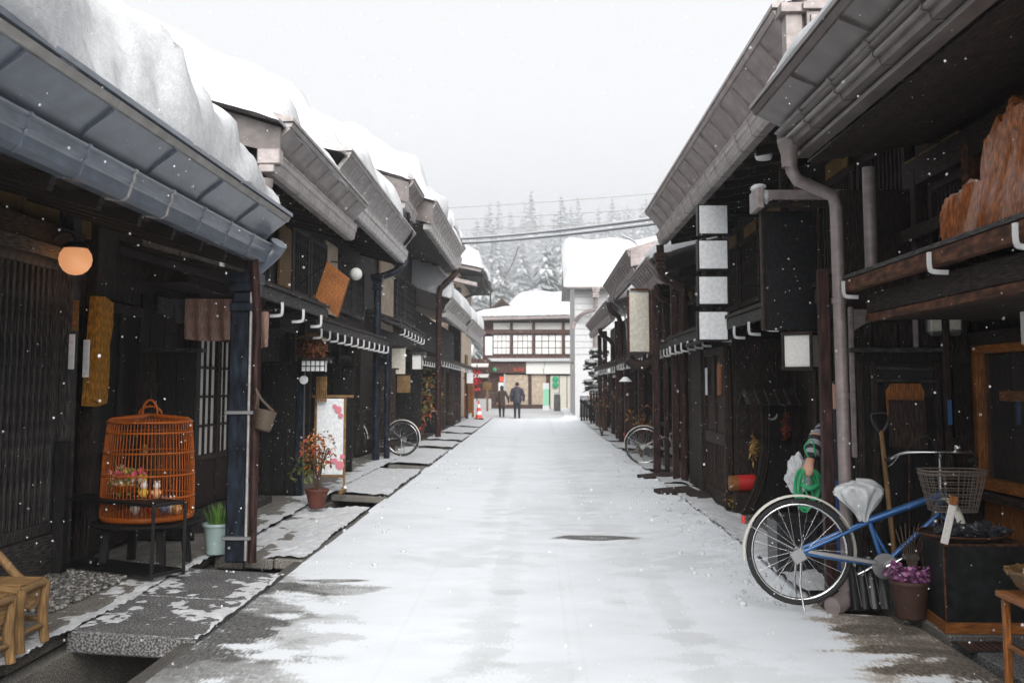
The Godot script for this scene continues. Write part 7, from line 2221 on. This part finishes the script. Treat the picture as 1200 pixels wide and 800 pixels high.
	for k in 6:
		var sp := c + Vector3(0.04 + 0.045 * (k % 3), 0.055 + 0.012 * (k % 2), 0.05 - 0.08 * (k / 3))
		var sw := thing("sweet_packet", "pale wrapped sweet packet heaped in the wicker basket", "packet", sp, "packets in the wicker basket")
		crumple(sw, "wrapper", sp, Vector3(0.04, 0.02, 0.035), 20 + k, M.bag, 0.5)
		crumple(sw, "filling", sp, Vector3(0.026, 0.014, 0.022), 30 + k, mat("sweet%d" % k, lin(0.4, 0.12 + 0.05 * k, 0.15), 0.5), 0.3)
	# floor grating
	c = G(1160, 757, 0.045)
	t = thing("floor_grating", "rusty iron floor grating in the paving by the display box", "grating", c)
	for k in 9:
		bx(t, "bar", c + Vector3(-0.14 + 0.035 * k, -0.002, 0), Vector3(0.014, 0.012, 0.2), M.rust_along)
	bx(t, "frame", c + Vector3(0, -0.006, 0), Vector3(0.34, 0.01, 0.24), M.near_black)
	# the blue bicycle
	bicycle("blue bicycle with wire basket and bag-covered saddle parked at the downpipes", Transform3D(Basis(UP, deg_to_rad(-3)), P(937, 646, 7.08)), M.blue_paint, deg_to_rad(-92), true)
	var sb := P(1004, 580, 7.05)
	t = thing("saddle_bag", "white plastic bag tied over the blue bicycle's saddle", "bag", sb)
	drape(t, "bag", sb)
	pipe(t, "tie", [sb + Vector3(0.035, -0.09, 0), sb + Vector3(0.045, -0.1, 0)], 0.045, M.bag, 10)
	# oddments behind the wheel
	c = G(930, 640, 0.04)
	t = thing("green_bottle", "bright green plastic bottle behind the blue bicycle's wheel", "bottle", c)
	turned(t, "body", [Vector2(0, 0), Vector2(0.04, 0), Vector2(0.042, 0.18), Vector2(0.02, 0.23)], c + Vector3(-0.12, 0, 0), mat("lime", lin(0.2, 0.6, 0.05), 0.4), 14)
	turned(t, "cap", [Vector2(0.022, 0.23), Vector2(0.022, 0.26), Vector2(0, 0.26)], c + Vector3(-0.12, 0, 0), M.enamel, 10)
	t = thing("storage_bin", "grey plastic bin with a dark lid behind the bicycle wheel", "bin", c)
	b = MB.new()
	b.box(c + Vector3(0.03, 0.13, 0), Vector3(0.24, 0.26, 0.22), Basis(), 0.02)
	put(t, "tub", b.mesh(), M.metal_pale)
	bx(t, "lid", c + Vector3(0.03, 0.28, 0), Vector3(0.27, 0.03, 0.25), M.black_plastic)
	t = thing("red_watering_can", "red plastic watering can behind the bicycle wheel", "can", G(955, 655, 0.04))
	c = G(950, 652, 0.04)
	b = MB.new()
	b.box(c + Vector3(0.02, 0.1, 0.02), Vector3(0.17, 0.2, 0.13), rot(0, 20, 8), 0.03)
	put(t, "body", b.mesh(), mat("pinkish_red", lin(0.6, 0.02, 0.08), 0.35))
	pipe(t, "handle", curve([c + Vector3(-0.07, 0.17, 0), c + Vector3(-0.1, 0.25, 0), c + Vector3(0.0, 0.27, 0), c + Vector3(0.07, 0.2, 0)]), 0.012, M.red_tin, 8)
	pipe(t, "spout", [c + Vector3(-0.06, 0.08, 0.04), c + Vector3(-0.16, 0.2, 0.06)], 0.014, M.red_tin, 8)
	t = thing("bin_bag", "clear plastic bag slumped beside the green rope", "bag", P(938, 555, 8.4))
	crumple(t, "bag", P(937, 557, 8.4), Vector3(0.09, 0.14, 0.09), 9, M.bag, 0.4)
	crumple(t, "knot", P(936, 541, 8.4), Vector3(0.035, 0.05, 0.035), 10, M.bag, 0.4)
	t = thing("crate_stack", "dark plastic crate under the clear bag beside the flared stand", "crate", G(925, 640, 0.04))
	var ct := P(935, 600, 8.5)
	bx(t, "crate", Vector3(ct.x, 0.24, ct.z), Vector3(0.42, 0.4, 0.35), M.black_plastic)
	for k in 5:
		bx(t, "crate_rib", Vector3(ct.x - 0.18 + 0.09 * k, 0.24, ct.z + 0.18), Vector3(0.02, 0.38, 0.02), M.black_plastic)
	# hanging black signboard with its own roof
	var d := 8.05
	var p0 := P(897, 387, d)
	var p1 := P(955, 248, d)
	t = thing("hanging_signboard", "tall black signboard hung under a small metal roof", "sign", (p0 + p1) * 0.5)
	bx(t, "board", (p0 + p1) * 0.5, Vector3(p1.x - p0.x, p1.y - p0.y, 0.06), mat("ink", lin(0.011, 0.012, 0.016), 0.55, "stain", Vector3.ONE * 3, 0.4))
	for x in [p0.x - 0.012, p1.x + 0.012]:
		bx(t, "edge_strip", Vector3(x, (p0.y + p1.y) / 2, -d), Vector3(0.02, p1.y - p0.y, 0.08), M.brown_up)
	var rf := P(925, 228, d)
	bx(t, "sign_roof", rf + Vector3(0.1, 0.02, 0), Vector3(0.72, 0.03, 0.36), M.metal_plum, rot(12))
	bx(t, "roof_fascia", rf + Vector3(0.1, -0.035, 0.16), Vector3(0.72, 0.07, 0.03), M.metal_plum)
	bx(t, "roof_fascia", rf + Vector3(0.1, -0.1, 0.1), Vector3(0.68, 0.04, 0.03), M.dark_across)
	bx(t, "roof_end", rf + Vector3(-0.27, -0.06, 0.06), Vector3(0.05, 0.16, 0.3), M.metal_plum)
	b = MB.new()
	b.ball(rf + Vector3(-0.26, 0.04, 0.08), Vector3(0.06, 0.025, 0.12), 10, 6)
	b.ball(rf + Vector3(-0.22, -0.05, 0.17), Vector3(0.025, 0.06, 0.025), 8, 6)
	put(t, "snow_tuft", b.mesh(), M.snow)
	# lantern beneath
	p0 = P(922, 430, d)
	p1 = P(957, 393, d)
	c = (p0 + p1) * 0.5
	t = thing("box_lantern", "square paper lantern with black frame below the black signboard", "lamp", c)
	bx(t, "shade", c, Vector3(0.21, 0.25, 0.21), M.paper, Basis(UP, deg_to_rad(-32)))
	for y in [-0.135, 0.135]:
		bx(t, "frame_plate", c + UP * y, Vector3(0.25, 0.025, 0.25), M.dark_across, Basis(UP, deg_to_rad(-32)))
	for k in 4:
		var an := PI / 2 * k + PI / 4 + deg_to_rad(32)
		bx(t, "frame_post", c + Vector3(cos(an) * 0.155, 0, sin(an) * 0.155), Vector3(0.022, 0.26, 0.022), M.dark_up, Basis(UP, deg_to_rad(-32)))
	for x in [-0.06, 0.06]:
		bx(t, "hanger", c + Vector3(x, 0.2, 0), Vector3(0.016, 0.12, 0.016), M.rust_along)
	# four blank lightboxes in a column
	d = 11.8
	for k in 4:
		var y0: float = [274.5, 315.5, 356.5, 398.0][k]
		var y1: float = [242.0, 283.0, 325.0, 366.0][k]
		p0 = P(819, y0, d)
		p1 = P(851, y1, d)
		c = (p0 + p1) * 0.5
		t = thing("lightbox_sign", ["blank white square lightbox at the top of the column, just under the eave", "blank white square lightbox, second from the top of the column", "blank white square lightbox, third from the top of the column", "blank white square lightbox at the foot of the column"][k], "sign", c, "column of lightbox signs")
		bx(t, "case", c, Vector3(p1.x - p0.x + 0.04, p1.y - p0.y + 0.03, 0.14), M.iron)
		bx(t, "face", c + Vector3(0, 0, 0.072), Vector3(p1.x - p0.x, p1.y - p0.y, 0.012), M.panel_white)
		if k < 3:
			for x in [-0.1, 0.08]:
				bx(t, "link", c + Vector3(x, -0.21, 0), Vector3(0.05, 0.06, 0.03), M.iron)
		bx(t, "side_bracket", c + Vector3(0.36, 0.05, 0), Vector3(0.36, 0.03, 0.03), M.iron)
	# long aged sign further on
	d = 18.4
	p0 = P(738, 412, d)
	p1 = P(760, 343, d)
	c = (p0 + p1) * 0.5
	t = thing("hanging_signboard", "long aged cream signboard in a rusty frame beyond the lightboxes", "sign", c)
	bx(t, "panel", c, Vector3(p1.x - p0.x, p1.y - p0.y, 0.08), M.paper_aged)
	for x in [p0.x - 0.02, p1.x + 0.02]:
		bx(t, "edge_strip", Vector3(x, c.y, -d), Vector3(0.035, p1.y - p0.y + 0.1, 0.1), M.rust_along)
	bx(t, "arm", Vector3(c.x + 0.3, p1.y + 0.06, -d), Vector3(0.9, 0.04, 0.04), M.rust_along)
	c = P(750, 424, 18.6)
	t = thing("hanging_log", "dark curved hollow log hung below the cream signboard", "ornament", c)
	pipe(t, "log", curve([c + Vector3(-0.22, 0.06, 0), c + Vector3(-0.08, -0.04, 0), c + Vector3(0.12, -0.05, 0), c + Vector3(0.28, 0.1, 0)]), 0.1, M.brown_along, 10)
	pipe(t, "cord", [c + Vector3(0.1, 0.02, 0), c + Vector3(0.12, 0.4, 0)], 0.01, M.iron, 5)
	c = P(733, 447, 20.0)
	t = thing("lamp_shade", "small white conical lamp shade over the far bicycle", "lamp", c)
	turned(t, "shade", [Vector2(0.13, 0), Vector2(0.04, 0.09), Vector2(0, 0.09)], c, M.panel_white, 14)
	pipe(t, "cord", [c + UP * 0.085, c + UP * 0.7], 0.01, M.iron, 5)
	# second bicycle
	bicycle("cream-wheeled bicycle parked between the twin posts and a brown screen", Transform3D(Basis(UP, deg_to_rad(-8)), G(755, 545, 0.035) + UP * 0.365), M.metal_pale, 0.0, false)
	# door tags
	t = thing("door_tag", "orange wooden tag hung on the slatted brown door", "tag", V(2.27, 1.62, 12.75))
	slab(t, "tag", [Vector2(0, 0), Vector2(0.2, 0.02), Vector2(0.26, 0.36), Vector2(0.14, 0.42), Vector2(0.02, 0.36)], V(2.27, 1.4, 12.85), Vector3.BACK, UP, Vector3(-0.015, 0, 0), M.carved)
	pipe(t, "string", [V(2.262, 1.8, 12.72), V(2.262, 1.9, 12.6)], 0.004, M.straw, 4)
	t = thing("door_tag", "long white paper strip pasted on the slatted brown door", "tag", V(2.27, 1.6, 13.7))
	bx(t, "strip", V(2.272, 1.58, 13.75), Vector3(0.006, 0.36, 0.16), M.panel_white)
	# roofed stand with flared curved sides
	d = 11.7
	var A := func(px: float, py: float) -> Vector2:
		var q := P(px, py, d)
		return Vector2(q.x, q.y)
	t = thing("roofed_stand", "dark timber stand with flared curved sides and a tiny ribbed roof", "stand", V(A.call(910, 600).x, 0.04, d))
	var lft := []
	for q in [[893, 475], [894, 500], [893, 530], [889, 555], [882, 577], [870, 602]]:
		lft.append(A.call(q[0], q[1]))
	var inner := []
	for q in [[960, 602], [950, 577], [943, 555], [939, 530], [937, 500], [937, 475]]:
		inner.append(A.call(q[0], q[1]))
	slab(t, "panel", lft + inner, Vector3(0, 0, -d), Vector3.RIGHT, UP, Vector3(0, 0, -0.06), M.black_up)
	for line in [[lft, 0.0], [inner, 0.0]]:
		for k in 3:
			var pts := []
			for q in line[0]:
				pts.append(Vector3(q.x + 0.035 * k * (1 if line[0] == lft else -1), q.y, -d + 0.03 - 0.005 * k))
			pipe(t, "curved_rib", curve(pts, 3), 0.022, M.dark_up, 6)
	var r0 := A.call(902, 466) as Vector2
	for s in [-1.0, 1.0]:
		bx(t, "roof_slope", Vector3(r0.x, r0.y, -d + 0.12 * s), Vector3(0.62, 0.02, 0.3), M.dark_across, rot(30 * s))
	for k in 6:
		for s in [-1.0, 1.0]:
			bx(t, "roof_rib", Vector3(r0.x - 0.28 + 0.112 * k, r0.y + 0.014, -d + 0.12 * s), Vector3(0.022, 0.022, 0.32), M.grey_along, rot(30 * s))
	var cr := []
	for k in 9:
		var an := -2.2 + 2.4 * k / 8.0
		cr.append(Vector2(cos(an) * 0.06, sin(an) * 0.06))
	for k in 9:
		var an := 0.2 - 2.4 * k / 8.0
		cr.append(Vector2(cos(an) * 0.06 - 0.012, sin(an) * 0.06 + 0.02))
	cr.remove_at(9)
	slab(t, "crescent", cr, P(905, 486, d - 0.08), Vector3.RIGHT, UP, Vector3(0, 0, 0.01), M.metal_pale)
	c = P(921, 500, d - 0.1)
	t = thing("dried_peppers", "string of dried red peppers on the flared stand", "ornament", c)
	put(t, "peppers", leaves(70, c, Vector3(0.05, 0.16, 0.04), 0.03, [Color(0.25, 0.04, 0.02), Color(0.16, 0.05, 0.02)], 41, 2.5), M.leaf)
	pipe(t, "string", [c - UP * 0.14, c + UP * 0.2], 0.004, M.straw, 4)
	c = P(883, 527, d - 0.1)
	t = thing("straw_wisp", "straw wisp hung on the edge of the flared stand", "ornament", c)
	put(t, "straws", leaves(60, c, Vector3(0.035, 0.16, 0.03), 0.02, [Color(0.45, 0.28, 0.08), Color(0.35, 0.2, 0.05)], 43, 6.0), M.leaf)
	pipe(t, "string", [c, c + UP * 0.2], 0.004, M.straw, 4)
	# red drum and straw bundle
	c = P(869, 566, 12.2)
	t = thing("red_drum", "red cylinder with a wooden end on the footway by the door", "drum", c)
	pipe(t, "body", [c + Vector3(-0.04, 0, 0), c + Vector3(0.16, 0.01, 0.0)], 0.095, M.red_tin, 18)
	pipe(t, "wooden_end", [c + Vector3(-0.14, 0, 0), c + Vector3(-0.041, 0, 0)], [0.085, 0.094], M.amber_across, 18)
	b = MB.new()
	b.box(Vector3(c.x, (c.y - 0.06) / 2, c.z), Vector3(0.16, c.y - 0.14, 0.14), Basis(), 0.01)
	put(t, "stand", b.mesh(), M.dark_up)
	c = G(861, 597, 0.04)
	t = thing("straw_bundle", "straw bundle standing under the red cylinder", "straw", c)
	put(t, "straws", leaves(160, c + UP * 0.12, Vector3(0.1, 0.13, 0.09), 0.025, [Color(0.5, 0.32, 0.1), Color(0.4, 0.22, 0.06), Color(0.3, 0.25, 0.08)], 47, 5.0), M.leaf)
	turned(t, "tie", [Vector2(0.07, 0.08), Vector2(0.075, 0.1), Vector2(0.07, 0.12)], c, M.straw, 12)
	# stepping stone and loose boards by the drain
	for q in [[792, 578, 0.5, 0.22, "dark flat board across the drain by the tall post"], [828, 583, 0.4, 0.25, "grey tilted board against the door step"], [770, 560, 0.55, 0.2, "dark flat board across the drain near the twin posts"]]:
		c = G(q[0], q[1], 0.05)
		t = thing("loose_board", q[4], "board", c)
		bx(t, "board", c + UP * 0.03, Vector3(q[2], 0.05, q[3] * 2), M.brown_across, rot(3, 10, 4))
		bx(t, "batten", c + UP * 0.0, Vector3(0.06, 0.03, q[3] * 1.6), M.dark_along, rot(0, 10, 0))
	# garden front far on the right: snowy pine, fence, capped posts, lantern
	c = V(2.7, 0.1, 41.5)
	t = thing("snowy_pine", "snow-laden garden pine by the black fence near the square", "tree", c)
	pipe(t, "trunk", curve([c, c + Vector3(0.1, 1.2, 0), c + Vector3(-0.1, 2.4, 0.1)], 3), [0.1, 0.09, 0.08, 0.07, 0.06, 0.05, 0.04], M.twig, 7)
	var needle := MB.new()
	var snowy := MB.new()
	var rr := RandomNumberGenerator.new()
	rr.seed = 19
	for i in 34:
		var y := 0.6 + 2.2 * rr.randf()
		var an := rr.randf() * TAU
		var rad := rr.randf_range(0.2, 0.9) * (1.2 - 0.25 * y)
		var q := c + Vector3(cos(an) * rad - 0.2, y, sin(an) * rad)
		for k in 14:
			needle.flat3(q, q + Vector3(rr.randf_range(-0.3, 0.3), rr.randf_range(-0.15, 0.1), rr.randf_range(-0.3, 0.3)), q + Vector3(rr.randf_range(-0.3, 0.3), rr.randf_range(-0.15, 0.1), rr.randf_range(-0.3, 0.3)), UP)
		snowy.ball(q + UP * 0.08, Vector3(rr.randf_range(0.14, 0.26), 0.07, rr.randf_range(0.12, 0.25)), 8, 5)
	put(t, "needles", needle.mesh(), mat("pine", lin(0.02, 0.03, 0.02), 0.9))
	put(t, "snow_pads", snowy.mesh(), M.snow)
	for q in [[40.2, 2.15, "black slatted garden fence before the snowy pine", 1.3], [43.0, 1.9, "low black slatted fence at the corner of the square", 1.0]]:
		t = thing("garden_fence", q[2], "fence", V(q[1], 0.05, q[0]))
		for k in 8:
			bx(t, "slat", V(q[1] + 0.11 * k, 0.05 + q[3] / 2, q[0]), Vector3(0.085, q[3], 0.03), M.black_up)
		for y in [0.25, q[3] - 0.1]:
			bx(t, "rail", V(q[1] + 0.4, y, q[0] - 0.03), Vector3(0.95, 0.06, 0.03), M.dark_across)
		b = MB.new()
		b.ball(V(q[1] + 0.4, 0.06 + q[3], q[0]), Vector3(0.5, 0.06, 0.08), 14, 6)
		put(t, "snow_cap", b.mesh(), M.snow)
	for q in [[685, 489, 0.22, 0.95, "grey stone bollard with a snow cap at the garden corner"], [653, 482, 0.2, 1.0, "grey post with a snow cap out on the square"]]:
		c = G(q[0], q[1], 0.05)
		t = thing("stone_bollard", q[4], "bollard", c)
		turned(t, "shaft", [Vector2(0, 0), Vector2(q[2], 0), Vector2(q[2] * 0.95, q[3] - 0.1), Vector2(q[2] * 0.7, q[3]), Vector2(0, q[3])], c, M.stone, 16)
		b = MB.new()
		b.ball(c + UP * (q[3] + 0.02), Vector3(q[2] * 0.9, 0.1, q[2] * 0.9), 12, 7)
		put(t, "snow_cap", b.mesh(), M.snow)
	c = G(674, 486, 0.05)
	t = thing("street_lamp", "small lantern street lamp at the corner of the square", "lamp", c)
	pipe(t, "pole", [c, c + UP * 2.3], 0.04, M.iron, 8)
	bx(t, "lantern", c + UP * 2.45, Vector3(0.24, 0.32, 0.24), M.paper_aged)
	bx(t, "lantern_cap", c + UP * 2.65, Vector3(0.36, 0.06, 0.36), M.iron)
	c = G(640, 481, 0.06)
	t = thing("standing_banner", "mint green and white standing banner before the shop", "banner", c)
	bx(t, "panel", c + UP * 0.95, Vector3(0.35, 1.3, 0.05), M.mint)
	bx(t, "top_panel", c + UP * 1.45, Vector3(0.36, 0.35, 0.06), M.panel_white)
	bx(t, "foot", c + UP * 0.15, Vector3(0.4, 0.3, 0.3), M.panel_white)
	c = G(700, 500, 0.05)
	t = thing("planter_box", "dark planter box with a leaning broom before the far houses", "planter", c)
	bx(t, "box", c + Vector3(0.2, 0.35, 0), Vector3(0.5, 0.7, 0.5), M.dark_up)
	pipe(t, "broom", [c + Vector3(0.0, 0.05, 0.3), c + Vector3(0.35, 1.2, 0.1)], 0.025, M.tan_up, 6)
	for q in [[752, 492, 20.8, 0.5, "bare orange-twigged shrub beside the twin posts"], [705, 470, 30.0, 0.7, "brown dried shrub along the far lattice fronts"]]:
		c = P(q[0], q[1], q[2])
		t = thing("dry_shrub", q[4], "plant", Vector3(c.x, 0.04, c.z))
		put(t, "leaves", leaves(40, c, Vector3.ONE * q[3] * 0.6, 0.05, [Color(0.3, 0.13, 0.03), Color(0.2, 0.09, 0.03)], 51, 2.5), M.leaf)
		for k in 6:
			pipe(t, "stem", [Vector3(c.x, 0.04, c.z), c + Vector3(0.3 * cos(k), 0.1, 0.3 * sin(k))], 0.01, M.twig, 4)


func _ready() -> void:
	rng.seed = 42
	# camera
	view = Basis(UP, atan(28.0 / 1200.0 * cos(atan(109.0 / 1200.0)))) * Basis(Vector3.RIGHT, atan(109.0 / 1200.0))
	var cam := Camera3D.new()
	cam.name = "camera"
	add_child(cam)
	cam.transform = Transform3D(view, EYE)
	var lens := CameraAttributesPhysical.new()
	lens.frustum_focal_length = 36.0
	lens.frustum_near = 0.1
	lens.frustum_far = 1200.0
	lens.frustum_focus_distance = 9.0
	lens.exposure_aperture = 3.5
	cam.attributes = lens
	cam.projection = Camera3D.PROJECTION_FRUSTUM
	cam.near = 0.1
	cam.far = 1200.0
	cam.size = 800.0 / FOCAL * cam.near
	cam.frustum_offset = Vector2(0, -57.0 / FOCAL * cam.near)
	cam.current = true
	# sky, haze, sun
	var env := Environment.new()
	env.background_mode = Environment.BG_SKY
	var sm := ProceduralSkyMaterial.new()
	sm.sky_top_color = Color(0.945, 0.952, 0.963)
	sm.sky_horizon_color = Color(0.965, 0.97, 0.978)
	sm.ground_bottom_color = Color(0.8, 0.8, 0.82)
	sm.ground_horizon_color = Color(0.93, 0.93, 0.95)
	sm.sky_energy_multiplier = 0.6
	sm.ground_energy_multiplier = 0.6
	sm.sun_angle_max = 0.0
	env.sky = Sky.new()
	env.sky.sky_material = sm
	env.tonemap_mode = Environment.TONE_MAPPER_LINEAR
	env.tonemap_exposure = 3.4
	env.fog_enabled = true
	env.fog_density = 0.0012
	env.volumetric_fog_enabled = true
	env.volumetric_fog_density = 0.0
	env.fog_light_color = Color(0.96, 0.97, 0.99)
	env.sdfgi_enabled = true
	env.ssao_enabled = true
	env.ssil_enabled = true
	var we := WorldEnvironment.new()
	we.environment = env
	add_child(we)
	var sun := DirectionalLight3D.new()
	sun.light_energy = 0.5
	sun.light_angular_distance = 45.0
	sun.light_color = Color(1.0, 0.995, 0.985)
	sun.shadow_enabled = true
	add_child(sun)
	sun.rotation_degrees = Vector3(-32, 8, 0)
	lump.noise_type = FastNoiseLite.TYPE_SIMPLEX_SMOOTH
	lump.frequency = 0.01
	lump.fractal_octaves = 2
	lump.seed = 7
	make_materials()
	ground()
	left_row()
	right_row()
	end_building()
	hills()
	left_things()
	right_things()
	people()
	snowfall()
